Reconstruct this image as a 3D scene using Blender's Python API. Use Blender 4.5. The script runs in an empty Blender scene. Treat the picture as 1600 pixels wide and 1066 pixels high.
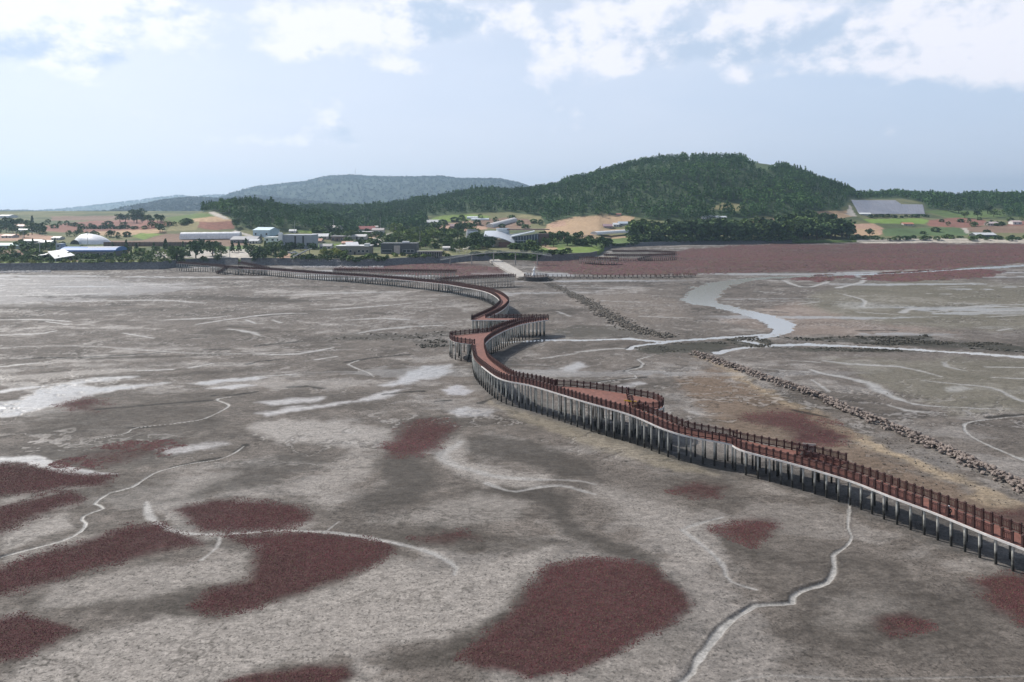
import bpy, bmesh, math, random
import numpy as np
from mathutils import Vector, Matrix
random.seed(7)
rng = np.random.default_rng(11)
SC = bpy.context.scene
COL = SC.collection
R = math.radians
# ------------------------------------------------------------------ camera
F = 1142.0          # focal length in pixels of the 1600 px wide photograph
H = 35.0            # camera height over the mud
HY = 325.0          # pixel row of the horizon
cam = bpy.data.cameras.new('camera')
cam.sensor_width = 36.0
cam.lens = 36.0 * F / 1600.0
cam.shift_y = -(533.0 - HY) / 1600.0
cam.clip_start = 0.5
cam.clip_end = 60000.0
camo = bpy.data.objects.new('camera', cam)
COL.objects.link(camo)
camo.location = (0, 0, H)
camo.rotation_euler = (R(90), 0, 0)
SC.camera = camo
# ------------------------------------------------------------------ sun, sky, exposure
SUN_AZ = -52.0      # degrees from straight ahead, negative = left
SUN_EL = 44.0
SUN_E = 5.0
SKY_S = 0.065
SC.view_settings.view_transform = 'Standard'
SC.view_settings.look = 'None'
SC.view_settings.exposure = 0.12
SC.view_settings.gamma = 1.0
SC.render.engine = 'CYCLES'
SC.cycles.use_denoising = True
SC.cycles.max_bounces = 6
SC.cycles.diffuse_bounces = 2
SC.cycles.glossy_bounces = 2
SC.cycles.transparent_max_bounces = 4
SC.cycles.volume_bounces = 0
sl = bpy.data.lights.new('sun', 'SUN')
sl.energy = SUN_E
sl.angle = R(0.5)
sl.color = (1.0, 0.955, 0.89)
so = bpy.data.objects.new('sun', sl)
COL.objects.link(so)
sd = Vector((math.sin(R(SUN_AZ)) * math.cos(R(SUN_EL)), math.cos(R(SUN_AZ)) * math.cos(R(SUN_EL)), math.sin(R(SUN_EL))))
so.rotation_euler = sd.to_track_quat('Z', 'Y').to_euler()
so.location = (0, 0, 300)

world = bpy.data.worlds.new('World')
SC.world = world
world.use_nodes = True


def build_sky():
    nt = world.node_tree
    nt.nodes.clear()
    N = nt.nodes.new
    L = nt.links.new

    def math_(op, a, b=None, c=None, clamp=False):
        n = N('ShaderNodeMath')
        n.operation = op
        n.use_clamp = clamp
        for i, v in enumerate((a, b, c)):
            if v is None:
                continue
            if isinstance(v, (int, float)):
                n.inputs[i].default_value = v
            else:
                L(v, n.inputs[i])
        return n.outputs[0]

    def sstep(v, lo, hi):
        n = N('ShaderNodeMapRange')
        n.interpolation_type = 'SMOOTHSTEP'
        L(v, n.inputs[0])
        n.inputs[1].default_value = lo
        n.inputs[2].default_value = hi
        return n.outputs[0]

    def mixc(f, a, b):
        n = N('ShaderNodeMix')
        n.data_type = 'RGBA'
        if isinstance(f, (int, float)):
            n.inputs[0].default_value = f
        else:
            L(f, n.inputs[0])
        for s, v in ((6, a), (7, b)):
            if isinstance(v, tuple):
                n.inputs[s].default_value = (*v, 1)
            else:
                L(v, n.inputs[s])
        return n.outputs[2]

    out = N('ShaderNodeOutputWorld')
    bg = N('ShaderNodeBackground')
    sky = N('ShaderNodeTexSky')
    sky.sky_type = 'NISHITA'
    sky.sun_disc = False
    sky.sun_elevation = R(SUN_EL)
    sky.sun_rotation = R(SUN_AZ)
    sky.altitude = 40
    sky.air_density = 1.0
    sky.dust_density = 3.2
    sky.ozone_density = 3.0
    bg.inputs['Strength'].default_value = SKY_S
    tc = N('ShaderNodeTexCoord')
    sep = N('ShaderNodeSeparateXYZ')
    L(tc.outputs['Generated'], sep.inputs[0])
    az = math_('ARCTAN2', sep.outputs[0], sep.outputs[1])
    el = math_('ARCSINE', sep.outputs[2])

    def noise(scale, sx, sy, off, detail, rough=0.55, da=0.0, de=0.0):
        cx = N('ShaderNodeCombineXYZ')
        L(math_('MULTIPLY_ADD', az, sx, off + da), cx.inputs[0])
        L(math_('MULTIPLY_ADD', el, sy, off * 0.37 + de), cx.inputs[1])
        n = N('ShaderNodeTexNoise')
        n.noise_dimensions = '2D'
        n.inputs['Scale'].default_value = scale
        n.inputs['Detail'].default_value = detail
        n.inputs['Roughness'].default_value = rough
        L(cx.outputs[0], n.inputs['Vector'])
        return n.outputs[0]

    def blobs(lst):
        tot = None
        for (px, py, wx, wy, s) in lst:
            u, v = (px - 800) / F, (HY - py) / F
            a0 = math.atan(u)
            e0 = math.atan(v * math.cos(a0))
            dx = math_('MULTIPLY', math_('SUBTRACT', az, a0), F / wx)
            dy = math_('MULTIPLY', math_('SUBTRACT', el, e0), F / wy)
            r2 = math_('ADD', math_('MULTIPLY', dx, dx), math_('MULTIPLY', dy, dy))
            g = math_('MULTIPLY', math_('EXPONENT', math_('MULTIPLY', r2, -1.0)), s)
            tot = g if tot is None else math_('ADD', tot, g)
        return tot

    clouds = [(60, 20, 150, 46, 1.0), (215, 35, 55, 55, 0.8), (80, 85, 120, 22, .6),
              (460, 30, 130, 42, .95), (460, 78, 95, 16, .8), (660, 20, 110, 40, .95), (695, 28, 85, 32, .7), (625, 106, 52, 15, .95),
              (895, 60, 75, 62, 1.0), (960, 105, 80, 18, .55), (1100, 15, 220, 42, .95), (1150, 70, 210, 36, 1.0),
              (1440, 55, 130, 52, 1.0), (1560, 40, 110, 60, 1.05), (1200, 118, 90, 10, .5), (815, 20, 22, 20, .6),
              (530, 206, 46, 26, 1.0), (400, 222, 85, 15, .85), (590, 228, 70, 12, .7),
              (-250, 30, 200, 60, 1.0), (1900, 20, 250, 60, 1.0)]
    n1 = noise(9.0, 1.0, 1.55, 3.1, 8.0, 0.56)
    mass = blobs(clouds)
    n1b = noise(9.0, 1.0, 1.55, 3.1, 8.0, 0.56, -.016, .014)
    relief = math_('MULTIPLY', math_('SUBTRACT', n1b, n1), 3.6)
    dens = math_('ADD', mass, math_('MULTIPLY', math_('SUBTRACT', n1, 0.5), 2.8))
    cover = sstep(dens, 0.40, 1.10)
    # the bases of the clouds are in their own shade: lower density side, measured further up
    shade_b = blobs([(690, 30, 85, 34, 1.1), (60, 82, 130, 30, .75), (1120, 70, 230, 36, 1.0), (900, 20, 30, 22, .3),
                     (1390, 85, 100, 18, .5), (300, 15, 60, 25, .35), (545, 216, 28, 14, .7), (1000, -300, 400, 100, .6)])
    n2 = noise(7.0, 1.0, 1.7, 9.4, 6.0, 0.55)
    shade = sstep(math_('ADD', math_('ADD', shade_b, math_('MULTIPLY', math_('SUBTRACT', n2, 0.5), 1.2)), relief), 0.1, 1.15)
    k = 1.0 / SKY_S
    white = tuple(c * k for c in (0.97, 0.96, 1.03))
    grey = tuple(c * k for c in (0.52, 0.63, 0.80))
    cloudc = mixc(shade, white, grey)
    # pale humid air towards the horizon
    hz = sstep(el, 0.62, 0.16)
    side = sstep(az, 0.75, -0.62)
    hum = mixc(side, tuple(c * k for c in (0.63, 0.76, 0.96)), tuple(c * k for c in (0.80, 0.865, 1.02)))
    low = mixc(side, tuple(c * k for c in (0.72, 0.81, 0.97)), tuple(c * k for c in (0.93, 0.935, 1.03)))
    hum = mixc(sstep(el, 0.17, -0.01), hum, low)
    base = mixc(math_('MULTIPLY_ADD', hz, 0.72, 0.12), sky.outputs[0], hum)
    veil = sstep(noise(3.0, 0.6, 2.0, 5.0, 4.0), 0.35, 0.8)
    base = mixc(math_('MULTIPLY', veil, 0.18), base, white)
    fin = mixc(math_('MULTIPLY', cover, 0.86), base, cloudc)
    L(fin, bg.inputs['Color'])
    L(bg.outputs[0], out.inputs['Surface'])


build_sky()


# ------------------------------------------------------------------ small tools
def gp(px, py, z=0.0):
    """the point at height z that the photograph shows at (px, py)"""
    Y = F * (H - z) / (py - HY)
    return Vector(((px - 800.0) * Y / F, Y, z))


def sm(a, b, v):
    t = np.clip((v - a) / (b - a), 0, 1)
    return t * t * (3 - 2 * t)


def _hash(ix, iy, seed):
    h = (ix.astype(np.int64) * 374761393 + iy.astype(np.int64) * 668265263 + seed * 1442695041) & 0x7fffffff
    h = ((h ^ (h >> 13)) * 1274126177) & 0x7fffffff
    h = h ^ (h >> 16)
    return (h & 0xffff) / 65535.0


def vnoise(x, y, seed=0):
    ix, iy = np.floor(x), np.floor(y)
    fx, fy = x - ix, y - iy
    fx = fx * fx * fx * (fx * (fx * 6 - 15) + 10)
    fy = fy * fy * fy * (fy * (fy * 6 - 15) + 10)
    a, b = _hash(ix, iy, seed), _hash(ix + 1, iy, seed)
    c, d = _hash(ix, iy + 1, seed), _hash(ix + 1, iy + 1, seed)
    return (a * (1 - fx) + b * fx) * (1 - fy) + (c * (1 - fx) + d * fx) * fy


def fbm(x, y, octv=4, seed=0, gain=0.5):
    s, a, t = 0.0, 1.0, 0.0
    for i in range(octv):
        s = s + a * vnoise(x * (2.03 ** i) + 17.3 * i, y * (2.03 ** i) - 9.7 * i, seed + i * 31)
        t += a
        a *= gain
    return s / t


def in_poly(x, y, pts):
    """signed distance, positive inside, arrays x, y"""
    d2 = np.full(x.shape, 1e18)
    ins = np.zeros(x.shape, bool)
    n = len(pts)
    for i in range(n):
        x0, y0 = pts[i]
        x1, y1 = pts[(i + 1) % n]
        ex, ey = x1 - x0, y1 - y0
        l2 = ex * ex + ey * ey + 1e-12
        t = np.clip(((x - x0) * ex + (y - y0) * ey) / l2, 0, 1)
        d2 = np.minimum(d2, (x - x0 - t * ex) ** 2 + (y - y0 - t * ey) ** 2)
        if abs(y1 - y0) > 1e-9:
            c = ((y0 > y) != (y1 > y)) & (x < (x1 - x0) * (y - y0) / (y1 - y0) + x0)
            ins ^= c
    d = np.sqrt(d2)
    return np.where(ins, d, -d)


def pl_dist(x, y, pts, wid):
    """distance to a polyline divided by its local half width"""
    best = np.full(x.shape, 1e9)
    for i in range(len(pts) - 1):
        x0, y0 = pts[i]
        x1, y1 = pts[i + 1]
        ex, ey = x1 - x0, y1 - y0
        l2 = ex * ex + ey * ey + 1e-12
        t = np.clip(((x - x0) * ex + (y - y0) * ey) / l2, 0, 1)
        d = np.sqrt((x - x0 - t * ex) ** 2 + (y - y0 - t * ey) ** 2)
        w = wid[i] + (wid[i + 1] - wid[i]) * t
        best = np.minimum(best, d / np.maximum(w, 1e-6))
    return best


def smooth_line(pts, step):
    """Catmull-Rom through pts (list of tuples), resampled at about step"""
    P = [np.array(p, float) for p in pts]
    P = [2 * P[0] - P[1]] + P + [2 * P[-1] - P[-2]]
    out = []
    for i in range(1, len(P) - 2):
        p0, p1, p2, p3 = P[i - 1:i + 3]
        n = max(2, int(np.linalg.norm(p2 - p1) / step * 3))
        for k in range(n):
            t = k / n
            out.append(0.5 * ((2 * p1) + (-p0 + p2) * t + (2 * p0 - 5 * p1 + 4 * p2 - p3) * t * t + (-p0 + 3 * p1 - 3 * p2 + p3) * t ** 3))
    out.append(P[-2])
    return resample(out, step)


def resample(out, step):
    out = np.array(out, float)
    d = np.concatenate([[0], np.cumsum(np.linalg.norm(np.diff(out, axis=0), axis=1))])
    n = max(2, int(round(d[-1] / step)) + 1)
    s = np.linspace(0, d[-1], n)
    return np.stack([np.interp(s, d, out[:, k]) for k in range(out.shape[1])], 1)


def mesh_np(name, verts, faces, smooth=False):
    """mesh from numpy arrays; faces (n,3) or (n,4)"""
    me = bpy.data.meshes.new(name)
    nv, (nf, k) = len(verts), faces.shape
    me.vertices.add(nv)
    me.vertices.foreach_set('co', np.ascontiguousarray(verts, np.float32).ravel())
    me.loops.add(nf * k)
    me.loops.foreach_set('vertex_index', np.ascontiguousarray(faces, np.int32).ravel())
    me.polygons.add(nf)
    me.polygons.foreach_set('loop_start', np.arange(0, nf * k, k, dtype=np.int32))
    me.polygons.foreach_set('loop_total', np.full(nf, k, np.int32))
    me.polygons.foreach_set('use_smooth', np.full(nf, smooth))
    me.update(calc_edges=True)
    return me


def attr_col(me, name, rgb):
    a = me.attributes.new(name, 'FLOAT_COLOR', 'POINT')
    c = np.ones((len(rgb), 4), np.float32)
    c[:, :3] = rgb
    a.data.foreach_set('color', c.ravel())


def attr_f(me, name, v):
    a = me.attributes.new(name, 'FLOAT', 'POINT')
    a.data.foreach_set('value', np.asarray(v, np.float32))


def put(name, me, m=None, parent=None, loc=None):
    o = bpy.data.objects.new(name, me)
    COL.objects.link(o)
    if m is not None:
        me.materials.clear()
        me.materials.append(m)
    if parent is not None:
        o.parent = parent
    if loc is not None:
        o.location = loc
    return o


def tag(o, label=None, cat=None, group=None, kind=None):
    if label:
        o['label'] = label
    if cat:
        o['category'] = cat
    if group:
        o['group'] = group
    if kind:
        o['kind'] = kind
    return o


def thing(name, label, cat, loc=(0, 0, 0), rz=0.0, group=None):
    o = bpy.data.objects.new(name, None)
    o.empty_display_size = 0.3
    COL.objects.link(o)
    o.location = loc
    o.rotation_euler = (0, 0, rz)
    return tag(o, label, cat, group)


class MB:
    """collects shapes; build() links them as ONE mesh object"""

    def __init__(s):
        s.v, s.f = [], []

    def add(s, vs, fs):
        b = len(s.v)
        s.v += [tuple(v) for v in vs]
        s.f += [tuple(b + i for i in f) for f in fs]
        return s

    def box(s, c, d, rz=0.0, taper=1.0):
        hx, hy, hz = d[0] / 2, d[1] / 2, d[2] / 2
        ca, sa = math.cos(rz), math.sin(rz)
        vs = []
        for z, k in ((-hz, 1.0), (hz, taper)):
            for x, y in ((-hx, -hy), (hx, -hy), (hx, hy), (-hx, hy)):
                x, y = x * k, y * k
                vs.append((c[0] + x * ca - y * sa, c[1] + x * sa + y * ca, c[2] + z))
        return s.add(vs, [(3, 2, 1, 0), (4, 5, 6, 7), (0, 1, 5, 4), (1, 2, 6, 5), (2, 3, 7, 6), (3, 0, 4, 7)])

    def bar(s, a, b, w, h=None, up=(0, 0, 1)):
        a, b = Vector(a), Vector(b)
        h = h or w
        d = (b - a).normalized()
        x = d.cross(Vector(up))
        if x.length < 1e-4:
            x = Vector((1, 0, 0))
        x.normalize()
        y = x.cross(d)
        vs = []
        for p in (a, b):
            for i, j in ((-1, -1), (1, -1), (1, 1), (-1, 1)):
                vs.append(p + x * (i * w / 2) + y * (j * h / 2))
        return s.add(vs, [(0, 1, 2, 3), (7, 6, 5, 4), (0, 4, 5, 1), (1, 5, 6, 2), (2, 6, 7, 3), (3, 7, 4, 0)])

    def tube(s, pts, rad, n=8, cap=True):
        pts = [Vector(p) for p in pts]
        rr = rad if isinstance(rad, (list, tuple)) else [rad] * len(pts)
        rings, vs, fs = [], [], []
        for i, p in enumerate(pts):
            d = (pts[min(i + 1, len(pts) - 1)] - pts[max(i - 1, 0)]).normalized()
            x = d.cross(Vector((0.02, 1, 0.03)))
            if x.length < 1e-3:
                x = d.cross(Vector((1, 0, 0)))
            x.normalize()
            y = d.cross(x)
            for k in range(n):
                t = 2 * math.pi * k / n
                vs.append(p + (x * math.cos(t) + y * math.sin(t)) * rr[i])
        for i in range(len(pts) - 1):
            for k in range(n):
                fs.append((i * n + k, i * n + (k + 1) % n, (i + 1) * n + (k + 1) % n, (i + 1) * n + k))
        if cap:
            fs.append(tuple(range(n - 1, -1, -1)))
            fs.append(tuple((len(pts) - 1) * n + k for k in range(n)))
        return s.add(vs, fs)

    def prism(s, poly, z0, z1):
        n = len(poly)
        a = sum(poly[i][0] * poly[(i + 1) % n][1] - poly[(i + 1) % n][0] * poly[i][1] for i in range(n))
        if a < 0:
            poly = poly[::-1]
        vs = [(p[0], p[1], (p[2] if len(p) > 2 else 0) + z0) for p in poly] + [(p[0], p[1], (p[2] if len(p) > 2 else 0) + z1) for p in poly]
        fs = [tuple(range(n - 1, -1, -1)), tuple(range(n, 2 * n))]
        fs += [(i, (i + 1) % n, n + (i + 1) % n, n + i) for i in range(n)]
        return s.add(vs, fs)

    def mesh(s, name, smooth=False):
        me = bpy.data.meshes.new(name)
        me.from_pydata(s.v, [], s.f)
        if smooth:
            me.polygons.foreach_set('use_smooth', np.full(len(s.f), True))
        me.update()
        return me

    def build(s, name, m, parent=None, loc=None, smooth=False):
        return put(name, s.mesh(name, smooth), m, parent, loc)


# ------------------------------------------------------------------ materials
def mat(name, col, rough=0.8, var=0.25, scale=3.0, metal=0.0, bump=0.0, col2=None, detail=5.0, attr=None, spec=0.5):
    m = bpy.data.materials.new(name)
    m.use_nodes = True
    nt = m.node_tree
    b = nt.nodes['Principled BSDF']
    b.inputs['Roughness'].default_value = rough
    b.inputs['Metallic'].default_value = metal
    b.inputs['Specular IOR Level'].default_value = spec
    tc = nt.nodes.new('ShaderNodeTexCoord')
    n = nt.nodes.new('ShaderNodeTexNoise')
    n.inputs['Scale'].default_value = scale
    n.inputs['Detail'].default_value = detail
    n.inputs['Roughness'].default_value = 0.62
    nt.links.new(tc.outputs['Object'], n.inputs['Vector'])
    mr = nt.nodes.new('ShaderNodeMapRange')
    mr.inputs[1].default_value = 0.3
    mr.inputs[2].default_value = 0.7
    nt.links.new(n.outputs[0], mr.inputs[0])
    mx = nt.nodes.new('ShaderNodeMix')
    mx.data_type = 'RGBA'
    nt.links.new(mr.outputs[0], mx.inputs[0])
    if attr:
        a = nt.nodes.new('ShaderNodeAttribute')
        a.attribute_name = attr
        for s, k in ((6, 1 - var), (7, 1 + var)):
            v = nt.nodes.new('ShaderNodeVectorMath')
            v.operation = 'SCALE'
            nt.links.new(a.outputs['Color'], v.inputs[0])
            v.inputs['Scale'].default_value = k
            nt.links.new(v.outputs[0], mx.inputs[s])
    else:
        mx.inputs[6].default_value = (*[c * (1 - var) for c in col], 1)
        mx.inputs[7].default_value = (*(col2 or [min(1, c * (1 + var)) for c in col]), 1)
    nt.links.new(mx.outputs[2], b.inputs['Base Color'])
    if bump:
        bp = nt.nodes.new('ShaderNodeBump')
        bp.inputs['Strength'].default_value = bump
        bp.inputs['Distance'].default_value = 0.1
        nt.links.new(n.outputs[0], bp.inputs['Height'])
        nt.links.new(bp.outputs[0], b.inputs['Normal'])
    return m


# ------------------------------------------------------------------ tidal flat: what lies where, traced in photo pixels
RED = {  # seepweed patches on the near flat: outline, density
    'small dark red seepweed patch on pale mud left of the boardwalk bend': ([(600, 700), (622, 690), (632, 676), (648, 662), (668, 655), (690, 657), (706, 664), (692, 677), (684, 697), (655, 712), (615, 711)], 1.0),
    'red seepweed patch at the left edge, highest of the four there': ([(-60, 730), (50, 725), (100, 737), (178, 744), (162, 758), (100, 765), (40, 771), (-60, 772)], .95),
    'narrow red seepweed tongue at the left edge below the highest patch': ([(-60, 810), (60, 780), (112, 774), (122, 784), (60, 806), (20, 822), (-60, 850)], 1.0),
    'long red seepweed tongue sloping up from the left edge': ([(-80, 915), (60, 870), (140, 845), (200, 825), (240, 820), (300, 837), (316, 847), (240, 862), (170, 884), (90, 907), (40, 920), (-80, 945)], 1.0),
    'oval seepweed patch above the curved silt channel': ([(282, 797), (340, 784), (420, 782), (468, 792), (484, 808), (440, 823), (370, 831), (320, 827), (303, 813)], .85),
    'wide fan of red seepweed below the curved silt channel': ([(365, 838), (440, 832), (530, 832), (600, 848), (620, 858), (580, 880), (530, 905), (460, 930), (390, 950), (330, 957), (303, 947), (330, 922), (385, 905), (403, 872), (415, 852)], 1.0),
    'red seepweed patch low on the left edge': ([(-80, 985), (40, 960), (90, 973), (122, 985), (80, 1007), (20, 1027), (-80, 1040)], 1.0),
    'red seepweed patch cut by the bottom edge': ([(325, 1075), (400, 1052), (470, 1038), (530, 1037), (549, 1050), (515, 1072), (480, 1100), (330, 1110)], 1.0),
    'largest red seepweed patch, near the bottom centre': ([(868, 890), (910, 882), (960, 878), (1020, 888), (1060, 922), (1078, 950), (1040, 982), (980, 1012), (900, 1050), (840, 1057), (760, 1042), (730, 1022), (785, 983), (840, 930)], 1.0),
    'thin seepweed patch between two creeks right of centre': ([(1105, 826), (1165, 813), (1207, 807), (1213, 820), (1187, 848), (1160, 838)], .5),
    'faint seepweed smudge left of the boardwalk piles': ([(1055, 766), (1095, 753), (1135, 760), (1122, 774), (1085, 777)], .5),
    'ring of sparse seepweed on the right foreground mud': ([(1372, 968), (1420, 957), (1452, 972), (1450, 985), (1400, 997), (1380, 988)], .55),
    'red seepweed patch at the right edge below the boardwalk': ([(1522, 905), (1570, 893), (1600, 898), (1660, 905), (1680, 970), (1600, 975), (1556, 952), (1540, 925)], .85),
    'blurred red seepweed patch between the boardwalk and the rock dike': ([(1160, 648), (1230, 640), (1290, 655), (1335, 682), (1300, 697), (1250, 692), (1230, 670)], .55),
    'brown seepweed fringe beside the white wet pool': ([(97, 630), (130, 621), (168, 630), (150, 641), (108, 640)], .5),
    'sparse seepweed trail beside the silt channel': ([(655, 842), (720, 833), (745, 843), (700, 852), (670, 850)], .35),
    'scattered brown seepweed above the left creek': ([(95, 722), (180, 698), (292, 688), (262, 703), (150, 727)], .28),
    'reddish seepweed on the sand beside the near boardwalk': ([(1530, 800), (1595, 793), (1650, 812), (1650, 838), (1580, 818)], .4),
}
RED_FAR = {
    'broad red seepweed meadow in front of the wooded shore': ([(846, 424), (835, 409), (900, 402), (1000, 404), (1075, 389), (1200, 383), (1340, 381), (1700, 381), (1900, 384), (1900, 402), (1600, 411), (1450, 419), (1300, 425), (1150, 426), (1060, 429), (900, 429)], .8),
    'red seepweed strip behind the winding stream': ([(1345, 436), (1380, 426), (1500, 421), (1570, 425), (1545, 433), (1400, 440)], .7),
    'small red seepweed island in the stream loop': ([(1235, 436), (1290, 431), (1335, 433), (1275, 440)], .6),
    'reddish salt plants left of the concrete causeway': ([(520, 417), (640, 413), (740, 411), (785, 421), (792, 431), (700, 430), (600, 426), (530, 423)], .5),
}
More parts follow.
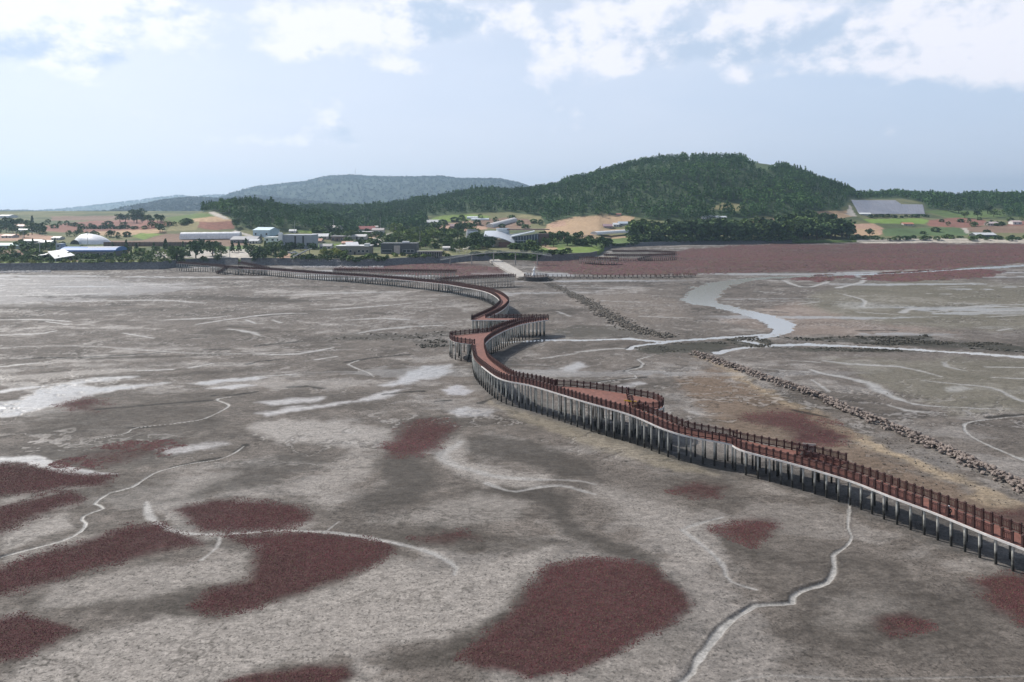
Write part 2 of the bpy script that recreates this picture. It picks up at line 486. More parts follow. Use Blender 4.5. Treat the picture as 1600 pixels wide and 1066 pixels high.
# (outline, albedo, softness px, wobble px, wetness)
MUD_MID, MUD_LT, MUD_DK = (.126, .111, .099), (.252, .232, .213), (.050, .044, .038)
PATCH = [
    # dark, algae-stained mud
    ([(255, 782), (330, 740), (400, 715), (480, 710), (518, 722), (470, 738), (400, 762), (320, 775)], MUD_DK, 14, 12, .3, .75),
    ([(600, 712), (650, 704), (692, 745), (682, 768), (640, 792), (590, 797), (550, 785), (612, 758)], MUD_DK, 14, 12, .3, .8),
    ([(715, 682), (780, 680), (850, 695), (925, 722), (930, 742), (880, 750), (840, 722), (780, 715), (725, 706)], MUD_DK, 12, 12, .3, .8),
    ([(750, 763), (840, 765), (900, 775), (892, 800), (922, 830), (970, 850), (1030, 872), (1052, 900), (1075, 960), (1050, 940), (1000, 885), (930, 862), (870, 822), (835, 790)], MUD_DK, 14, 12, .3, .85),
    ([(560, 830), (680, 822), (830, 838), (880, 850), (840, 866), (740, 872), (690, 862), (620, 850)], MUD_DK, 14, 12, .2, .55),
    ([(310, 950), (200, 960), (40, 950), (60, 930), (330, 915), (420, 900), (520, 908), (400, 960)], MUD_DK, 18, 14, .2, .55),
    ([(0, 700), (120, 690), (260, 672), (330, 690), (250, 725), (130, 730), (60, 712)], MUD_DK, 16, 12, .3, .5),
    ([(690, 1010), (800, 945), (860, 905), (845, 960), (790, 1000), (720, 1035), (640, 1040), (590, 1030)], MUD_DK, 14, 12, .2, .75),
    ([(1040, 690), (1120, 700), (1180, 760), (1160, 800), (1090, 800), (1050, 760), (1030, 720)], MUD_DK, 22, 16, .2, .5),
    ([(1100, 830), (1210, 830), (1190, 850), (1230, 870), (1180, 876), (1120, 850)], MUD_DK, 12, 10, .2, .6),
    ([(1060, 980), (1010, 1010), (930, 1060), (960, 1066), (1060, 1040), (1090, 1010)], MUD_DK, 22, 12, .2, .35),
    ([(1230, 930), (1500, 900), (1560, 960), (1500, 1040), (1300, 1050), (1210, 1000)], MUD_DK, 60, 30, .2, .3),
    ([(100, 745), (200, 742), (260, 735), (300, 760), (200, 800), (120, 800)], MUD_DK, 20, 12, .2, .4),
    ([(40, 655), (200, 632), (330, 640), (340, 655), (200, 672), (60, 680)], MUD_DK, 14, 12, .2, .5),
    ([(470, 690), (560, 672), (590, 676), (520, 694), (440, 708)], MUD_DK, 8, 8, .2, .55),
    # pale, silty or wet mud
    ([(395, 668), (450, 654), (520, 655), (580, 664), (622, 672), (602, 690), (560, 702), (500, 692), (440, 692)], MUD_LT, 12, 10, .5, .9),
    ([(560, 700), (600, 715), (560, 760), (520, 790), (470, 770), (520, 730)], MUD_LT, 18, 14, .3, .7),
    ([(640, 800), (760, 770), (830, 790), (800, 815), (700, 822), (580, 815)], MUD_LT, 16, 14, .3, .6),
    ([(690, 690), (716, 680), (730, 715), (790, 735), (860, 745), (850, 765), (770, 760), (720, 745), (690, 720)], MUD_LT, 10, 10, .3, .85),
    ([(930, 755), (1010, 775), (1080, 800), (1110, 830), (1130, 880), (1090, 890), (1040, 850), (960, 800)], MUD_LT, 22, 14, .3, .65),
    ([(200, 890), (390, 862), (392, 900), (320, 912), (200, 930), (60, 950), (90, 915)], MUD_LT, 16, 14, .2, .75),
    ([(0, 1050), (110, 1000), (250, 962), (340, 966), (470, 936), (620, 872), (690, 900), (860, 862), (842, 905), (790, 960), (690, 1000), (590, 1000), (470, 1025), (380, 1050), (320, 1090), (0, 1120)], MUD_LT, 20, 16, .15, .95),
    ([(0, 822), (40, 808), (100, 800), (112, 825), (60, 842), (0, 866)], MUD_LT, 10, 8, .3, .9),
    ([(0, 780), (60, 765), (160, 760), (60, 778), (0, 798)], MUD_LT, 8, 6, .3, .8),
    ([(0, 872), (50, 862), (110, 838), (180, 832), (60, 872), (0, 892)], MUD_LT, 8, 6, .3, .7),
    ([(260, 760), (330, 735), (380, 735), (290, 775), (240, 780)], MUD_LT, 12, 8, .3, .5),
    ([(1180, 770), (1290, 800), (1310, 850), (1240, 880), (1150, 810)], MUD_MID, 30, 14, .2, .4),
    ([(1290, 930), (1370, 925), (1440, 945), (1340, 990), (1290, 970)], MUD_LT, 30, 16, .2, .35),
    ([(900, 1066), (1000, 1010), (1060, 990), (1075, 1066)], MUD_LT, 40, 16, .2, .3),
    # sheets of wet silt that hold a film of water
    ([(-60, 626), (0, 628), (30, 622), (60, 610), (93, 598), (150, 592), (200, 589), (218, 588), (200, 592), (120, 600), (150, 604), (225, 600), (268, 598), (205, 607), (150, 615), (100, 632), (58, 641), (25, 650), (-60, 656)], (.35, .343, .34), 4, 3, .95, 1),
    ([(-60, 612), (0, 609), (60, 603), (90, 599), (60, 606), (0, 614), (-60, 618)], (.335, .327, .325), 2, 2, .9, 1),
    ([(296, 599), (330, 594), (400, 587), (420, 588), (400, 592), (330, 599)], (.335, .327, .325), 2, 2, .9, 1),
    ([(322, 607), (370, 601), (400, 601), (360, 607)], (.36, .35, .35), 2, 2, .8, 1),
    ([(596, 600), (620, 595), (642, 580), (665, 572), (704, 569), (706, 580), (680, 589), (645, 597), (615, 602)], (.335, .327, .325), 4, 3, .95, 1),
    ([(690, 608), (715, 602), (737, 609), (727, 617), (700, 616)], (.36, .35, .36), 4, 3, .9, .9),
    ([(703, 642), (730, 634), (777, 640), (760, 648), (715, 649)], (.36, .35, .35), 5, 3, .9, .9),
    ([(400, 630), (450, 624), (510, 620), (500, 626), (430, 634)], (.34, .33, .33), 4, 3, .7, .9),
    ([(400, 646), (460, 636), (560, 624), (600, 611), (640, 606), (600, 620), (500, 636), (420, 650)], (.34, .33, .33), 4, 3, .7, .9),
    ([(-60, 716), (60, 711), (110, 729), (185, 741), (130, 746), (90, 739), (40, 722), (-60, 724)], (.35, .343, .34), 3, 3, .8, 1),
    ([(240, 700), (320, 690), (360, 690), (330, 700), (270, 708)], (.34, .33, .33), 8, 6, .5, .8),
    ([(872, 576), (905, 566), (918, 572), (895, 580)], (.335, .327, .325), 4, 3, .9, .9),
    ([(960, 603), (1000, 596), (1008, 600), (980, 606)], (.33, .32, .32), 4, 3, .7, .8),
    ([(1075, 639), (1140, 646), (1150, 652), (1090, 648)], (.33, .32, .31), 5, 3, .7, .7),
    ([(1473, 606), (1500, 602), (1520, 607), (1500, 613), (1480, 613)], (.335, .327, .325), 3, 2, .9, .9),
    ([(1300, 475), (1330, 472), (1425, 478), (1380, 482), (1330, 484)], (.33, .32, .31), 3, 2, .8, .9),
    ([(-60, 432), (120, 430), (200, 440), (330, 446), (260, 458), (120, 474), (-60, 476)], (.24, .235, .24), 10, 10, .7, .5),
    ([(30, 461), (180, 463), (360, 462), (560, 468), (420, 470), (200, 468), (60, 465)], MUD_DK, 3, 5, .2, .75),
    ([(-60, 474), (200, 482), (340, 478), (300, 484), (100, 487), (-60, 480)], MUD_DK, 3, 5, .2, .5),
    ([(60, 559), (160, 557), (300, 553), (420, 551), (300, 556), (150, 561)], MUD_DK, 2, 3, .2, .8),
    ([(150, 590), (300, 580), (440, 572), (380, 580), (250, 588)], MUD_DK, 3, 4, .2, .6),
    ([(-60, 594), (120, 580), (300, 572), (120, 588), (-60, 604)], MUD_LT, 2, 4, .5, .7),
    # ground of another kind
    ([(1088, 556), (1140, 578), (1195, 606), (1270, 642), (1345, 680), (1420, 708), (1500, 745), (1620, 800), (1700, 840), (1600, 792), (1490, 748), (1400, 712), (1330, 690), (1250, 650), (1180, 612)], (.30, .24, .17), 8, 12, .0, .85),
    ([(1060, 590), (1110, 575), (1195, 612), (1330, 690), (1480, 750), (1620, 812), (1700, 850), (1640, 850), (1480, 790), (1330, 735), (1180, 690), (1120, 660)], (.150, .113, .086), 16, 12, .0, .85),
    ([(1500, 770), (1540, 762), (1610, 795), (1580, 800)], (.28, .225, .16), 9, 12, .0, .6),
    ([(1210, 526), (1275, 528), (1325, 525), (1375, 526), (1450, 523), (1470, 534), (1550, 534), (1605, 543), (1700, 552), (1700, 556), (1600, 550), (1488, 543), (1400, 540), (1350, 537), (1262, 533)], (.043, .041, .032), 3, 5, .3, .95),
    ([(1130, 528), (1165, 526), (1205, 531), (1205, 543), (1150, 541)], (.045, .043, .033), 3, 4, .3, .9),
    ([(985, 544), (1050, 537), (1130, 534), (1142, 541), (1115, 549), (1090, 553), (1020, 552)], (.045, .043, .033), 3, 5, .3, .95),
    ([(1205, 545), (1300, 543), (1400, 546), (1490, 550), (1400, 549), (1280, 549)], (.045, .043, .033), 2, 3, .3, .9),
    ([(860, 520), (900, 508), (960, 512), (1030, 522), (1060, 527), (960, 528), (900, 528)], (.07, .064, .053), 4, 5, .3, .8),
    ([(490, 527), (560, 522), (640, 522), (700, 516), (720, 522), (640, 532), (560, 532)], (.055, .05, .042), 3, 8, .3, .65),
    ([(640, 533), (690, 530), (712, 540), (660, 544)], (.055, .05, .042), 3, 6, .3, .7),
    ([(1330, 446), (1450, 436), (1620, 446), (1620, 520), (1450, 512), (1300, 500), (1240, 480), (1290, 452)], (.150, .143, .108), 14, 10, .2, .55),
    ([(1290, 560), (1620, 560), (1620, 640), (1500, 650), (1380, 610)], (.145, .138, .104), 18, 12, .3, .5),
    ([(1120, 500), (1250, 470), (1320, 500), (1500, 520), (1250, 524)], (.235, .190, .165), 10, 6, .1, .6),
    ([(860, 466), (1000, 455), (1060, 470), (1080, 500), (1000, 510)], (.19, .165, .145), 12, 8, .1, .5),
    ([(770, 625), (900, 665), (1010, 690), (1120, 740), (1060, 735), (900, 690), (800, 650)], (.215, .19, .148), 8, 8, .1, .7),
    ([(500, 409), (620, 409), (760, 408), (690, 411), (560, 413)], (.42, .35, .27), 2, 2, 0, .8),
    ([(830, 406), (900, 401), (960, 402), (900, 405)], (.46, .40, .31), 1.5, 2, 0, .9),
    ([(1340, 377), (1450, 374), (1700, 376), (1700, 381), (1500, 379), (1350, 380)], (.46, .42, .36), 1.2, 1.5, 0, .9),
]
# creeks: (px, py, width m), depth m, bank sharpness, wet floor
CREEK = [
    ([(1328, 780, 0.35), (1326, 806, 0.39), (1325, 824, 0.35), (1331, 840, 0.28), (1319, 856, 0.42), (1302, 867, 0.63), (1304, 885, 0.63), (1298, 904, 0.66), (1287, 913, 0.63), (1253, 923, 0.59), (1239, 932, 0.63), (1240, 942, 0.56), (1218, 945, 0.56), (1182, 946, 0.66), (1163, 957, 0.66), (1135, 976, 0.66), (1115, 999, 0.63), (1100, 1021, 0.63), (1088, 1036, 0.66), (1078, 1054, 0.66), (1060, 1070, 0.66), (1020, 1095, 0.63)], .34),
    ([(-60, 890, 0.56), (0, 871, 0.52), (50, 858, 0.49), (103, 843, 0.45), (129, 828, 0.42), (134, 816, 0.42), (125, 810, 0.42), (137, 803, 0.42), (164, 793, 0.39), (148, 788, 0.35), (152, 782, 0.42), (172, 770, 0.56), (206, 761, 0.56), (236, 742, 0.49), (267, 731, 0.32), (305, 723, 0.24), (343, 717, 0.24), (366, 708, 0.32), (381, 697, 0.28)], .36),
    ([(560, 563, 0.70), (543, 566, 0.63), (545, 570, 0.56), (561, 577, 0.56), (573, 580, 0.49), (576, 586, 0.42), (584, 589, 0.28)], .4),
    ([(1015, 557, 0.70), (993, 563, 0.63), (1008, 569, 0.63), (1010, 572, 0.56), (975, 580, 0.56), (982, 584, 0.49), (1008, 590, 0.56), (975, 592, 0.42), (930, 598, 0.42)], .4),
    ([(361, 620, 0.42), (338, 624, 0.42), (357, 632, 0.56), (351, 639, 0.42), (316, 655, 0.35), (275, 661, 0.24), (213, 668, 0.28), (195, 677, 0.28), (150, 685, 0.24)], .32),
    ([(1599, 718, 0.84), (1569, 706, 0.70), (1531, 689, 0.63), (1512, 677, 0.56), (1507, 668, 0.49), (1517, 659, 0.42), (1600, 650, 0.28), (1680, 648, 0.28)], .3),
    # the stream on the right
    ([(1900, 400, 9), (1700, 410, 8), (1600, 415, 8), (1500, 421, 7), (1400, 427, 6.5), (1300, 430.5, 7), (1200, 434, 8), (1155, 438, 12)], .7),
    ([(1165, 437, 9), (1130, 443, 12), (1105, 452, 14), (1098, 461, 14), (1092, 470, 12), (1120, 477, 8.5), (1150, 484, 8), (1180, 491, 9), (1205, 499, 9.5), (1222, 507, 8), (1223, 515, 5.5), (1212, 522, 4), (1190, 527, 3.4), (1163, 532, 3.2)], .8),
    ([(780, 535, 2), (860, 531, 2.6), (920, 531, 2.8), (985, 529, 3.0), (1035, 534, 3.2), (1070, 531, 2.8), (1100, 529, 2.8), (1160, 525, 2.6), (1212, 521, 2.6)], .6),
    ([(1038, 535, 2.2), (1018, 537, 2), (990, 541, 2), (983, 546, 1.6)], .6),
    ([(1121, 552, 2.6), (1140, 546, 2.6), (1195, 540, 3.2), (1262, 538, 3.4), (1350, 541.5, 3), (1425, 545.5, 3), (1488, 549.5, 3.2), (1560, 554, 3.6), (1640, 561, 3.6), (1800, 572, 3)], .65),
    ([(1163, 532, 3), (1190, 538, 2.4), (1200, 540, 2.4)], .6),
    ([(1352, 434, 3), (1346, 441, 3), (1325, 446, 3), (1308, 450, 3)], .4),
    ([(1225, 438, 3), (1238, 444, 3), (1262, 449, 2.5), (1295, 440, 2.5)], .4),
    ([(1318, 460, 2), (1350, 469, 1.6), (1347, 479, 2)], .4),
    ([(1410, 489, 3), (1420, 483, 3), (1450, 481, 2)], .3),
]
# shallow silt-floored runnels: pale and moist, only just lower than the mud
RUNNEL = [
    ([(229, 784, .8), (234, 805, 1.0), (259, 824, .9), (290, 832, .8), (335, 834, .7), (381, 832, .7), (438, 828, .7), (533, 833, .7), (590, 843, .7), (647, 856, .8), (685, 870, .9), (712, 885, .9), (710, 898, .8)], .8),
    ([(343, 839, .5), (339, 854, .5), (316, 873, .6)], .7),
    ([(505, 833, .3), (530, 815, .3)], .6),
    ([(1066, 828, .9), (1085, 843, .9), (1112, 866, .7), (1131, 888, .7), (1135, 904, .6), (1146, 913, .5), (1182, 923, .4)], .75),
    ([(1066, 828, .8), (1095, 817, .6), (1130, 808, .4)], .6),
    ([(760, 755, .9), (800, 768, .6), (840, 762, .7), (880, 760, .9), (930, 772, .6)], .7),
    ([(720, 690, 1.6), (690, 715, 2.2), (740, 735, 1.8), (800, 748, 1.1), (900, 752, .7), (930, 757, .5)], .6),
    ([(1267, 578, .8), (1283, 584, 1.6), (1320, 590, 2.2), (1355, 598, 2.8), (1375, 610, 2.6), (1395, 620, 2.2), (1425, 630, 1.2), (1475, 635, .6), (1580, 640, .4)], .95),
    ([(1288, 564, 1.5), (1330, 569, 2.6), (1400, 572, 2.2), (1438, 579, 1.4), (1470, 588, .8)], .8),
    ([(1268, 594, .6), (1295, 611, 1.0)], .8),
    ([(1440, 594, .6), (1500, 600, .9), (1550, 606, 1.2), (1588, 623, 1.3), (1620, 634, 1.2)], .8),
    ([(1388, 633, .8), (1420, 641, 1.6), (1450, 643, .8)], .8),
    ([(1475, 566, 1.2), (1480, 573, 1.2), (1510, 580, .8)], .7),
    ([(-60, 545, 1), (120, 540, 1.6), (330, 552, 1.2), (560, 545, 1.0)], .4),
    ([(1075, 1085, .3), (1200, 1058, .25), (1350, 1062, .3), (1600, 1058, .2)], .3),
    ([(1200, 577, .8), (1262, 582, 1.0)], .7),
]
# long thin wet lines across the far flat
for _ln in ([(258, 499.5), (285, 498.6), (324, 497), (360, 493)], [(306, 508), (354, 500), (420, 491), (480, 489.6)], [(192, 520), (240, 528)], [(357, 514.5), (390, 518), (405, 523.5)], [(73, 502), (105, 507)],
            [(384, 500), (399, 505)], [(426, 500), (439, 504)], [(297, 574), (331, 567.6)], [(216, 579), (270, 576.6)], [(-20, 575), (30, 570), (60, 567)], [(498, 484), (550, 481), (640, 474)],
            [(400, 492.6), (460, 489)], [(400, 552.7), (463, 552.7), (520, 542.7)], [(493, 561.5), (525, 556.5)], [(400, 588), (462, 584)], [(-20, 463), (80, 461), (170, 458)], [(120, 471), (250, 469), (320, 474)],
            [(-20, 500), (60, 499), (110, 502)], [(440, 462), (520, 458), (640, 455)], [(540, 500), (600, 497), (640, 500)], [(-20, 524), (60, 521), (90, 516)], [(560, 520), (620, 512), (700, 508)],
            [(1470, 449), (1510, 448)], [(1450, 459), (1485, 459.6)], [(1410, 465.6), (1438, 465.6)], [(1247.6, 475.6), (1280, 472)], [(1493, 474), (1528, 475)], [(1458, 487.6), (1510, 480), (1570, 479.6), (1640, 481)],
            [(1498, 489), (1560, 486), (1620, 483)], [(1543, 495), (1600, 492)], [(1340, 488), (1400, 492)], [(1560, 516), (1580, 513)], [(870, 487), (890, 494)], [(940, 470), (1000, 472)], [(1000, 494), (1080, 497)],
            [(900, 550), (960, 545), (1000, 546)], [(845, 560), (900, 552)], [(1180, 455), (1220, 458)], [(1230, 563), (1280, 566)], [(1540, 573), (1600, 574)], [(1550, 590), (1600, 592)]):
    _w = .6 + .0085 * gp(*_ln[0]).y
    RUNNEL.append(([(a, b, _w * (.5 if i in (0, len(_ln) - 1) else 1)) for i, (a, b) in enumerate(_ln)], .85))
# undercut banks: short black lines
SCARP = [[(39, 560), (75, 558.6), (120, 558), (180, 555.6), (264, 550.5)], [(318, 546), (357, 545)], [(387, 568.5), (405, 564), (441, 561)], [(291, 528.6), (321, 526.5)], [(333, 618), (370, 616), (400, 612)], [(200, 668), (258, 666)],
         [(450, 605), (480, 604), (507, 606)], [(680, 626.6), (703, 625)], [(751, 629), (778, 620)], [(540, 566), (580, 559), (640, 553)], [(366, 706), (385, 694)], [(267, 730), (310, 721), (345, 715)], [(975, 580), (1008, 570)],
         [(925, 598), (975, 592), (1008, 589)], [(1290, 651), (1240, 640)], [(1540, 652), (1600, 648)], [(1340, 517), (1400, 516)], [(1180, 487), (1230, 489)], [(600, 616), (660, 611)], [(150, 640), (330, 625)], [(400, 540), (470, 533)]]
# wet mud, its colour darkened to deepen the boardwalk's shadow
DECK_SHADE = [[(1690, 893, 2.7), (1600, 856, 2.75), (1465, 802, 2.85), (1340, 754, 3.0), (1234, 722, 3.1), (1146, 694, 3.25), (1060, 677, 3.75), (975, 644, 4.45), (911, 626, 4.6), (831, 602, 4.5), (784, 592, 4.3), (748, 568, 4.2), (740, 549, 4.2)],
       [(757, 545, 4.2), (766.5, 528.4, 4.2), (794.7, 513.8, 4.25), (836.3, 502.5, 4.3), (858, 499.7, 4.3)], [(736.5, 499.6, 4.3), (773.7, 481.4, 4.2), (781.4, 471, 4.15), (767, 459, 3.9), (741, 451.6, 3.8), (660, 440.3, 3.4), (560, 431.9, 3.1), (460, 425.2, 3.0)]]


def wpt(px, py, X, Y):
    """wobble for outlines, in photo pixels, from noise in world metres"""
    a = fbm(X / 5.0, Y / 5.0, 4, 3) - .5
    b = fbm(X / 5.0 + 40, Y / 5.0 + 9, 4, 5) - .5
    c = fbm(X / 26.0, Y / 26.0, 3, 8) - .5
    d = fbm(X / 26.0 + 7, Y / 26.0 - 12, 3, 12) - .5
    return a * 2 + c * 1.4, b * 2 + d * 1.4


VS = 2.2    # vertical pixels count this much more, the flat is seen at a slant


def patch_mask(px, py, wa, wb, pts, soft, wob):
    xs = [p[0] for p in pts]
    ys = [p[1] for p in pts]
    m = np.zeros(px.shape)
    pad = soft + wob * 2 + 6
    sel = (px > min(xs) - pad) & (px < max(xs) + pad) & (py > min(ys) - pad / VS - 3) & (py < max(ys) + pad / VS + 3)
    if sel.any():
        d = in_poly(px[sel] + wa[sel] * wob, (py[sel] + wb[sel] * wob / VS) * VS, [(a, b * VS) for a, b in pts])
        m[sel] = sm(-soft, soft, d)
    return m


def creek_line(c, step=2.0):
    pts = []
    for (px, py, w) in c:
        g = gp(px, py)
        pts.append((g.x, g.y, w))
    return smooth_line(pts, step)


def creek_mask(X, Y, c, blur=1.0):
    ln = creek_line(c, 1.2 if gp(c[0][0], c[0][1]).y < 160 else 5.0)
    w = ln[:, 2].max() * 3 + 2
    out = np.full(X.shape, 9.0)
    sel = (X > ln[:, 0].min() - w) & (X < ln[:, 0].max() + w) & (Y > ln[:, 1].min() - w) & (Y < ln[:, 1].max() + w)
    if sel.any():
        out[sel] = pl_dist(X[sel], Y[sel], [tuple(p[:2]) for p in ln], list(ln[:, 2] * .37))
    return out


def mud_fields(X, Y):
    """height, albedo, roughness, speckle of the flat at world X, Y"""
    px = 800 + F * X / Y
    py = HY + F * H / Y
    wa, wb = wpt(px, py, X, Y)
    far = sm(90, 260, Y)
    # broad natural mottling, drawn out along the run of the tide
    q1 = fbm(X / 16 + wa * .4, Y / 9 + wb * .4, 5, 41)
    q2 = fbm(X / 46 + wa, Y / 13 - wb, 5, 57)
    q3 = fbm(X / 3.2, Y / 2.2, 4, 77)
    q = (q1 * (1 - far * .6) + q2 * far * .6) - .5
    alb = np.empty(X.shape + (3,))
    lt = sm(.04, .22, q + (q3 - .5) * .22)
    dk = sm(.03, .20, -q + (q3 - .5) * .22)
    for k in range(3):
        a = MUD_MID[k] + (MUD_LT[k] - MUD_MID[k]) * lt * (.42 + .4 * far)
        a = a + (MUD_DK[k] - a) * dk * (.40 + .35 * far)
        alb[..., k] = a
    wet = .22 + .25 * lt
    grain = fbm(X / 6 + wa * .5, Y / 4 + wb * .5, 8, 711, .82) - .5
    alb *= np.clip(1 + grain * (1.3 - .5 * far), .45, 1.6)[..., None]
    z = grain * .16 + (fbm(X / 30, Y / 22, 4, 91) - .5) * .5 + (q3 - .5) * .07 + (fbm(X / 7, Y / 5, 3, 15) - .5) * .12
    z = np.maximum(z, -.085)
    speck = (1 - dk) * .6
    n_edge = (fbm(X / 1.3, Y / 1.3, 4, 23) - .5)
    for (pts, colr, soft, wob, w, amt) in PATCH:
        m = patch_mask(px, py, wa, wb, pts, soft + 2.5, wob + 2)
        m = np.clip(m + n_edge * 2.2 * m * (1 - m) * 2 + (q3 - .5) * 1.3 * m * (1 - m) * 2, 0, 1) * amt
        for k in range(3):
            alb[..., k] += (colr[k] - alb[..., k]) * m
        wet = wet + (w - wet) * m
        speck = speck * (1 - m * (.0 if colr is MUD_LT else .8))
    # fine drainage threads
    rg = 1 - np.abs(2 * fbm(X / 22 + wa * .25, Y / 13 + wb * .25, 4, 133) - 1)
    near_thr = sm(.978, .994, rg) * sm(.40, .52, fbm(X / 60, Y / 40, 2, 4))
    rg2 = 1 - np.abs(2 * fbm(X / 70 + wa * .5, Y / 22 + wb * .5, 5, 171) - 1)
    rg3 = 1 - np.abs(2 * fbm(X / 34 + wa * .5, Y / 12 + wb * .5, 5, 191) - 1)
    scarp = sm(.90, .955, rg3) * sm(.985, .96, rg3) * sm(.46, .60, fbm(X / 50, Y / 30, 3, 16))
    for k in range(3):
        alb[..., k] += (MUD_DK[k] * .8 - alb[..., k]) * scarp * .45
    scarp = scarp * sm(80, 120, Y)
    thr3 = sm(80, 120, Y) * sm(.962, .985, rg3) * sm(.46, .60, fbm(X / 50, Y / 30, 3, 16))
    z -= scarp * .04 + thr3 * .10
    thr = np.maximum(np.maximum(near_thr * .5 * sm(80, 120, Y), thr3 * (.7 - .35 * far)), sm(.955, .985, rg2) * far * .5 * sm(.40, .58, fbm(X / 90, Y / 60, 2, 6)))
    z -= thr * .16
    for k in range(3):
        alb[..., k] += (MUD_LT[k] * 1.08 - alb[..., k]) * thr * .7
    wet = wet + (.8 - wet) * thr
    # pools: thin films of water lying in the lowest places of the far flat
    pool = sm(.10, .17, fbm(X / 85 + wa * .2, Y / 9 + wb * .2, 4, 201) - .5) * sm(120, 200, Y) * sm(.45, .62, fbm(X / 120, Y / 80, 2, 9)) * .85
    wet = wet + (.97 - wet) * pool
    for k in range(3):
        alb[..., k] += (.30 - alb[..., k]) * pool * .7
    # red ground under the plants
    for dct, base in ((RED, (.062, .034, .033)), (RED_FAR, (.105, .068, .066))):
        for pts, dens in dct.values():
            m = patch_mask(px, py, wa, wb, pts, 20 if dct is RED else 4, 12 if dct is RED else 5)
            halo = patch_mask(px, py, wa, wb, pts, 40, 20) * .75 if dct is RED else m * 0
            mm = np.clip(m * (.5 + .8 * q1) * min(1, dens + .25) * 1.2 + n_edge * 2 * m * (1 - m), 0, 1)
            if dct is RED:
                z += .05 * m * dens
            for k in range(3):
                alb[..., k] += (MUD_DK[k] * 1.05 - alb[..., k]) * halo * min(1, dens + .1)
                alb[..., k] += (base[k] - alb[..., k]) * mm
            wet = wet * (1 - m * .6)
            speck = speck * (1 - m)
    for ln in DECK_SHADE:  # shadow beside the deck painted into the albedo, mud also wetter
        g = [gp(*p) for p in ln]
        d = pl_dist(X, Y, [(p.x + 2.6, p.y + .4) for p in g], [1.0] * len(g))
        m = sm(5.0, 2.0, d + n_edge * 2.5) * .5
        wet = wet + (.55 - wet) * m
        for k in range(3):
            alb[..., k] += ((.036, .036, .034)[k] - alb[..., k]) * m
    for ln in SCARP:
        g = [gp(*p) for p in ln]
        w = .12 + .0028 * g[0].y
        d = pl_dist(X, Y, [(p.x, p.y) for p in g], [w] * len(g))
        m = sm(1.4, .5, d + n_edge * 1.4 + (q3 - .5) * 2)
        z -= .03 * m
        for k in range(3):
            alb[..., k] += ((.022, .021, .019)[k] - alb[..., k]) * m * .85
    for c, amt in RUNNEL:
        d = creek_mask(X, Y, c)
        m = sm(1.9, .25, d + n_edge * 1.2 + (q3 - .5) * 1.2) * amt
        z -= .07 * m
        wet = wet + (.78 - wet) * m
        speck *= 1 - m
        for k in range(3):
            alb[..., k] += ((.285, .275, .262)[k] - alb[..., k]) * m
    z = np.maximum(z, -.105)
    for c, dep in CREEK:
        d = creek_mask(X, Y, c) * (.62 + .8 * fbm(X / 3.5, Y / 3.5, 3, 61))
        m = sm(1.6, .6, d + n_edge * 1.1)
        bank = sm(2.6, 1.1, d + n_edge * 1.6) * (1 - m)
        z = z * (1 - sm(2.4, 1.2, d)) + .03 * bank - m * (np.where(dep < .5, .085, dep) - (q3 - .5) * .20 * (dep < .5))
        speck *= 1 - m
        wet = wet + (.7 - wet) * m
        for k in range(3):
            alb[..., k] += ((.30, .29, .275)[k] - alb[..., k]) * m * .9
            alb[..., k] += (MUD_DK[k] - alb[..., k]) * bank * .5 * np.clip(q1 * 1.6 - .45, 0, 1)
    # ground rises to the foot of the shore
    return z, np.clip(alb, .01, .6), np.clip(.92 - .62 * wet, .22, .95), np.clip(speck, 0, 1)


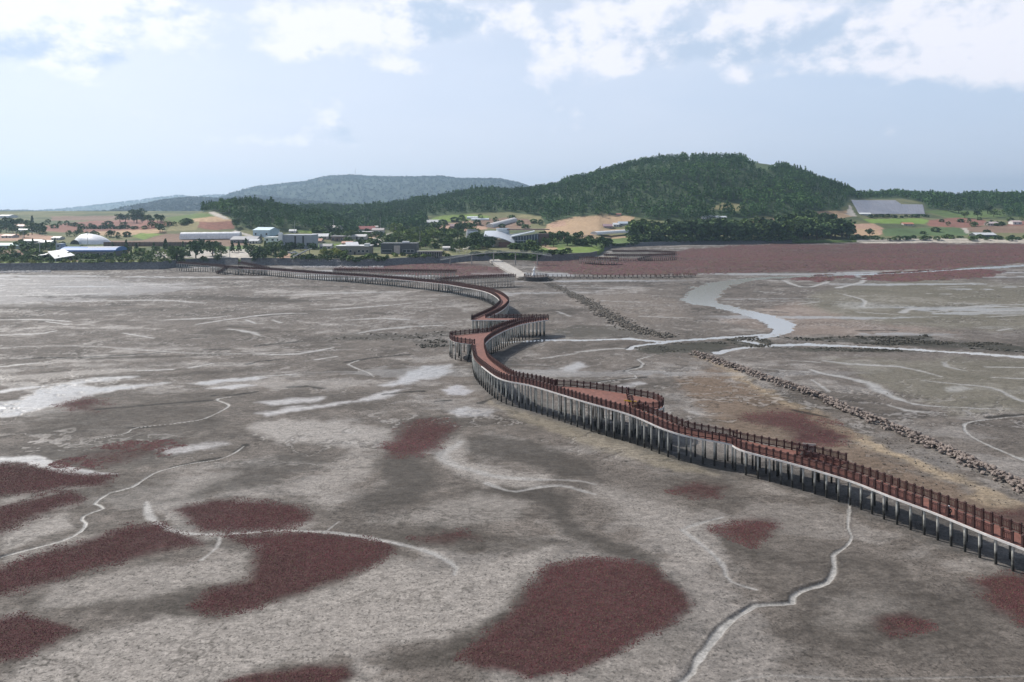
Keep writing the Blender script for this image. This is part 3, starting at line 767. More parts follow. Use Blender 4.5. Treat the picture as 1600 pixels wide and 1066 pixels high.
def mud_material():
    m = bpy.data.materials.new('mud')
    m.use_nodes = True
    nt = m.node_tree
    N, L = nt.nodes.new, nt.links.new
    b = nt.nodes['Principled BSDF']
    at = N('ShaderNodeAttribute')
    at.attribute_name = 'alb'
    ar = N('ShaderNodeAttribute')
    ar.attribute_name = 'rough'
    asp = N('ShaderNodeAttribute')
    asp.attribute_name = 'speck'
    tc = N('ShaderNodeTexCoord')

    def noise(s, d, r=.6):
        n = N('ShaderNodeTexNoise')
        n.inputs['Scale'].default_value = s
        n.inputs['Detail'].default_value = d
        n.inputs['Roughness'].default_value = r
        L(tc.outputs['Object'], n.inputs['Vector'])
        return n.outputs[0]

    def mr(v, a, c, lo, hi):
        n = N('ShaderNodeMapRange')
        L(v, n.inputs[0])
        for i, x in enumerate((a, c, lo, hi)):
            n.inputs[i + 1].default_value = x
        return n.outputs[0]

    def mul(a, c):
        n = N('ShaderNodeMath')
        n.operation = 'MULTIPLY'
        for i, v in enumerate((a, c)):
            if isinstance(v, float):
                n.inputs[i].default_value = v
            else:
                L(v, n.inputs[i])
        return n.outputs[0]

    mp = N('ShaderNodeMapping')
    mp.inputs['Scale'].default_value = (.6, 1.0, 1.0)
    L(tc.outputs['Object'], mp.inputs['Vector'])
    n1 = noise(4.6, 6, .72)
    n2 = noise(.35, 5)
    n3 = N('ShaderNodeTexNoise')
    n3.inputs['Scale'].default_value = 1.3
    n3.inputs['Detail'].default_value = 8
    n3.inputs['Roughness'].default_value = .82
    L(mp.outputs[0], n3.inputs['Vector'])
    k = mul(mr(n1, .34, .66, .70, 1.30), mr(n3.outputs[0], .36, .64, .62, 1.38))
    # burrows and seedlings: dark specks
    sp = mr(noise(3.2, 2, .6), .585, .625, 0.0, .78)
    spk = mul(sp, asp.outputs['Fac'])
    inv = N('ShaderNodeMath')
    inv.operation = 'SUBTRACT'
    inv.inputs[0].default_value = 1.0
    L(spk, inv.inputs[1])
    k = mul(k, inv.outputs[0])
    v = N('ShaderNodeVectorMath')
    v.operation = 'SCALE'
    L(at.outputs['Color'], v.inputs[0])
    L(k, v.inputs['Scale'])
    L(v.outputs[0], b.inputs['Base Color'])
    L(mul(ar.outputs['Fac'], mr(n2, .3, .7, .9, 1.12)), b.inputs['Roughness'])
    bp = N('ShaderNodeBump')
    bp.inputs['Strength'].default_value = .55
    bp.inputs['Distance'].default_value = .12
    L(n1, bp.inputs['Height'])
    L(bp.outputs[0], b.inputs['Normal'])
    L(mr(ar.outputs['Fac'], .30, .85, .55, .06), b.inputs['Specular IOR Level'])
    return m


def build_mud():
    pys = np.concatenate([np.arange(1090, 372, -.8), np.geomspace(372, 328.5, 50)])
    Ys = F * H / (pys - HY)
    Yn = np.concatenate([np.linspace(-260, 30, 24), np.linspace(33, Ys[0] - 1.5, 8)])
    Ys = np.concatenate([Yn, Ys])
    pxs = np.concatenate([np.linspace(-5200, -420, 24), np.arange(-400, 2001, 2.0), np.linspace(2020, 6800, 24)])
    W = (pxs - 800) / F
    X = W[None, :] * np.maximum(Ys, 45)[:, None]
    Y = np.repeat(Ys[:, None], len(pxs), 1)
    Yc = np.maximum(Y, 40)
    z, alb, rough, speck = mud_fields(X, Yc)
    z = np.where(Y > 900, z - .5, z)
    nr, nc = X.shape
    idx = np.arange(nr * nc).reshape(nr, nc)
    f = np.stack([idx[:-1, :-1], idx[:-1, 1:], idx[1:, 1:], idx[1:, :-1]], -1).reshape(-1, 4)
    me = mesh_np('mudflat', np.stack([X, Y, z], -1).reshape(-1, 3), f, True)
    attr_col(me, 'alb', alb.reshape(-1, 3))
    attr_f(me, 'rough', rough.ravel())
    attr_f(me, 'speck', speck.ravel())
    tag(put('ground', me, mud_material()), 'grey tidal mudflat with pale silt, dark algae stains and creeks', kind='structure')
    # water standing in the creeks
    w = bpy.data.materials.new('creek_water')
    w.use_nodes = True
    nt = w.node_tree
    b = nt.nodes['Principled BSDF']
    b.inputs['Base Color'].default_value = (.30, .29, .275, 1)
    b.inputs['Roughness'].default_value = .12
    tc = nt.nodes.new('ShaderNodeTexCoord')
    n = nt.nodes.new('ShaderNodeTexNoise')
    n.inputs['Scale'].default_value = .9
    n.inputs['Detail'].default_value = 4
    nt.links.new(tc.outputs['Object'], n.inputs['Vector'])
    bp = nt.nodes.new('ShaderNodeBump')
    bp.inputs['Strength'].default_value = .12
    bp.inputs['Distance'].default_value = .05
    nt.links.new(n.outputs[0], bp.inputs['Height'])
    nt.links.new(bp.outputs[0], b.inputs['Normal'])
    mb = MB()
    mb.add([(-60, 40, -.15), (60, 40, -.15), (520, 700, -.15), (-420, 700, -.15)], [(0, 1, 2, 3)])
    tag(mb.build('water', w), 'shallow water standing in the tidal creeks', kind='structure')


build_mud()


# ------------------------------------------------------------------ seepweed: many low tufts
def tufts_mesh(name, X, Y, Z, r, h, col):
    n = len(X)
    k = 5
    a = rng.random((n, 1)) * 6.28 + np.arange(k)[None, :] * 6.283 / k
    rr = r[:, None] * (.6 + .8 * rng.random((n, k)))
    v = np.empty((n, k + 1, 3))
    v[:, :k, 0] = X[:, None] + np.cos(a) * rr
    v[:, :k, 1] = Y[:, None] + np.sin(a) * rr
    v[:, :k, 2] = Z[:, None] + h[:, None] * (rng.random((n, k)) * .25)
    v[:, k, 0] = X + (rng.random(n) - .5) * r
    v[:, k, 1] = Y + (rng.random(n) - .5) * r
    v[:, k, 2] = Z + h
    b = (np.arange(n) * (k + 1))[:, None]
    f = np.stack([np.stack([b[:, 0] + i, b[:, 0] + (i + 1) % k, b[:, 0] + k], -1) for i in range(k)], 1).reshape(-1, 3)
    me = mesh_np(name, v.reshape(-1, 3), f)
    c = np.repeat(col[:, None, :], k + 1, 1).reshape(-1, 3)
    attr_col(me, 'alb', c)
    return me


def build_red():
    m = mat('seepweed', (0, 0, 0), .85, .25, 4.0, attr='alb', spec=.2)
    for dct, far in ((RED, False), (RED_FAR, True)):
        for label, (pts, dens) in dct.items():
            W = [gp(a, b) for a, b in pts]
            x0, x1 = min(p.x for p in W), max(p.x for p in W)
            y0, y1 = min(p.y for p in W), max(p.y for p in W)
            pad = 1.5 if not far else 6
            area = (x1 - x0 + 2 * pad) * (y1 - y0 + 2 * pad)
            per = (120.0 if np.mean([p.y for p in W]) < 110 else 36.0) if not far else .8
            n = int(min(area * per, 700000))
            X = x0 - pad + rng.random(n) * (x1 - x0 + 2 * pad)
            Y = y0 - pad + rng.random(n) * (y1 - y0 + 2 * pad)
            px, py = 800 + F * X / Y, HY + F * H / Y
            wa, wb = wpt(px, py, X, Y)
            msk = patch_mask(px, py, wa, wb, pts, 22 if not far else 4, 14 if not far else 5)
            pn = fbm(X / (1.1 if not far else 14), Y / (1.1 if not far else 9), 4, 88)
            pn2 = fbm(X / (6 if not far else 60), Y / (4 if not far else 25), 4, 66)
            # fragments loosen towards the rim
            keep = (msk * (.35 + .9 * dens) + (rng.random(n) - .5) * .85 + (pn - .5) * (1.6 + 1.2 * (1 - dens)) + (pn2 - .5) * ((1.5 if not far else 3.2) + 1.4 * (1 - dens)) > (.52 if not far else .60)) & (msk > .03)
            X, Y, pn2 = X[keep], Y[keep], pn2[keep]
            if not len(X):
                continue
            z = mud_fields(X, Y)[0]
            dry = z > -.14
            X, Y, z, pn2 = X[dry], Y[dry], z[dry], pn2[dry]
            n = len(X)
            r = (.045 + .065 * rng.random(n)) * (1 if y0 < 95 else 1.7) if not far else (.6 + 1.1 * rng.random(n))
            h = (.03 + .06 * rng.random(n)) if not far else (.15 + .25 * rng.random(n))
            t = rng.random((n, 1)) * .7 + (pn2[:, None] - .35) * .9
            t = np.clip(t, 0, 1)
            col = np.array([[.062, .030, .030]]) * (1 - t) + np.array([[.132, .044, .049]]) * t
            if far:
                col = np.array([[.070, .050, .046]]) * (1 - t) + np.array([[.135, .060, .064]]) * t
            br = rng.random((n, 1)) < .2
            col = np.where(br, np.array([[.10, .075, .05]]), col)
            me = tufts_mesh('seepweed', X, Y, z - .03, r, h, col)
            tag(put('seepweed', me, m), label, kind='stuff')


build_red()


# ------------------------------------------------------------------ boardwalks
M_DECK = mat('deck_boards', (.168, .070, .053), .8, .32, 1.6)
M_POST = mat('dark_timber', (.050, .020, .017), .75, .35, 5.0)
M_PANEL = mat('stained_timber', (.078, .030, .027), .7, .3, 5.0)
M_EDGE = mat('pale_edge_beam', (.62, .60, .58), .6, .18, 1.5)
M_GREYWOOD = mat('grey_timber', (.10, .085, .078), .8, .3, 3.0)


def pile_material():
    m = mat('pile_concrete', (.40, .40, .365), .85, .35, 2.5)
    nt = m.node_tree
    b = nt.nodes['Principled BSDF']
    src = b.inputs['Base Color'].links[0].from_socket
    g = nt.nodes.new('ShaderNodeNewGeometry')
    s = nt.nodes.new('ShaderNodeSeparateXYZ')
    nt.links.new(g.outputs['Position'], s.inputs[0])
    n = nt.nodes.new('ShaderNodeTexNoise')
    n.inputs['Scale'].default_value = 1.7
    nt.links.new(g.outputs['Position'], n.inputs['Vector'])
    ad = nt.nodes.new('ShaderNodeMath')
    ad.operation = 'MULTIPLY_ADD'
    nt.links.new(n.outputs[0], ad.inputs[0])
    ad.inputs[1].default_value = -2.2
    nt.links.new(s.outputs[2], ad.inputs[2])
    r = nt.nodes.new('ShaderNodeMapRange')
    r.inputs[1].default_value = -.35
    r.inputs[2].default_value = .75
    nt.links.new(ad.outputs[0], r.inputs[0])
    mx = nt.nodes.new('ShaderNodeMix')
    mx.data_type = 'RGBA'
    nt.links.new(r.outputs[0], mx.inputs[0])
    mx.inputs[6].default_value = (.022, .022, .019, 1)
    nt.links.new(src, mx.inputs[7])
    nt.links.new(mx.outputs[2], b.inputs['Base Color'])
    return m


M_PILE = pile_material()


def post_mesh():
    mb = MB()
    mb.box((0, 0, .52), (.20, .20, 1.04))
    mb.box((0, 0, 1.06), (.26, .26, .06))
    mb.box((0, 0, 1.14), (.21, .21, .10), 0, .45)
    return mb.mesh('railing_post')


def panel_mesh():
    """one bay, 1 m long along +X, scaled to its bay"""
    mb = MB()
    mb.box((.5, 0, .94), (1, .13, .09))
    mb.box((.5, 0, .20), (1, .07, .12))
    mb.box((.5, 0, .79), (1, .06, .08))
    for i in range(6):
        mb.box((.5 / 6 + i / 6, 0, .50), (.075, .05, .56))
    return mb.mesh('railing_panel')


def pile_mesh():
    mb = MB()
    mb.tube([(0, 0, 0), (0, 0, 1)], [.135, .13], 8)
    return mb.mesh('pile', True)


ME_POST, ME_PANEL, ME_PILE = post_mesh(), panel_mesh(), pile_mesh()
ME_BEAM = MB().box((0, 0, 0), (1, 1, 1)).mesh('cross_beam')
ME_BEAM.materials.append(M_GREYWOOD)
ME_POST.materials.append(M_POST)
ME_PANEL.materials.append(M_PANEL)
ME_PILE.materials.append(M_PILE)


def merged(name, me, mats, m):
    """one mesh of many placed copies of me"""
    nv = len(me.vertices)
    co = np.empty(nv * 3, np.float32)
    me.vertices.foreach_get('co', co)
    co = np.c_[co.reshape(-1, 3), np.ones(nv)]
    fs = [tuple(p.vertices) for p in me.polygons]
    v = np.concatenate([co @ np.array(M).T[:, :3] for M in mats])
    f = [tuple(i + k * nv for i in t) for k in range(len(mats)) for t in fs]
    out = bpy.data.meshes.new(name)
    out.from_pydata(v.tolist(), [], f)
    out.materials.append(m)
    return out


CAMP = Vector((0, 0, H))


def many_parts(name, me, mats, parent, m, most=100):
    """the nearest as parts of their own, the rest as one part"""
    def seen(M):
        p = M.translation
        q = 800 + F * p.x / max(p.y, 1)
        return p.y + (500 if q < -10 or q > 1610 else 0)
    mats = sorted(mats, key=seen)
    for M in mats[:most]:
        o = bpy.data.objects.new(name, me)
        COL.objects.link(o)
        o.parent = parent
        o.matrix_local = M
    if len(mats) > most:
        o = put(name, merged(name, me, mats[most:], m), None, parent)
        o['kind'] = 'stuff'


def rail_mats(line, posts, panels, bay=1.0, skip=None):
    """line: (n,3) points along the edge of a deck"""
    P = resample(line, bay)
    for i, p in enumerate(P):
        d = P[min(i + 1, len(P) - 1)] - P[max(i - 1, 0)]
        rz = math.atan2(d[1], d[0])
        posts.append(Matrix.Translation(p) @ Matrix.Rotation(rz, 4, 'Z'))
        if i + 1 < len(P):
            q = P[i + 1]
            mid = (p + q) / 2
            mpx = 800 + F * mid[0] / mid[1]
            if skip and any(a <= mpx <= b for a, b in skip):
                continue
            e = q - p
            L = np.linalg.norm(e)
            X = Vector(e / L)
            Yv = Vector((0, 0, 1)).cross(X).normalized()
            Zv = Vector((0, 0, 1))
            M = Matrix((
                (X.x * L, Yv.x, 0, p[0]),
                (X.y * L, Yv.y, 0, p[1]),
                (X.z * L, 0, 1, p[2]),
                (0, 0, 0, 1)))
            panels.append(M)


def strip(mb, a, b, t):
    """deck slab between two edge lines"""
    n = len(a)
    vs = [tuple(p) for p in a] + [tuple(p) for p in b]
    vs += [(p[0], p[1], p[2] - t) for p in a] + [(p[0], p[1], p[2] - t) for p in b]
    fs = []
    for i in range(n - 1):
        fs.append((n + i, n + i + 1, i + 1, i))
        fs.append((2 * n + i, 2 * n + i + 1, 3 * n + i + 1, 3 * n + i))
        fs.append((i, i + 1, 2 * n + i + 1, 2 * n + i))
        fs.append((3 * n + i, 3 * n + i + 1, n + i + 1, n + i))
    fs += [(0, n, 3 * n, 2 * n), (2 * n - 1, n - 1, 3 * n - 1, 4 * n - 1)]
    mb.add(vs, fs)


def edge_beam(mb, line, off, z0, z1, w=.10):
    """thin beam along the outer side of an edge line; off = unit side (+ left)"""
    n = len(line)
    nrm = []
    for i in range(n):
        d = line[min(i + 1, n - 1)] - line[max(i - 1, 0)]
        d = d / (np.linalg.norm(d[:2]) + 1e-9)
        nrm.append(np.array([-d[1], d[0], 0]) * off)
    a = [line[i] + nrm[i] * .012 + np.array([0, 0, z1]) for i in range(n)]
    b = [line[i] + nrm[i] * (.012 + w) + np.array([0, 0, z1]) for i in range(n)]
    if off > 0:
        strip(mb, b, a, z1 - z0)
    else:
        strip(mb, a, b, z1 - z0)


def lane(pts, width, step=.5):
    """pts: (px, py, z, side) edge points; returns left and right edges"""
    G = [gp(p[0], p[1], p[2]) for p in pts]
    cen = []
    for i, (g, p) in enumerate(zip(G, pts)):
        # neighbours on the same side give the direction
        js = [j for j in range(max(0, i - 1), min(len(pts), i + 2)) if pts[j][3] == p[3]]
        if len(js) < 2:
            js = [max(0, i - 1), min(len(pts) - 1, i + 1)]
        d = G[js[-1]] - G[js[0]]
        d.z = 0
        d.normalize()
        nl = Vector((-d.y, d.x, 0))
        c = g + nl * (-p[3] * width / 2)
        cen.append(tuple(c))
    C = smooth_line(cen, step)
    k = np.array([1, 2, 3, 2, 1]) / 9
    Cp = np.concatenate([C[:1], C[:1], C, C[-1:], C[-1:]])
    C = sum(k[i] * Cp[i:len(C) + i] for i in range(5))
    l, r = [], []
    for i in range(len(C)):
        d = C[min(i + 1, len(C) - 1)] - C[max(i - 1, 0)]
        d = d / np.linalg.norm(d[:2])
        n = np.array([-d[1], d[0], 0])
        l.append(C[i] + n * width / 2)
        r.append(C[i] - n * width / 2)
    return C, np.array(l), np.array(r)


def pile_mats(points, zs=-.8):
    out = []
    for p in points:
        top = p[2] - .32
        out.append(Matrix.Translation((p[0], p[1], zs)) @ Matrix.Diagonal((1, 1, top - zs, 1)))
    return out


def cap_beams(mb, a, b, every):
    """cross beams under the deck over each pair of piles"""
    for i in range(0, len(a), every):
        p, q = Vector(a[i]), Vector(b[i])
        p.z -= .24
        q.z -= .24
        mb.bar(p, q, .22, .2)


def main_boardwalk():
    W = 2.9
    t = thing('boardwalk', 'long winding timber boardwalk on concrete piles snaking across the mudflat to the village shore', 'boardwalk')
    L1 = [(1780, 931, 2.7, 1), (1690, 893, 2.7, 1), (1600, 856, 2.75, 1), (1548, 836, 2.8, 1), (1465, 802, 2.85, 1), (1393, 775, 2.95, 1), (1340, 754, 3.0, 1),
          (1300, 741, 3.05, 1), (1234, 722, 3.1, 1), (1160, 703, 3.2, 1), (1145, 693.8, 3.25, 1), (1060, 677, 3.75, 1), (1000, 653, 4.25, 1),
          (975, 644, 4.45, 1), (911, 626, 4.6, 1), (831, 602, 4.5, 1), (784, 592, 4.3, 1), (757, 575, 4.25, 1), (742, 561, 4.2, 1), (738, 549, 4.2, 1),
          (757.5, 538, 4.2, -1), (766.5, 528.4, 4.2, -1), (780, 520.5, 4.25, -1), (794.7, 513.8, 4.25, -1), (813.8, 507, 4.3, -1),
          (836.3, 502.5, 4.3, -1), (854.4, 499.7, 4.3, -1)]
    C1, l1, r1 = lane(L1, W)
    L3 = [(736.5, 499.6, 4.3, 1), (752.3, 492.7, 4.25, 1), (764.7, 487, 4.2, 1), (773.7, 481.4, 4.2, 1), (779.3, 475.8, 4.2, 1), (781.4, 471, 4.15, 1),
          (776, 464.5, 4.0, 1), (767, 459, 3.9, 1), (755.7, 455, 3.85, 1), (741, 451.6, 3.8, 1), (720.8, 448.2, 3.7, 1), (701.7, 444.8, 3.6, 1),
          (677, 442, 3.5, 1), (660, 440.3, 3.4, 1), (610, 435.6, 3.2, 1), (560, 431.9, 3.1, 1), (510, 428.8, 3.0, 1), (460, 425.2, 3.0, 1),
          (416, 421.8, 3.0, 1), (384, 420.4, 3.1, 1), (366, 419.4, 3.2, 1)]
    C3, l3, r3 = lane(L3, W, .8)
    deck, edge, caps = MB(), MB(), MB()
    strip(deck, l1, r1, .16)
    strip(deck, l3, r3, .16)
    # the turn at the tip
    e = C1[-1]
    tipf = gp(856.5, 500.0, 4.3)
    xl = gp(736.7, 499.9, 4.3)
    ret = np.array([[xl.x, xl.y, 4.296], [e[0] + 1.6, xl.y, 4.296]])
    retb = ret + np.array([0, 3.3, 0])
    strip(deck, retb, ret, .16)
    # platforms
    P1 = [gp(a, b, 4.56) for a, b in ((860, 602.5), (892, 604), (926, 607.6), (962, 612.6), (996, 619), (1013, 622), (1025, 625), (1033, 629), (1037, 633.5), (1034, 637), (1026, 639.5), (1010, 639.7), (999, 637))]
    inner1 = [Vector(c) for c in C1 if gp(1003, 650, 4.3).y < c[1] < gp(850, 607, 4.5).y]
    deck.prism([(p.x, p.y, p.z) for p in P1] + [(c.x, c.y, min(4.57, c.z + .004)) for c in inner1], -.15, .005)
    P2 = [gp(a, b, 4.2) for a, b in ((741.5, 537.6), (731, 536.5), (720, 535), (711, 533.4), (705, 531), (702.3, 528), (704, 525.5), (709, 524), (724, 522.6), (736, 521.4), (752, 519.9), (768, 518.4))]
    inner2 = [Vector(c) for c in C1 if P2[0].y - 2 < c[1] < P2[-1].y and c[0] < 8]
    deck.prism([(p.x, p.y, p.z) for p in P2] + [(c.x, c.y, 4.2) for c in inner2[::-1]], -.15, .006)
    P3 = [gp(a, b, z) for a, b, z in ((1146, 685.5, 3.2), (1166, 689, 3.2), (1194, 695, 3.18), (1236, 702.5, 3.15), (1283, 711.8, 3.1), (1322, 722, 3.05))]
    inner3 = [Vector(c) for c in C1 if gp(1322, 735, 3.05).y < c[1] < gp(1140, 692, 3.2).y]
    deck.prism([(p.x, p.y, p.z) for p in P3] + [(c.x, c.y, c.z) for c in inner3], -.15, .006)
    do = deck.build('deck', M_DECK, t)
    edge_beam(edge, l1[:int(len(l1) * .62)], 1, -.25, -.03)
    tipstart = next(i for i, c in enumerate(C1) if c[1] > 128)
    edge_beam(edge, r1[tipstart:], -1, -.27, -.03)
    edge_beam(edge, l3, 1, -.27, -.03)
    edge_beam(edge, r3, -1, -.27, -.03)
    edge_beam(edge, ret, -1, -.27, -.03)
    edge_beam(edge, resample([tuple(p) for p in P2], .6), -1, -.27, -.03)
    edge_beam(edge, resample([tuple(p) for p in P1], .6), 1, -.27, -.03)
    edge_beam(edge, resample([tuple(p) for p in P3[::-1]], .6), -1, -.27, -.03)
    edge.build('edge_beam', M_EDGE, t)
    # piles: two rows under each lane, more under the platforms
    pl = []
    near = [i for i in range(len(C1)) if C1[i][1] < 103]
    k1 = near[-1]
    i = 0
    while i < len(C1):
        for s in (l1, r1):
            q = s[i] + (C1[i] - s[i]) * .14
            pl.append(q)
        i += 3
    for i in range(0, len(C3), 2):
        for s in (l3, r3):
            pl.append(s[i] + (C3[i] - s[i]) * .12)
    for x in np.arange(ret[0][0] + .3, ret[1][0], 1.1):
        for dy in (.3, 2.9):
            pl.append(np.array([x, ret[0][1] + dy, 4.296]))
    for poly, st in ((P1 + inner1, 2.5), (P2 + inner2[::-1], 2.4), (P3 + inner3, 2.2)):
        q = [(p.x, p.y) for p in poly]
        zz = poly[0].z
        xs, ys = np.meshgrid(np.arange(min(a for a, b in q), max(a for a, b in q), st), np.arange(min(b for a, b in q), max(b for a, b in q), st))
        dd = in_poly(xs, ys, q)
        for x, y, d in zip(xs.ravel(), ys.ravel(), dd.ravel()):
            if d > .25:
                pl.append(np.array([x, y, zz]))
    for P in (P1, P2, P3):
        for p in resample([tuple(a) for a in P], 1.9)[1:-1]:
            pl.append(p + np.array([0, .0, 0]))
    many_parts('pile', ME_PILE, pile_mats(pl), t, M_PILE)
    bm_ = []
    for i in list(range(0, len(C1), 4)) + [-1 - i for i in range(0, len(C3), 2)]:
        p, q = (Vector(l1[i]), Vector(r1[i])) if i >= 0 else (Vector(l3[-1 - i]), Vector(r3[-1 - i]))
        c = (p + q) / 2
        bm_.append(Matrix.Translation((c.x, c.y, c.z - .26)) @ Matrix.Rotation(math.atan2(q.y - p.y, q.x - p.x), 4, 'Z') @ Matrix.Diagonal(((q - p).length - .3, .2, .17, 1)))
    many_parts('cross_beam', ME_BEAM, bm_, t, M_GREYWOOD)
    caps = MB()
    for s in (.25, .75):
        caps_line = [tuple(l1[i] * (1 - s) + r1[i] * s - np.array([0, 0, .23])) for i in range(0, len(l1), 4)]
        for a, b in zip(caps_line, caps_line[1:]):
            caps.bar(a, b, .12, .12)
        caps.build('stringer', M_GREYWOOD, t)
        caps = MB()
    # railings
    posts, panels = [], []
    gap = [(1440, 1450.5), (1479.5, 1500.5), (1548, 1560.5), (1580.5, 1590.5)]
    lend = next(i for i, c in enumerate(l1) if c[1] > P2[0].y - .3)
    ins_l1 = l1 + (C1 - l1) * .06
    ins_r1 = r1 + (C1 - r1) * .06
    rail_mats(ins_l1[:lend], posts, panels, .92, gap)
    # the right-hand side is open where platforms join it
    a3 = next(i for i, c in enumerate(C1) if c[1] > P3[-1].y + 1.2)
    b3 = next(i for i, c in enumerate(C1) if c[1] > P3[0].y - 1.2)
    a1 = next(i for i, c in enumerate(C1) if c[1] > P1[-1].y - .5 and c[0] < 21)
    b1 = next(i for i, c in enumerate(C1) if c[1] > P1[0].y - 1.0 and c[0] < 12)
    rail_mats(ins_r1[:a3], posts, panels, .92)
    rail_mats(ins_r1[b3:a1], posts, panels, .95)
    rail_mats(ins_r1[b1:], posts, panels, 1.0)
    b2 = next(i for i, c in enumerate(l1) if c[1] > P2[-1].y + .2)
    rail_mats(ins_l1[b2:-4], posts, panels, 1.0)
    rail_mats(np.array([tuple(p) for p in P2]), posts, panels, 1.25)
    rail_mats(np.array([tuple(p) for p in P1]), posts, panels, 1.15)
    rail_mats(np.array([tuple(p) for p in P3]), posts, panels, .95)
    # a short railing across the round platform
    q0, q1 = gp(979, 616, 4.56), gp(983.5, 634, 4.5)
    rail_mats(np.array([tuple(q0), tuple(q1)]), posts, panels, 1.3)
    ins_l3, ins_r3 = l3 + (C3 - l3) * .06, r3 + (C3 - r3) * .06
    rail_mats(ins_l3[1:], posts, panels, 1.05)
    rail_mats(ins_r3[5:], posts, panels, 1.05)
    rail_mats(np.array([ret[1], retb[1]]), posts, panels, 1.0)
    rail_mats(np.array([retb[0] + [5.2, 0, 0], retb[1]]), posts, panels, 1.05)
    rail_mats(np.array([ret[0], retb[0]]), posts, panels, 1.05)
    many_parts('railing_post', ME_POST, posts, t, M_POST)
    many_parts('railing_panel', ME_PANEL, panels, t, M_PANEL)
    return dict(C1=C1, l1=l1, r1=r1, C3=C3, P1=P1, P3=P3)


BW = main_boardwalk()


def small_boardwalk(label, group, pts, z, W, step_pile=1.6, bay=1.2, base=-.6, rails=True):
    """a straight or bent deck; pts = photo pixels of its nearer edge at height z"""
    t = thing('boardwalk', label, 'boardwalk', group=group)
    G = [gp(a, b, zz) for a, b, zz in [(p[0], p[1], p[2] if len(p) > 2 else z) for p in pts]]
    C = resample([tuple(g) for g in G], .8)
    l, r = [], []
    for i in range(len(C)):
        d = C[min(i + 1, len(C) - 1)] - C[max(i - 1, 0)]
        d = d / np.linalg.norm(d[:2])
        n = np.array([-d[1], d[0], 0])
        if n[1] < 0:
            n = -n
        l.append(C[i] + n * W)
        r.append(C[i])
    l, r = np.array(l), np.array(r)
    mb = MB()
    strip(mb, l, r, .16)
    mb.build('deck', M_GREYWOOD, t)
    e = MB()
    edge_beam(e, r, -1, -.27, -.02)
    e.build('edge_beam', M_GREYWOOD, t)
    pl = []
    k = max(1, int(step_pile / .8))
    for i in range(0, len(C), k):
        pl += [r[i] + (l[i] - r[i]) * .1, r[i] + (l[i] - r[i]) * .9]
    many_parts('pile', ME_PILE, pile_mats(pl, base), t, M_PILE)
    if rails:
        posts, panels = [], []
        rail_mats(r, posts, panels, bay)
        rail_mats(l, posts, panels, bay)
        if rails == 'rope':
            panels = []
        many_parts('railing_post', ME_POST, posts, t, M_POST)
        if panels:
            many_parts('railing_panel', ME_PANEL, panels, t, M_PANEL)
        else:
            rp = MB()
            for e in (l, r):
                for i in range(len(e) - 1):
                    rp.bar(tuple(e[i] + np.array([0, 0, .95])), tuple(e[i + 1] + np.array([0, 0, .95])), .05)
            rp.build('rail', M_POST, t)
    return t, l, r


G_BW = 'boardwalks by the village shore'
small_boardwalk('straight dark boardwalk spur behind the winding one, ending square in mid flat', G_BW, [(520, 423.5), (600, 424.2), (660, 425), (711.5, 425.6)], 4.6, 2.6, 2.4)
t3, l3b, r3b = small_boardwalk('boardwalk arm leading from the winding walk to the concrete causeway', G_BW, [(686, 438.6), (720, 436.2), (760, 434), (806, 432)], 4.4, 2.6, 1.6)
br = MB()
for zz in (2.3, 1.0):
    br.bar(tuple(r3b[3] + np.array([0, .25, zz - r3b[3][2]])), tuple(r3b[-2] + np.array([0, .25, zz - r3b[-2][2]])), .14, .14)
br.build('brace', M_GREYWOOD, t3)
tl, _, _ = small_boardwalk('low boardwalk running right from the statue platform along the red meadow', G_BW, [(857, 432.8), (940, 432.9), (1024, 432.6)], .7, 1.5, 3.2, 2.2, rails='rope')
small_boardwalk('low ramp lying on the mud at the far end of the low boardwalk', G_BW, [(1026, 433.2, .5), (1050, 431.6, 1.0), (1087, 430.9, .8)], 1.0, 1.5, 3.2, 2.2, rails='rope')
small_boardwalk('short dark boardwalk landing below the green lawn', G_BW, [(905, 403.5), (932, 405.5), (966, 405.8)], 3.4, 6.0, 2.4, 1.6)
small_boardwalk('front arm of the looped boardwalk over the red meadow', G_BW, [(944, 399.6), (1000, 400.2), (1057, 398.4)], 3.4, 2.4, 2.0, 1.4)
small_boardwalk('back arm of the looped boardwalk over the red meadow', G_BW, [(958, 393.6), (1010, 393.2), (1054, 395.3)], 3.4, 2.4, 2.0, 1.4)
small_boardwalk('stair flight dropping from the looped boardwalk to the mud', G_BW, [(1018, 399.6, 3.3), (1008, 403.4, 1.8), (996, 406.3, .3)], 2, 1.6, 1.6, 1.4)
small_boardwalk('dark boardwalk ramp from the winding walk to the seawall on the left', G_BW, [(372, 420.4, 3.2), (330, 415.5, 3.4), (276, 411.6, 4.2)], 3.2, 2.4, 1.6, 1.4)
small_boardwalk('pale gangway rising from the winding walk to the seawall crest', G_BW, [(416, 420.6, 3.2), (394, 415.6, 4.2), (372, 411.6, 4.8)], 3.2, 2.0, 2.4, 1.4)
small_boardwalk('short stair dropping from the shore ramp to the mud', G_BW, [(352, 419.8, 3.2), (346, 424.0, 1.6), (338, 427.6, .2)], 2, 1.5, 1.6, 1.4)


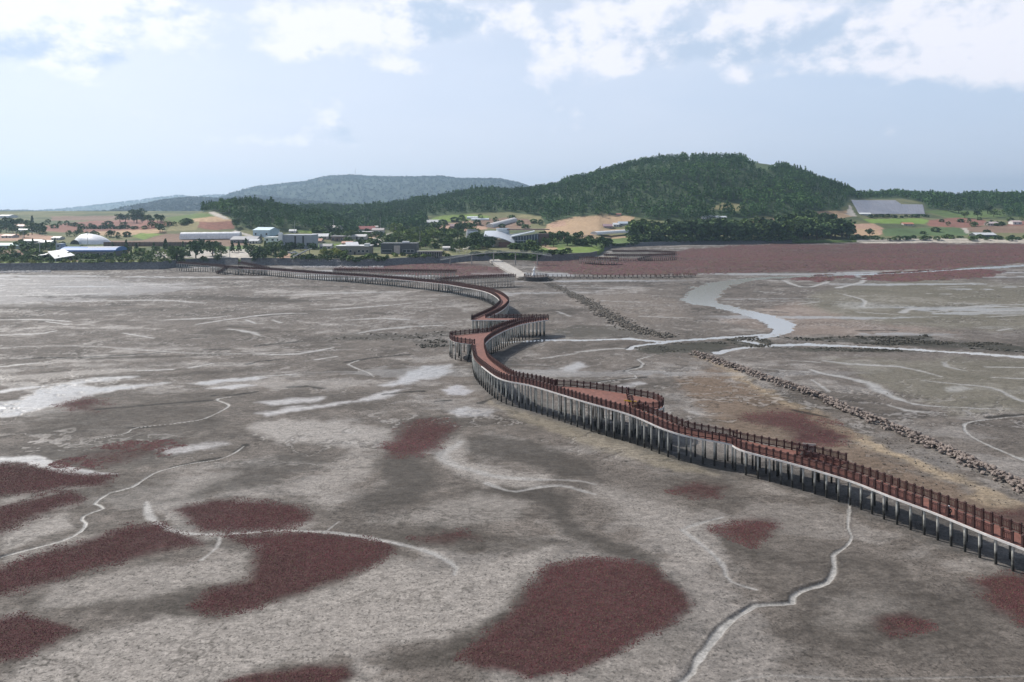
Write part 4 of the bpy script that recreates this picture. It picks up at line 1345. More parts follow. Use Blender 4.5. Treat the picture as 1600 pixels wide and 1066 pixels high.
# ------------------------------------------------------------------ land behind the flat
COAST = [(-1400, 432), (-700, 428), (-100, 425), (0, 424), (120, 422.5), (250, 421), (290, 416), (350, 414), (420, 414.5), (500, 416), (560, 416.5), (608, 415.5),
         (625, 414), (690, 411.5), (735, 408.5), (768, 406.5), (790, 405.5), (815, 406.5), (840, 408), (870, 407.5), (897, 406.2), (922, 403.4), (936, 399), (942, 393),
         (955, 387.5), (1000, 385), (1100, 381.4), (1200, 380.2), (1340, 378.8), (1450, 377), (1600, 379), (1900, 381), (3000, 384)]
CPX = np.array([c[0] for c in COAST], float)
CYY = np.array([F * H / (c[1] - HY) for c in COAST])


def prof(px, pts):
    return np.interp(px, [p[0] for p in pts], [p[1] for p in pts])


KNOLL = [(120, 366), (200, 356), (230, 347), (260, 339), (300, 335.5), (325, 328), (350, 325), (380, 319), (400, 321), (430, 329), (470, 339), (500, 346), (530, 356), (560, 366), (640, 384)]
MOUNT = [(330, 345), (400, 337), (450, 331), (520, 329), (560, 331), (600, 327), (640, 320), (700, 309), (745, 301), (800, 303), (835, 300), (870, 294), (900, 285), (950, 270),
         (1000, 258), (1050, 251), (1100, 249), (1150, 251), (1200, 257), (1250, 270), (1280, 282), (1310, 294), (1330, 304), (1360, 316), (1420, 328), (1500, 340)]
RIGHTR = [(1240, 330), (1300, 318), (1350, 309), (1400, 305), (1440, 308), (1500, 310), (1560, 307), (1600, 310), (1680, 309), (1800, 313), (2100, 318), (2600, 322)]


def T(X, Y):
    X, Y = np.asarray(X, float), np.asarray(Y, float)
    px = 800 + F * X / np.maximum(Y, 1)
    d = Y - np.interp(px, CPX, CYY)
    top = np.interp(px, [-100, 900, 940, 1000, 1200, 1340, 1600], [3.9, 3.9, 3.0, 3.2, 3.0, 1.6, 1.6])
    s = np.interp(px, [-200, 0, 250, 400, 600, 800, 960, 1150, 1350, 1600], [.040, .040, .036, .026, .020, .028, .040, .055, .068, .062])
    dd = np.maximum(d - 14, 0)
    lim = np.interp(px, [0, 300, 500, 900, 1200], [420, 420, 600, 500, 420])
    dd = lim * np.tanh(dd / lim * 1.02)
    z = -1.2 + (top + 1.2) * np.clip(d / 4.2, 0, 1) + s * dd
    z = np.where(d < 0, -1.6 + d * .02, z)
    amp = sm(20, 120, d)
    z = z + amp * ((fbm(X / 70, Y / 70, 3, 301) - .5) * 3.0)

    def hill(z, pr, Y0, w1, w2, pw=1.0):
        zr = H + (HY - prof(px, pr)) * Y0 / F
        t = np.clip(np.where(Y < Y0, 1 - (Y0 - Y) / w1, 1 - (Y - Y0) / w2), 0, 1)
        b = (t * t * (3 - 2 * t)) ** pw
        zz = z * (1 - b) + np.maximum(zr, z * .0) * b
        return np.maximum(z, zz) if pw >= 0 else zz
    z = hill(z, KNOLL, 720.0, 150.0, 170.0)
    lump = (fbm(X / 110, Y / 110, 4, 402) - .5)
    zm = hill(z, MOUNT, 1120.0, 360.0, 500.0, .9)
    bm = np.clip((zm - z) / 60.0, 0, 1)
    z = zm + bm * lump * 22 * (np.abs(Y - 1120) / 200.0).clip(0, 1)
    z = hill(z, RIGHTR, 1230.0, 260.0, 500.0)
    return z


_ys = np.geomspace(330, 1700, 900)


def land(px, py):
    """first point of the terrain seen at pixel (px, py)"""
    y = _ys
    x = (px - 800) / F * y
    d = T(x, y) - (H - (py - HY) * y / F)
    ok = np.where(d > 0)[0]
    ok = ok[y[ok] > np.interp(px, CPX, CYY) + 2]
    i = int(ok[0]) if len(ok) else len(y) - 1
    return Vector((x[i], y[i], float(T(x[i:i + 1], y[i:i + 1])[0])))


# fields and ground cover: outline in photo pixels, albedo
GRASS, GRASS2, DRYG = (.10, .145, .050), (.145, .205, .050), (.21, .19, .10)
SOIL, SOILR, TAN, PINK, PAVE = (.20, .135, .100), (.215, .105, .080), (.37, .26, .165), (.36, .235, .17), (.40, .37, .33)
FIELD = [
    ([(68, 353), (130, 346), (200, 343), (252, 345), (272, 349), (240, 358), (170, 363), (100, 363), (66, 361)], SOILR),
    ([(-80, 368), (0, 366), (50, 365), (92, 370), (75, 376), (-80, 378)], PINK),
    ([(150, 362), (250, 358), (262, 364), (190, 368), (150, 368)], TAN),
    ([(312, 346), (362, 343), (366, 358), (335, 360), (308, 356)], SOILR),
    ([(262, 352), (312, 347), (306, 360), (262, 361)], DRYG),
    ([(222, 376), (258, 366), (290, 365), (283, 375), (376, 374), (390, 383), (330, 386), (165, 384), (160, 376)], SOIL),
    ([(205, 370), (220, 364), (252, 366), (226, 374)], GRASS2),
    ([(258, 341), (300, 334), (335, 333), (345, 340), (300, 346), (270, 347)], GRASS),
    ([(300, 342), (345, 338), (375, 342), (365, 346), (305, 347)], TAN),
    ([(322, 330), (330, 328), (342, 334), (362, 343), (352, 343), (334, 337)], PAVE),
    ([(362, 362), (368, 360), (388, 366), (404, 371), (398, 372), (380, 367)], PAVE),
    ([(235, 394), (300, 391), (390, 389), (405, 394), (398, 404), (340, 405), (300, 403), (240, 402)], PAVE),
    ([(100, 400), (112, 398), (125, 412), (112, 414)], PINK),
    ([(-80, 392), (40, 391), (60, 396), (0, 401), (-80, 402)], SOIL),
    ([(150, 393), (230, 391), (236, 396), (170, 398)], DRYG),
    ([(-80, 352), (60, 349), (70, 355), (-80, 360)], SOIL),
    ([(80, 338), (200, 337), (240, 340), (160, 344), (80, 345)], SOIL),
    ([(600, 392), (700, 391), (706, 398), (610, 401)], DRYG),
    ([(612, 372), (700, 360), (715, 366), (640, 380)], (.06, .085, .035)),
    ([(300, 386), (390, 384), (395, 389), (300, 391)], GRASS),
    ([(700, 400), (790, 398), (790, 404), (720, 406)], GRASS),
    ([(425, 408), (440, 398), (455, 396), (452, 404), (444, 412)], PINK),
    ([(575, 383), (560, 378), (600, 366), (612, 364), (600, 376), (604, 384)], PAVE),
    ([(460, 352), (505, 351), (502, 364), (470, 364), (455, 358)], GRASS2),
    ([(575, 367), (600, 364), (595, 370), (575, 373)], TAN),
    ([(488, 384), (540, 380), (520, 386), (492, 390)], GRASS2),
    ([(375, 407), (390, 404), (430, 405), (440, 410), (400, 412)], GRASS2),
    ([(-80, 413), (0, 410), (100, 409), (240, 408), (300, 406), (380, 407), (380, 411), (200, 415), (-80, 418)], GRASS2),
    ([(664, 345), (690, 337), (735, 335), (765, 338), (760, 342), (700, 346), (672, 349)], GRASS2),
    ([(680, 356), (700, 350), (735, 345), (765, 347), (760, 358), (720, 362), (690, 360)], PINK),
    ([(735, 346), (770, 342), (800, 340), (835, 344), (825, 356), (790, 359), (760, 356)], SOIL),
    ([(800, 338), (830, 332), (845, 336), (848, 345), (835, 344)], DRYG),
    ([(848, 364), (855, 351), (866, 346), (898, 339), (945, 336), (993, 338), (988, 345), (960, 352), (935, 357), (1005, 360), (930, 368)], TAN),
    ([(858, 349), (882, 345), (886, 352), (862, 356)], PINK),
    ([(985, 350), (1018, 346), (1020, 353), (990, 356)], PINK),
    ([(848, 370), (900, 368), (930, 367), (925, 373), (850, 374)], SOIL),
    ([(885, 395), (878, 388), (905, 386), (960, 384), (1000, 379), (1005, 384), (960, 390), (935, 396)], GRASS2),
    ([(840, 397), (835, 390), (880, 385), (890, 396), (860, 399)], GRASS2),
    ([(838, 382), (856, 380), (872, 389), (862, 391)], TAN),
    ([(845, 376), (1000, 370), (1150, 374), (1340, 375), (1340, 380), (1000, 383), (860, 386)], GRASS),
    ([(900, 372), (955, 368), (992, 371), (950, 374)], TAN),
    ([(788, 393), (842, 395), (846, 409), (788, 408)], (.07, .10, .04)),
    ([(1156, 245), (1200, 247), (1222, 262), (1195, 273), (1166, 262)], (.065, .095, .042)),
    ([(1105, 327), (1130, 317), (1162, 319), (1155, 330)], DRYG),
    ([(1150, 350), (1190, 342), (1232, 341), (1230, 352), (1160, 358)], SOIL),
    ([(1165, 346), (1230, 343), (1228, 346), (1168, 349)], TAN),
    ([(1268, 330), (1322, 329), (1336, 338), (1310, 342), (1282, 336)], TAN),
    ([(1302, 352), (1365, 349), (1382, 358), (1376, 367), (1342, 369), (1326, 360)], PINK),
    ([(1335, 357), (1372, 358), (1374, 367), (1342, 369)], TAN),
    ([(1348, 343), (1440, 341), (1452, 345), (1445, 350), (1360, 349)], (.16, .24, .055)),
    ([(1378, 358), (1490, 355), (1516, 361), (1512, 368), (1382, 369)], (.085, .13, .055)),
    ([(1452, 344), (1500, 340), (1540, 344), (1545, 352), (1500, 356), (1450, 353)], SOILR),
    ([(1500, 356), (1600, 350), (1700, 352), (1700, 364), (1560, 364), (1515, 362)], SOIL),
    ([(1575, 346), (1700, 340), (1700, 350), (1575, 353)], SOILR),
    ([(1503, 357), (1510, 356), (1516, 364), (1511, 366)], PAVE),
    ([(1440, 330), (1480, 327), (1600, 330), (1600, 340), (1480, 340)], GRASS),
    ([(1322, 335), (1327, 320), (1335, 333), (1338, 338), (1330, 338)], PAVE),
    ([(1340, 374), (1450, 372), (1600, 374), (1900, 377), (1900, 382), (1600, 380), (1450, 378), (1340, 379)], (.44, .40, .34)),
]
FOREST_FLOOR = (.050, .078, .036)
FORESTS = {
    'knoll': ([(316, 332), (322, 318), (345, 308), (400, 300), (440, 315), (500, 335), (560, 362), (552, 368), (490, 360), (430, 359), (380, 355), (366, 346), (350, 336), (335, 330)], (620, 900), 'dark pine wood covering the knoll behind the village'),
    'ridge': ([(300, 300), (663, 300), (664, 357), (600, 360), (560, 358), (500, 345), (420, 330), (330, 325)], (800, 1300), 'dark green wood on the low ridge behind the village'),
    'mountain': ([(640, 200), (640, 357), (663, 357), (668, 337), (735, 333), (795, 331), (846, 338), (852, 351), (866, 345), (897, 338), (965, 335), (995, 339), (1020, 344), (1060, 346), (1097, 343), (1135, 344), (1157, 345), (1190, 337), (1230, 339), (1267, 330), (1312, 328), (1322, 320), (1332, 305), (1332, 200)], (740, 1330), 'dense pine forest covering the rounded mountain'),
    'right_ridge': ([(1325, 200), (1325, 311), (1410, 310), (1442, 315), (1448, 326), (1484, 328), (1525, 330), (1562, 324), (1575, 338), (1640, 342), (1900, 340), (1900, 200)], (950, 1420), 'green wood on the low ridge right of the grey panel field'),
}
CLEAR = [[(1105, 328), (1128, 316), (1165, 318), (1158, 331)], [(1160, 247), (1200, 250), (1218, 262), (1195, 270), (1172, 260)]]


def gproj(X, Y, Z):
    return 800 + F * X / Y, HY + F * (H - Z) / Y


def build_terrain():
    pxs = np.concatenate([np.linspace(-1300, -220, 40), np.arange(-200, 1801, 2.5), np.linspace(1820, 2900, 40)])
    t = np.concatenate([[0, .5, 1, 2, 3, 4.2, 5, 7, 10, 14], np.geomspace(18, 1300, 330)])
    Yc = np.interp(pxs, CPX, CYY)
    Y = Yc[None, :] + t[:, None]
    X = (pxs[None, :] - 800) / F * Y
    Z = T(X, Y)
    px, py = gproj(X, Y, Z)
    n = [fbm(X / 12, Y / 12, 4, 500 + i) - .5 for i in range(2)]
    b = fbm(X / 40, Y / 40, 4, 520)
    alb = np.empty(X.shape + (3,))
    g0, g1 = np.array((.075, .095, .045)), np.array((.15, .15, .075))
    alb[:] = g0 + (g1 - g0) * sm(.35, .65, b)[..., None]
    for pts, c in FIELD:
        xs, ys = [p[0] for p in pts], [p[1] for p in pts]
        sel = (px > min(xs) - 8) & (px < max(xs) + 8) & (py > min(ys) - 4) & (py < max(ys) + 4)
        if sel.any():
            d = in_poly(px[sel] + n[0][sel] * 4, py[sel] + n[1][sel] * 2, pts)
            m = sm(-.5, .5, d)[:, None]
            # furrows
            row = (np.sin((X[sel] * .6 + Y[sel] * .8) * 1.3 + n[0][sel] * 3) * .10 + 1 + (b[sel] - .5) * .5)[:, None]
            alb[sel] = alb[sel] * (1 - m) + np.array(c) * row * m
    for pts, (y0, y1), _ in FORESTS.values():
        sel = (Y > y0) & (Y < y1 + 300) & (px > min(p[0] for p in pts) - 5) & (px < max(p[0] for p in pts) + 5)
        if sel.any():
            d = in_poly(px[sel], py[sel], pts)
            for c in CLEAR:
                d = np.minimum(d, -in_poly(px[sel], py[sel], c))
            m = sm(-1.5, .5, d)[:, None]
            alb[sel] = alb[sel] * (1 - m) + np.array(FOREST_FLOOR) * m
    far = Y > 1330
    alb[far] = FOREST_FLOOR
    nr, nc = X.shape
    idx = np.arange(nr * nc).reshape(nr, nc)
    f = np.stack([idx[:-1, :-1], idx[:-1, 1:], idx[1:, 1:], idx[1:, :-1]], -1).reshape(-1, 4)
    me = mesh_np('terrain', np.stack([X, Y, Z], -1).reshape(-1, 3), f, True)
    attr_col(me, 'alb', np.clip(alb, .01, .7).reshape(-1, 3))
    m = mat('land', (0, 0, 0), .95, .22, .35, attr='alb', spec=.2, detail=8)
    tag(put('terrain', me, m), 'village fields and wooded hills behind the mudflat', kind='structure')


build_terrain()


def seawall(label, x0, x1, m):
    pxs = np.arange(x0, x1 + .1, 3.0)
    Yc = np.interp(pxs, CPX, CYY)
    X = (pxs - 800) / F * Yc
    top = np.interp(pxs, [-100, 900, 940, 1000, 1200], [3.9, 3.9, 3.0, 3.2, 3.0])
    rows = []
    for d, z in ((-.3, -.8), (3.4, 1), (3.4, 1.25), (4.5, 1.25), (4.5, .6)):
        y = Yc + d
        zz = np.where(z < 0, z, top * 1.0 + (z - 1) * 1.0)
        rows.append(np.stack([(pxs - 800) / F * y, y, zz], -1))
    v = np.stack(rows)
    nr, nc = v.shape[:2]
    t = thing('seawall', label, 'seawall')
    idx = np.arange(nr * nc).reshape(nr, nc)
    f = np.stack([idx[:-1, :-1], idx[:-1, 1:], idx[1:, 1:], idx[1:, :-1]], -1).reshape(-1, 4)
    put('wall_face', mesh_np('wall_face', v[:2].reshape(-1, 3), f[:nc - 1]), m, t)
    put('cap', mesh_np('cap', v[1:].reshape(-1, 3), f[:(nr - 2) * (nc - 1)]), M_CAP, t)
    return t


M_CAP = mat('wall_cap', (.21, .205, .20), .9, .25, .8)
M_WALL = mat('stone_wall', (.125, .125, .130), .92, .5, 1.1, bump=.6)
M_WALL2 = mat('block_wall', (.115, .105, .105), .92, .4, .9, bump=.6)
seawall('long dark stone seawall left of the boardwalk landing', -690, 372, M_WALL)
seawall('dark seawall behind the boardwalk in front of the village houses', 376, 770, M_WALL)
seawall('grey block seawall below the green lawn right of the causeway', 840, 934, M_WALL2)
seawall('low dark embankment wall behind the looped boardwalk', 944, 1240, M_WALL)


# far hills: each a ridge of its own with woods on it
def far_ridge(label, pr, Y0, depth, n_tree, th, colr):
    pxs = np.arange(pr[0][0], pr[-1][0] + 1, 3.0)
    ts = np.linspace(-1, .6, 40)
    Y = Y0 + ts[:, None] * depth + 0 * pxs[None, :]
    zr = H + (HY - prof(pxs, pr)) * Y0 / F - th
    b = np.cos(np.clip(ts, -1, 1) * math.pi / 2)[:, None] ** .9
    X = (pxs[None, :] - 800) / F * Y0 * (1 + 0 * Y) * (Y / Y0) ** .6
    Z = np.minimum(zr, 700)[None, :] * b + (fbm(X / 260, Y / 260, 4, 77) - .5) * 60 * b * np.abs(ts)[:, None] - 3
    nr, nc = X.shape
    idx = np.arange(nr * nc).reshape(nr, nc)
    f = np.stack([idx[:-1, :-1], idx[:-1, 1:], idx[1:, 1:], idx[1:, :-1]], -1).reshape(-1, 4)
    me = mesh_np('mountain', np.stack([X, Y, Z], -1).reshape(-1, 3), f, True)
    tag(put('mountain', me, mat('far_woods', colr, .95, .4, .012, spec=.1)), label, kind='structure')
    i = rng.integers(0, nr - 1, n_tree)
    j = rng.integers(0, nc - 1, n_tree)
    i[:n_tree // 3] = np.argmin(np.abs(ts))
    u, w = rng.random(n_tree), rng.random(n_tree)
    P = np.stack([(A[i, j] * (1 - u) + A[i, j + 1] * u) * (1 - w) + (A[i + 1, j] * (1 - u) + A[i + 1, j + 1] * u) * w for A in (X, Y, Z)], -1)
    return P


def tree_soup(P, hgt, rad, nq, q, cols, conifer=False, vary=.5):
    """merged crowns: nq leaf clumps per tree; P (n,3)"""
    n = len(P)
    c = np.empty((n, nq, 3))
    a = rng.random((n, nq)) * 6.283
    u = rng.random((n, nq))
    zz = u ** (.75 if not conifer else 1.15)
    if conifer:
        r = (1 - zz * .92) * (.45 + .55 * rng.random((n, nq)))
    else:
        r = np.sqrt(np.clip(1 - (zz * 1.9 - .85) ** 2 * .95, .05, 1)) * (.5 + .5 * rng.random((n, nq)))
    c[..., 0] = P[:, None, 0] + np.cos(a) * r * rad[:, None]
    c[..., 1] = P[:, None, 1] + np.sin(a) * r * rad[:, None]
    c[..., 2] = P[:, None, 2] + hgt[:, None] * (.14 + .84 * zz)
    c = c.reshape(-1, 3)
    N = len(c)
    d1 = rng.normal(size=(N, 3))
    d1[:, 2] *= .6
    d1 /= np.linalg.norm(d1, axis=1)[:, None]
    d2 = np.cross(d1, rng.normal(size=(N, 3)))
    d2 /= np.linalg.norm(d2, axis=1)[:, None]
    s = np.repeat(q, nq)[:, None] * (.6 + .8 * rng.random((N, 1)))
    v = np.stack([c - d1 * s - d2 * s * .8, c + d1 * s - d2 * s * .6, c + d1 * s * .8 + d2 * s, c - d1 * s * .7 + d2 * s * .8], 1)
    f = np.arange(N * 4).reshape(N, 4)
    k = np.repeat(cols, nq, 0) * (1 - vary / 2 + vary * rng.random((N, 1)))
    return v.reshape(-1, 3), f, np.repeat(k, 4, 0)


M_LEAF = mat('foliage', (0, 0, 0), .8, .2, .6, attr='alb', spec=.15)


def put_soup(name, parts, label, kind='stuff', **kw):
    v, f, c, b = [], [], [], 0
    for (a, g, k) in parts:
        v.append(a)
        f.append(g + b)
        c.append(k)
        b += len(a)
    me = mesh_np(name, np.concatenate(v), np.concatenate(f))
    attr_col(me, 'alb', np.concatenate(c))
    return tag(put(name, me, M_LEAF, **kw), label, kind=kind)


GR = np.array([[.034, .052, .028], [.045, .066, .030], [.110, .148, .060], [.052, .080, .044]])


def forests():
    for key, (pts, (y0, y1), label) in FORESTS.items():
        x0, x1 = min(p[0] for p in pts), max(p[0] for p in pts)
        sp = {'knoll': 5.2, 'ridge': 6.2, 'mountain': 6.4, 'right_ridge': 6.4}[key]
        Xa, Xb = min((x0 - 800) / F * y for y in (y0, y1)), max((x1 - 800) / F * y for y in (y0, y1))
        n = int((Xb - Xa) * (y1 - y0) / (sp * sp))
        X = Xa + rng.random(n) * (Xb - Xa)
        Y = y0 + rng.random(n) * (y1 - y0)
        Z = T(X, Y)
        px, py = gproj(X, Y, Z)
        ok = in_poly(px, py, pts) > -.3
        for c in CLEAR:
            ok &= in_poly(px, py, c) < 0
        ok &= (px > -60) & (px < 1680)
        X, Y, Z = X[ok], Y[ok], Z[ok]
        n = len(X)
        cl = fbm(X / 45, Y / 45, 3, 612)
        h = (8.2 + 5 * (cl - .5) * 2 + rng.normal(size=n) * 1.3).clip(5, 13)
        con = (fbm(X / 60, Y / 60, 3, 640) + rng.normal(size=n) * .12) > .50
        t = np.clip(cl * 1.1 - .1 + rng.normal(size=n) * .15, 0, 1)[:, None]
        col = GR[3] * (1 - t) + GR[2] * t
        col = col * np.array([[.86, 1.24, .86]])
        col[con] *= .82
        parts = []
        for c, flag in ((con, True), (~con, False)):
            if c.any():
                P = np.stack([X[c], Y[c], Z[c]], -1)
                r = h[c] * (.30 if flag else .40)
                parts.append(tree_soup(P, h[c] * (1.12 if flag else 1), r, 70 if key == 'knoll' else 42, (h[c] * (.056 if key == 'knoll' else .070)), col[c], flag, .25))
        put_soup('forest', parts, label)
    defs = [
        ('hazy blue mountain with a flat wooded crest and a mast', [(330, 322), (370, 302), (400, 292), (440, 287), (480, 283), (515, 275), (550, 273.5), (600, 276), (640, 276), (690, 275), (720, 279), (780, 279), (810, 285), (830, 292), (900, 312), (960, 325)], 5000, 1300, 7000, 14, (.04, .055, .035)),
        ('pale far hills on the left horizon', [(-300, 322), (-150, 326), (0, 329), (60, 330), (100, 326), (150, 320), (200, 314), (240, 309), (280, 304), (300, 307), (330, 304), (370, 303), (420, 300), (480, 305), (560, 318), (640, 326)], 7200, 1000, 3000, 15, (.05, .06, .04)),
        ('dim wooded ridge before the far left hills', [(150, 333), (200, 326), (230, 318), (260, 311), (300, 307.5), (350, 310), (400, 305), (430, 309), (480, 313), (540, 318), (620, 325), (700, 330)], 3200, 700, 6000, 13, (.04, .052, .034)),
        ('low distant rise on the left horizon', [(-400, 329), (-100, 331), (0, 328), (40, 329), (90, 331), (140, 329), (200, 331), (260, 334)], 4200, 800, 2500, 13, (.045, .056, .036)),
    ]
    for label, pr, Y0, dep, nt_, th, colr in defs:
        P = far_ridge(label, pr, Y0, dep, nt_, th, colr)
        n = len(P)
        h = th * (.8 + .5 * rng.random(n))
        col = np.array(colr)[None, :] * (.7 + .6 * rng.random((n, 1)))
        put_soup('forest', [tree_soup(P, h, h * .55, 8, h * .26, col)], 'woods on the ' + label.replace(' with a flat wooded crest and a mast', ''))


forests()


# ------------------------------------------------------------------ rock dike and loose stones
M_ROCK = mat('rock', (.20, .165, .145), .9, .35, 1.4, bump=.5)
M_ROCKD = mat('weedy_rock', (.115, .102, .086), .9, .5, 1.2, bump=.5)


def rock_mesh(seed, name='boulder'):
    bm = bmesh.new()
    bmesh.ops.create_icosphere(bm, subdivisions=1, radius=1.0)
    r = random.Random(seed)
    for v in bm.verts:
        v.co *= r.uniform(.72, 1.12)
        v.co.z *= .72
        v.co.x *= 1.15
    # flatten a few sides so the block reads as quarried
    for _ in range(4):
        n = Vector((r.uniform(-1, 1), r.uniform(-1, 1), r.uniform(-.6, 1))).normalized()
        for v in bm.verts:
            d = v.co.dot(n)
            if d > .62:
                v.co -= n * (d - .62)
    me = bpy.data.meshes.new(name)
    bm.to_mesh(me)
    bm.free()
    me.materials.append(M_ROCK)
    return me


ROCKS = [rock_mesh(i) for i in range(6)]


def rock_line(line, per_m, half, hgt, s0, s1):
    out = []
    C = smooth_line([tuple(p) for p in line], .5)
    for i in range(len(C) - 1):
        d = C[i + 1] - C[i]
        n = np.array([-d[1], d[0]]) / (np.linalg.norm(d[:2]) + 1e-9)
        k = np.random.default_rng(900 + i).poisson(per_m * np.linalg.norm(d))
        for _ in range(k):
            u = random.gauss(0, .45)
            u = max(-1.15, min(1.15, u))
            w = half[0] + (half[1] - half[0]) * i / len(C)
            z = hgt * max(0, 1 - abs(u) ** 1.3) * random.uniform(.55, 1.05)
            s = random.uniform(s0, s1)
            p = C[i] + d * random.random()
            out.append((p[0] + n[0] * u * w, p[1] + n[1] * u * w, z + s * .15, s))
    return out


def rock_M(x, y, z, s):
    e = Matrix.Rotation(random.uniform(0, 6.28), 4, 'Z') @ Matrix.Rotation(random.uniform(-.5, .5), 4, 'X')
    return Matrix.Translation((x, y, z)) @ e @ Matrix.Diagonal((s, s * random.uniform(.7, 1.0), s * random.uniform(.7, 1.1), 1))


def merged_rocks(lst, m, name='boulder'):
    v, f, b = [], [], 0
    data = []
    for me in ROCKS:
        co = np.empty(len(me.vertices) * 3, np.float32)
        me.vertices.foreach_get('co', co)
        data.append((np.c_[co.reshape(-1, 3), np.ones(len(me.vertices))], np.array([p.vertices[:] for p in me.polygons])))
    for i, r in enumerate(lst):
        co, fa = data[i % len(data)]
        v.append((co @ np.array(rock_M(*r)).T)[:, :3])
        f.append(fa + b)
        b += len(co)
    me = mesh_np(name, np.concatenate(v), np.concatenate(f))
    return put(name, me, m)


def dike():
    low = [gp(a, b) for a, b in ((1083, 553), (1105, 561), (1140, 573), (1170, 583), (1200, 594), (1237, 606), (1275, 620), (1312, 636), (1350, 653), (1393, 669), (1425, 683), (1470, 703),
                                 (1520, 726), (1568, 750), (1605, 767), (1660, 796), (1740, 838))]
    rocks = rock_line(low, 17, (1.5, 1.25), 1.0, .22, .46)
    def seen(r):
        q = 800 + F * r[0] / r[1]
        return r[1] + (500 if q > 1608 else 0)
    rocks.sort(key=seen)
    G = 'boulders heaped along the rock dike'
    for i, r in enumerate(rocks[:300]):
        o = bpy.data.objects.new('boulder', ROCKS[i % 6])
        COL.objects.link(o)
        o.matrix_world = rock_M(*r)
        tag(o, 'grey brown boulder in the long heaped dike between boardwalk and right-hand flat', 'boulder', G)
    tag(merged_rocks(rocks[300:], M_ROCK), 'farther boulders of the long heaped dike', kind='stuff')
    up = [gp(a, b) for a, b in ((858, 443), (876, 452), (900, 463), (925, 476), (945, 489), (965, 501), (990, 513), (1020, 522), (1050, 527))]
    r2 = rock_line(up, 13, (2.8, 4.4), .16, .18, .50)
    tag(merged_rocks(r2, M_ROCKD), 'low weed-covered stones of the sunken upper dike', kind='stuff')
    base = [gp(a, b) for a, b in ((812, 436), (830, 437), (850, 437), (866, 438))]
    tag(merged_rocks(rock_line(base, 12, (5, 6), .8, .35, .7), M_ROCKD), 'stones heaped below the statue platform', kind='stuff')
    # loose stones on the sand
    loose = []
    for _ in range(1500):
        a, b = random.uniform(1130, 1640), random.uniform(600, 820)
        c = np.interp(a, [1130, 1250, 1400, 1600, 1700], [598, 648, 712, 790, 835])
        if abs(b - c) < 26 and random.random() < .9:
            g = gp(a, b)
            loose.append((g.x, g.y, .0, random.uniform(.05, .16)))
    for _ in range(90):
        a, b = random.uniform(1000, 1400), random.uniform(545, 700)
        g = gp(a, b)
        loose.append((g.x, g.y, -.02, random.uniform(.05, .16)))
    tag(merged_rocks(loose, M_ROCKD, 'rubble'), 'small dark stones strewn over the sand beside the dike', kind='stuff')
    # weed-covered cobbles where the streams meet
    cob = []
    for pts, n, s in ((PATCH_W[0], 1500, .5), (PATCH_W[1], 300, .5), (PATCH_W[2], 700, .45), (PATCH_W[3], 400, .45), (PATCH_W[4], 400, .5), (PATCH_W[5], 500, .5)):
        xs, ys = [p[0] for p in pts], [p[1] for p in pts]
        A = rng.random((n * 3, 2)) * [max(xs) - min(xs), max(ys) - min(ys)] + [min(xs), min(ys)]
        d = in_poly(A[:, 0], A[:, 1], pts)
        A = A[d > 0][:n // (4 if s == .5 and pts[0][0] < 720 else 1)]
        for a, b in A:
            g = gp(a, b)
            if fbm(np.array([g.x / 9]), np.array([g.y / 5]), 3, 31)[0] > .46:
                cob.append((g.x, g.y, -.02, random.uniform(.15, s)))
    m = mat('weed_cobble', (.042, .040, .031), .85, .45, 1.2)
    tag(merged_rocks(cob, m, 'cobbles'), 'black weed-covered cobbles beside the stream', kind='stuff')
    # stones at the foot of the seawall
    ft = []
    for x0, x1, yy in ((0, 80, 424.5), (470, 600, 417.5)):
        for _ in range(420):
            a = random.uniform(x0, x1)
            g = gp(a, np.interp(a, [c[0] for c in COAST], [c[1] for c in COAST]) + random.uniform(-.1, 2.4))
            ft.append((g.x, g.y, .0, random.uniform(.25, .8)))
    m = mat('pale_stone', (.40, .38, .37), .9, .3, 1.4)
    tag(merged_rocks(ft, m, 'rubble'), 'pale rubble dumped at the foot of the dark seawall', kind='stuff')


PATCH_W = [p[0] for p in PATCH if p[1] in ((.043, .041, .032), (.045, .043, .033), (.055, .05, .042))]
dike()

# ------------------------------------------------------------------ causeway, statue
M_CONC = mat('concrete', (.34, .32, .295), .85, .3, .5)
M_WHITE = mat('white_paint', (.74, .74, .74), .5, .08, .8)
M_DARK = mat('dark_metal', (.035, .035, .038), .6, .3, 2.0)
M_GLASS = mat('window_glass', (.035, .045, .055), .12, .2, .3)


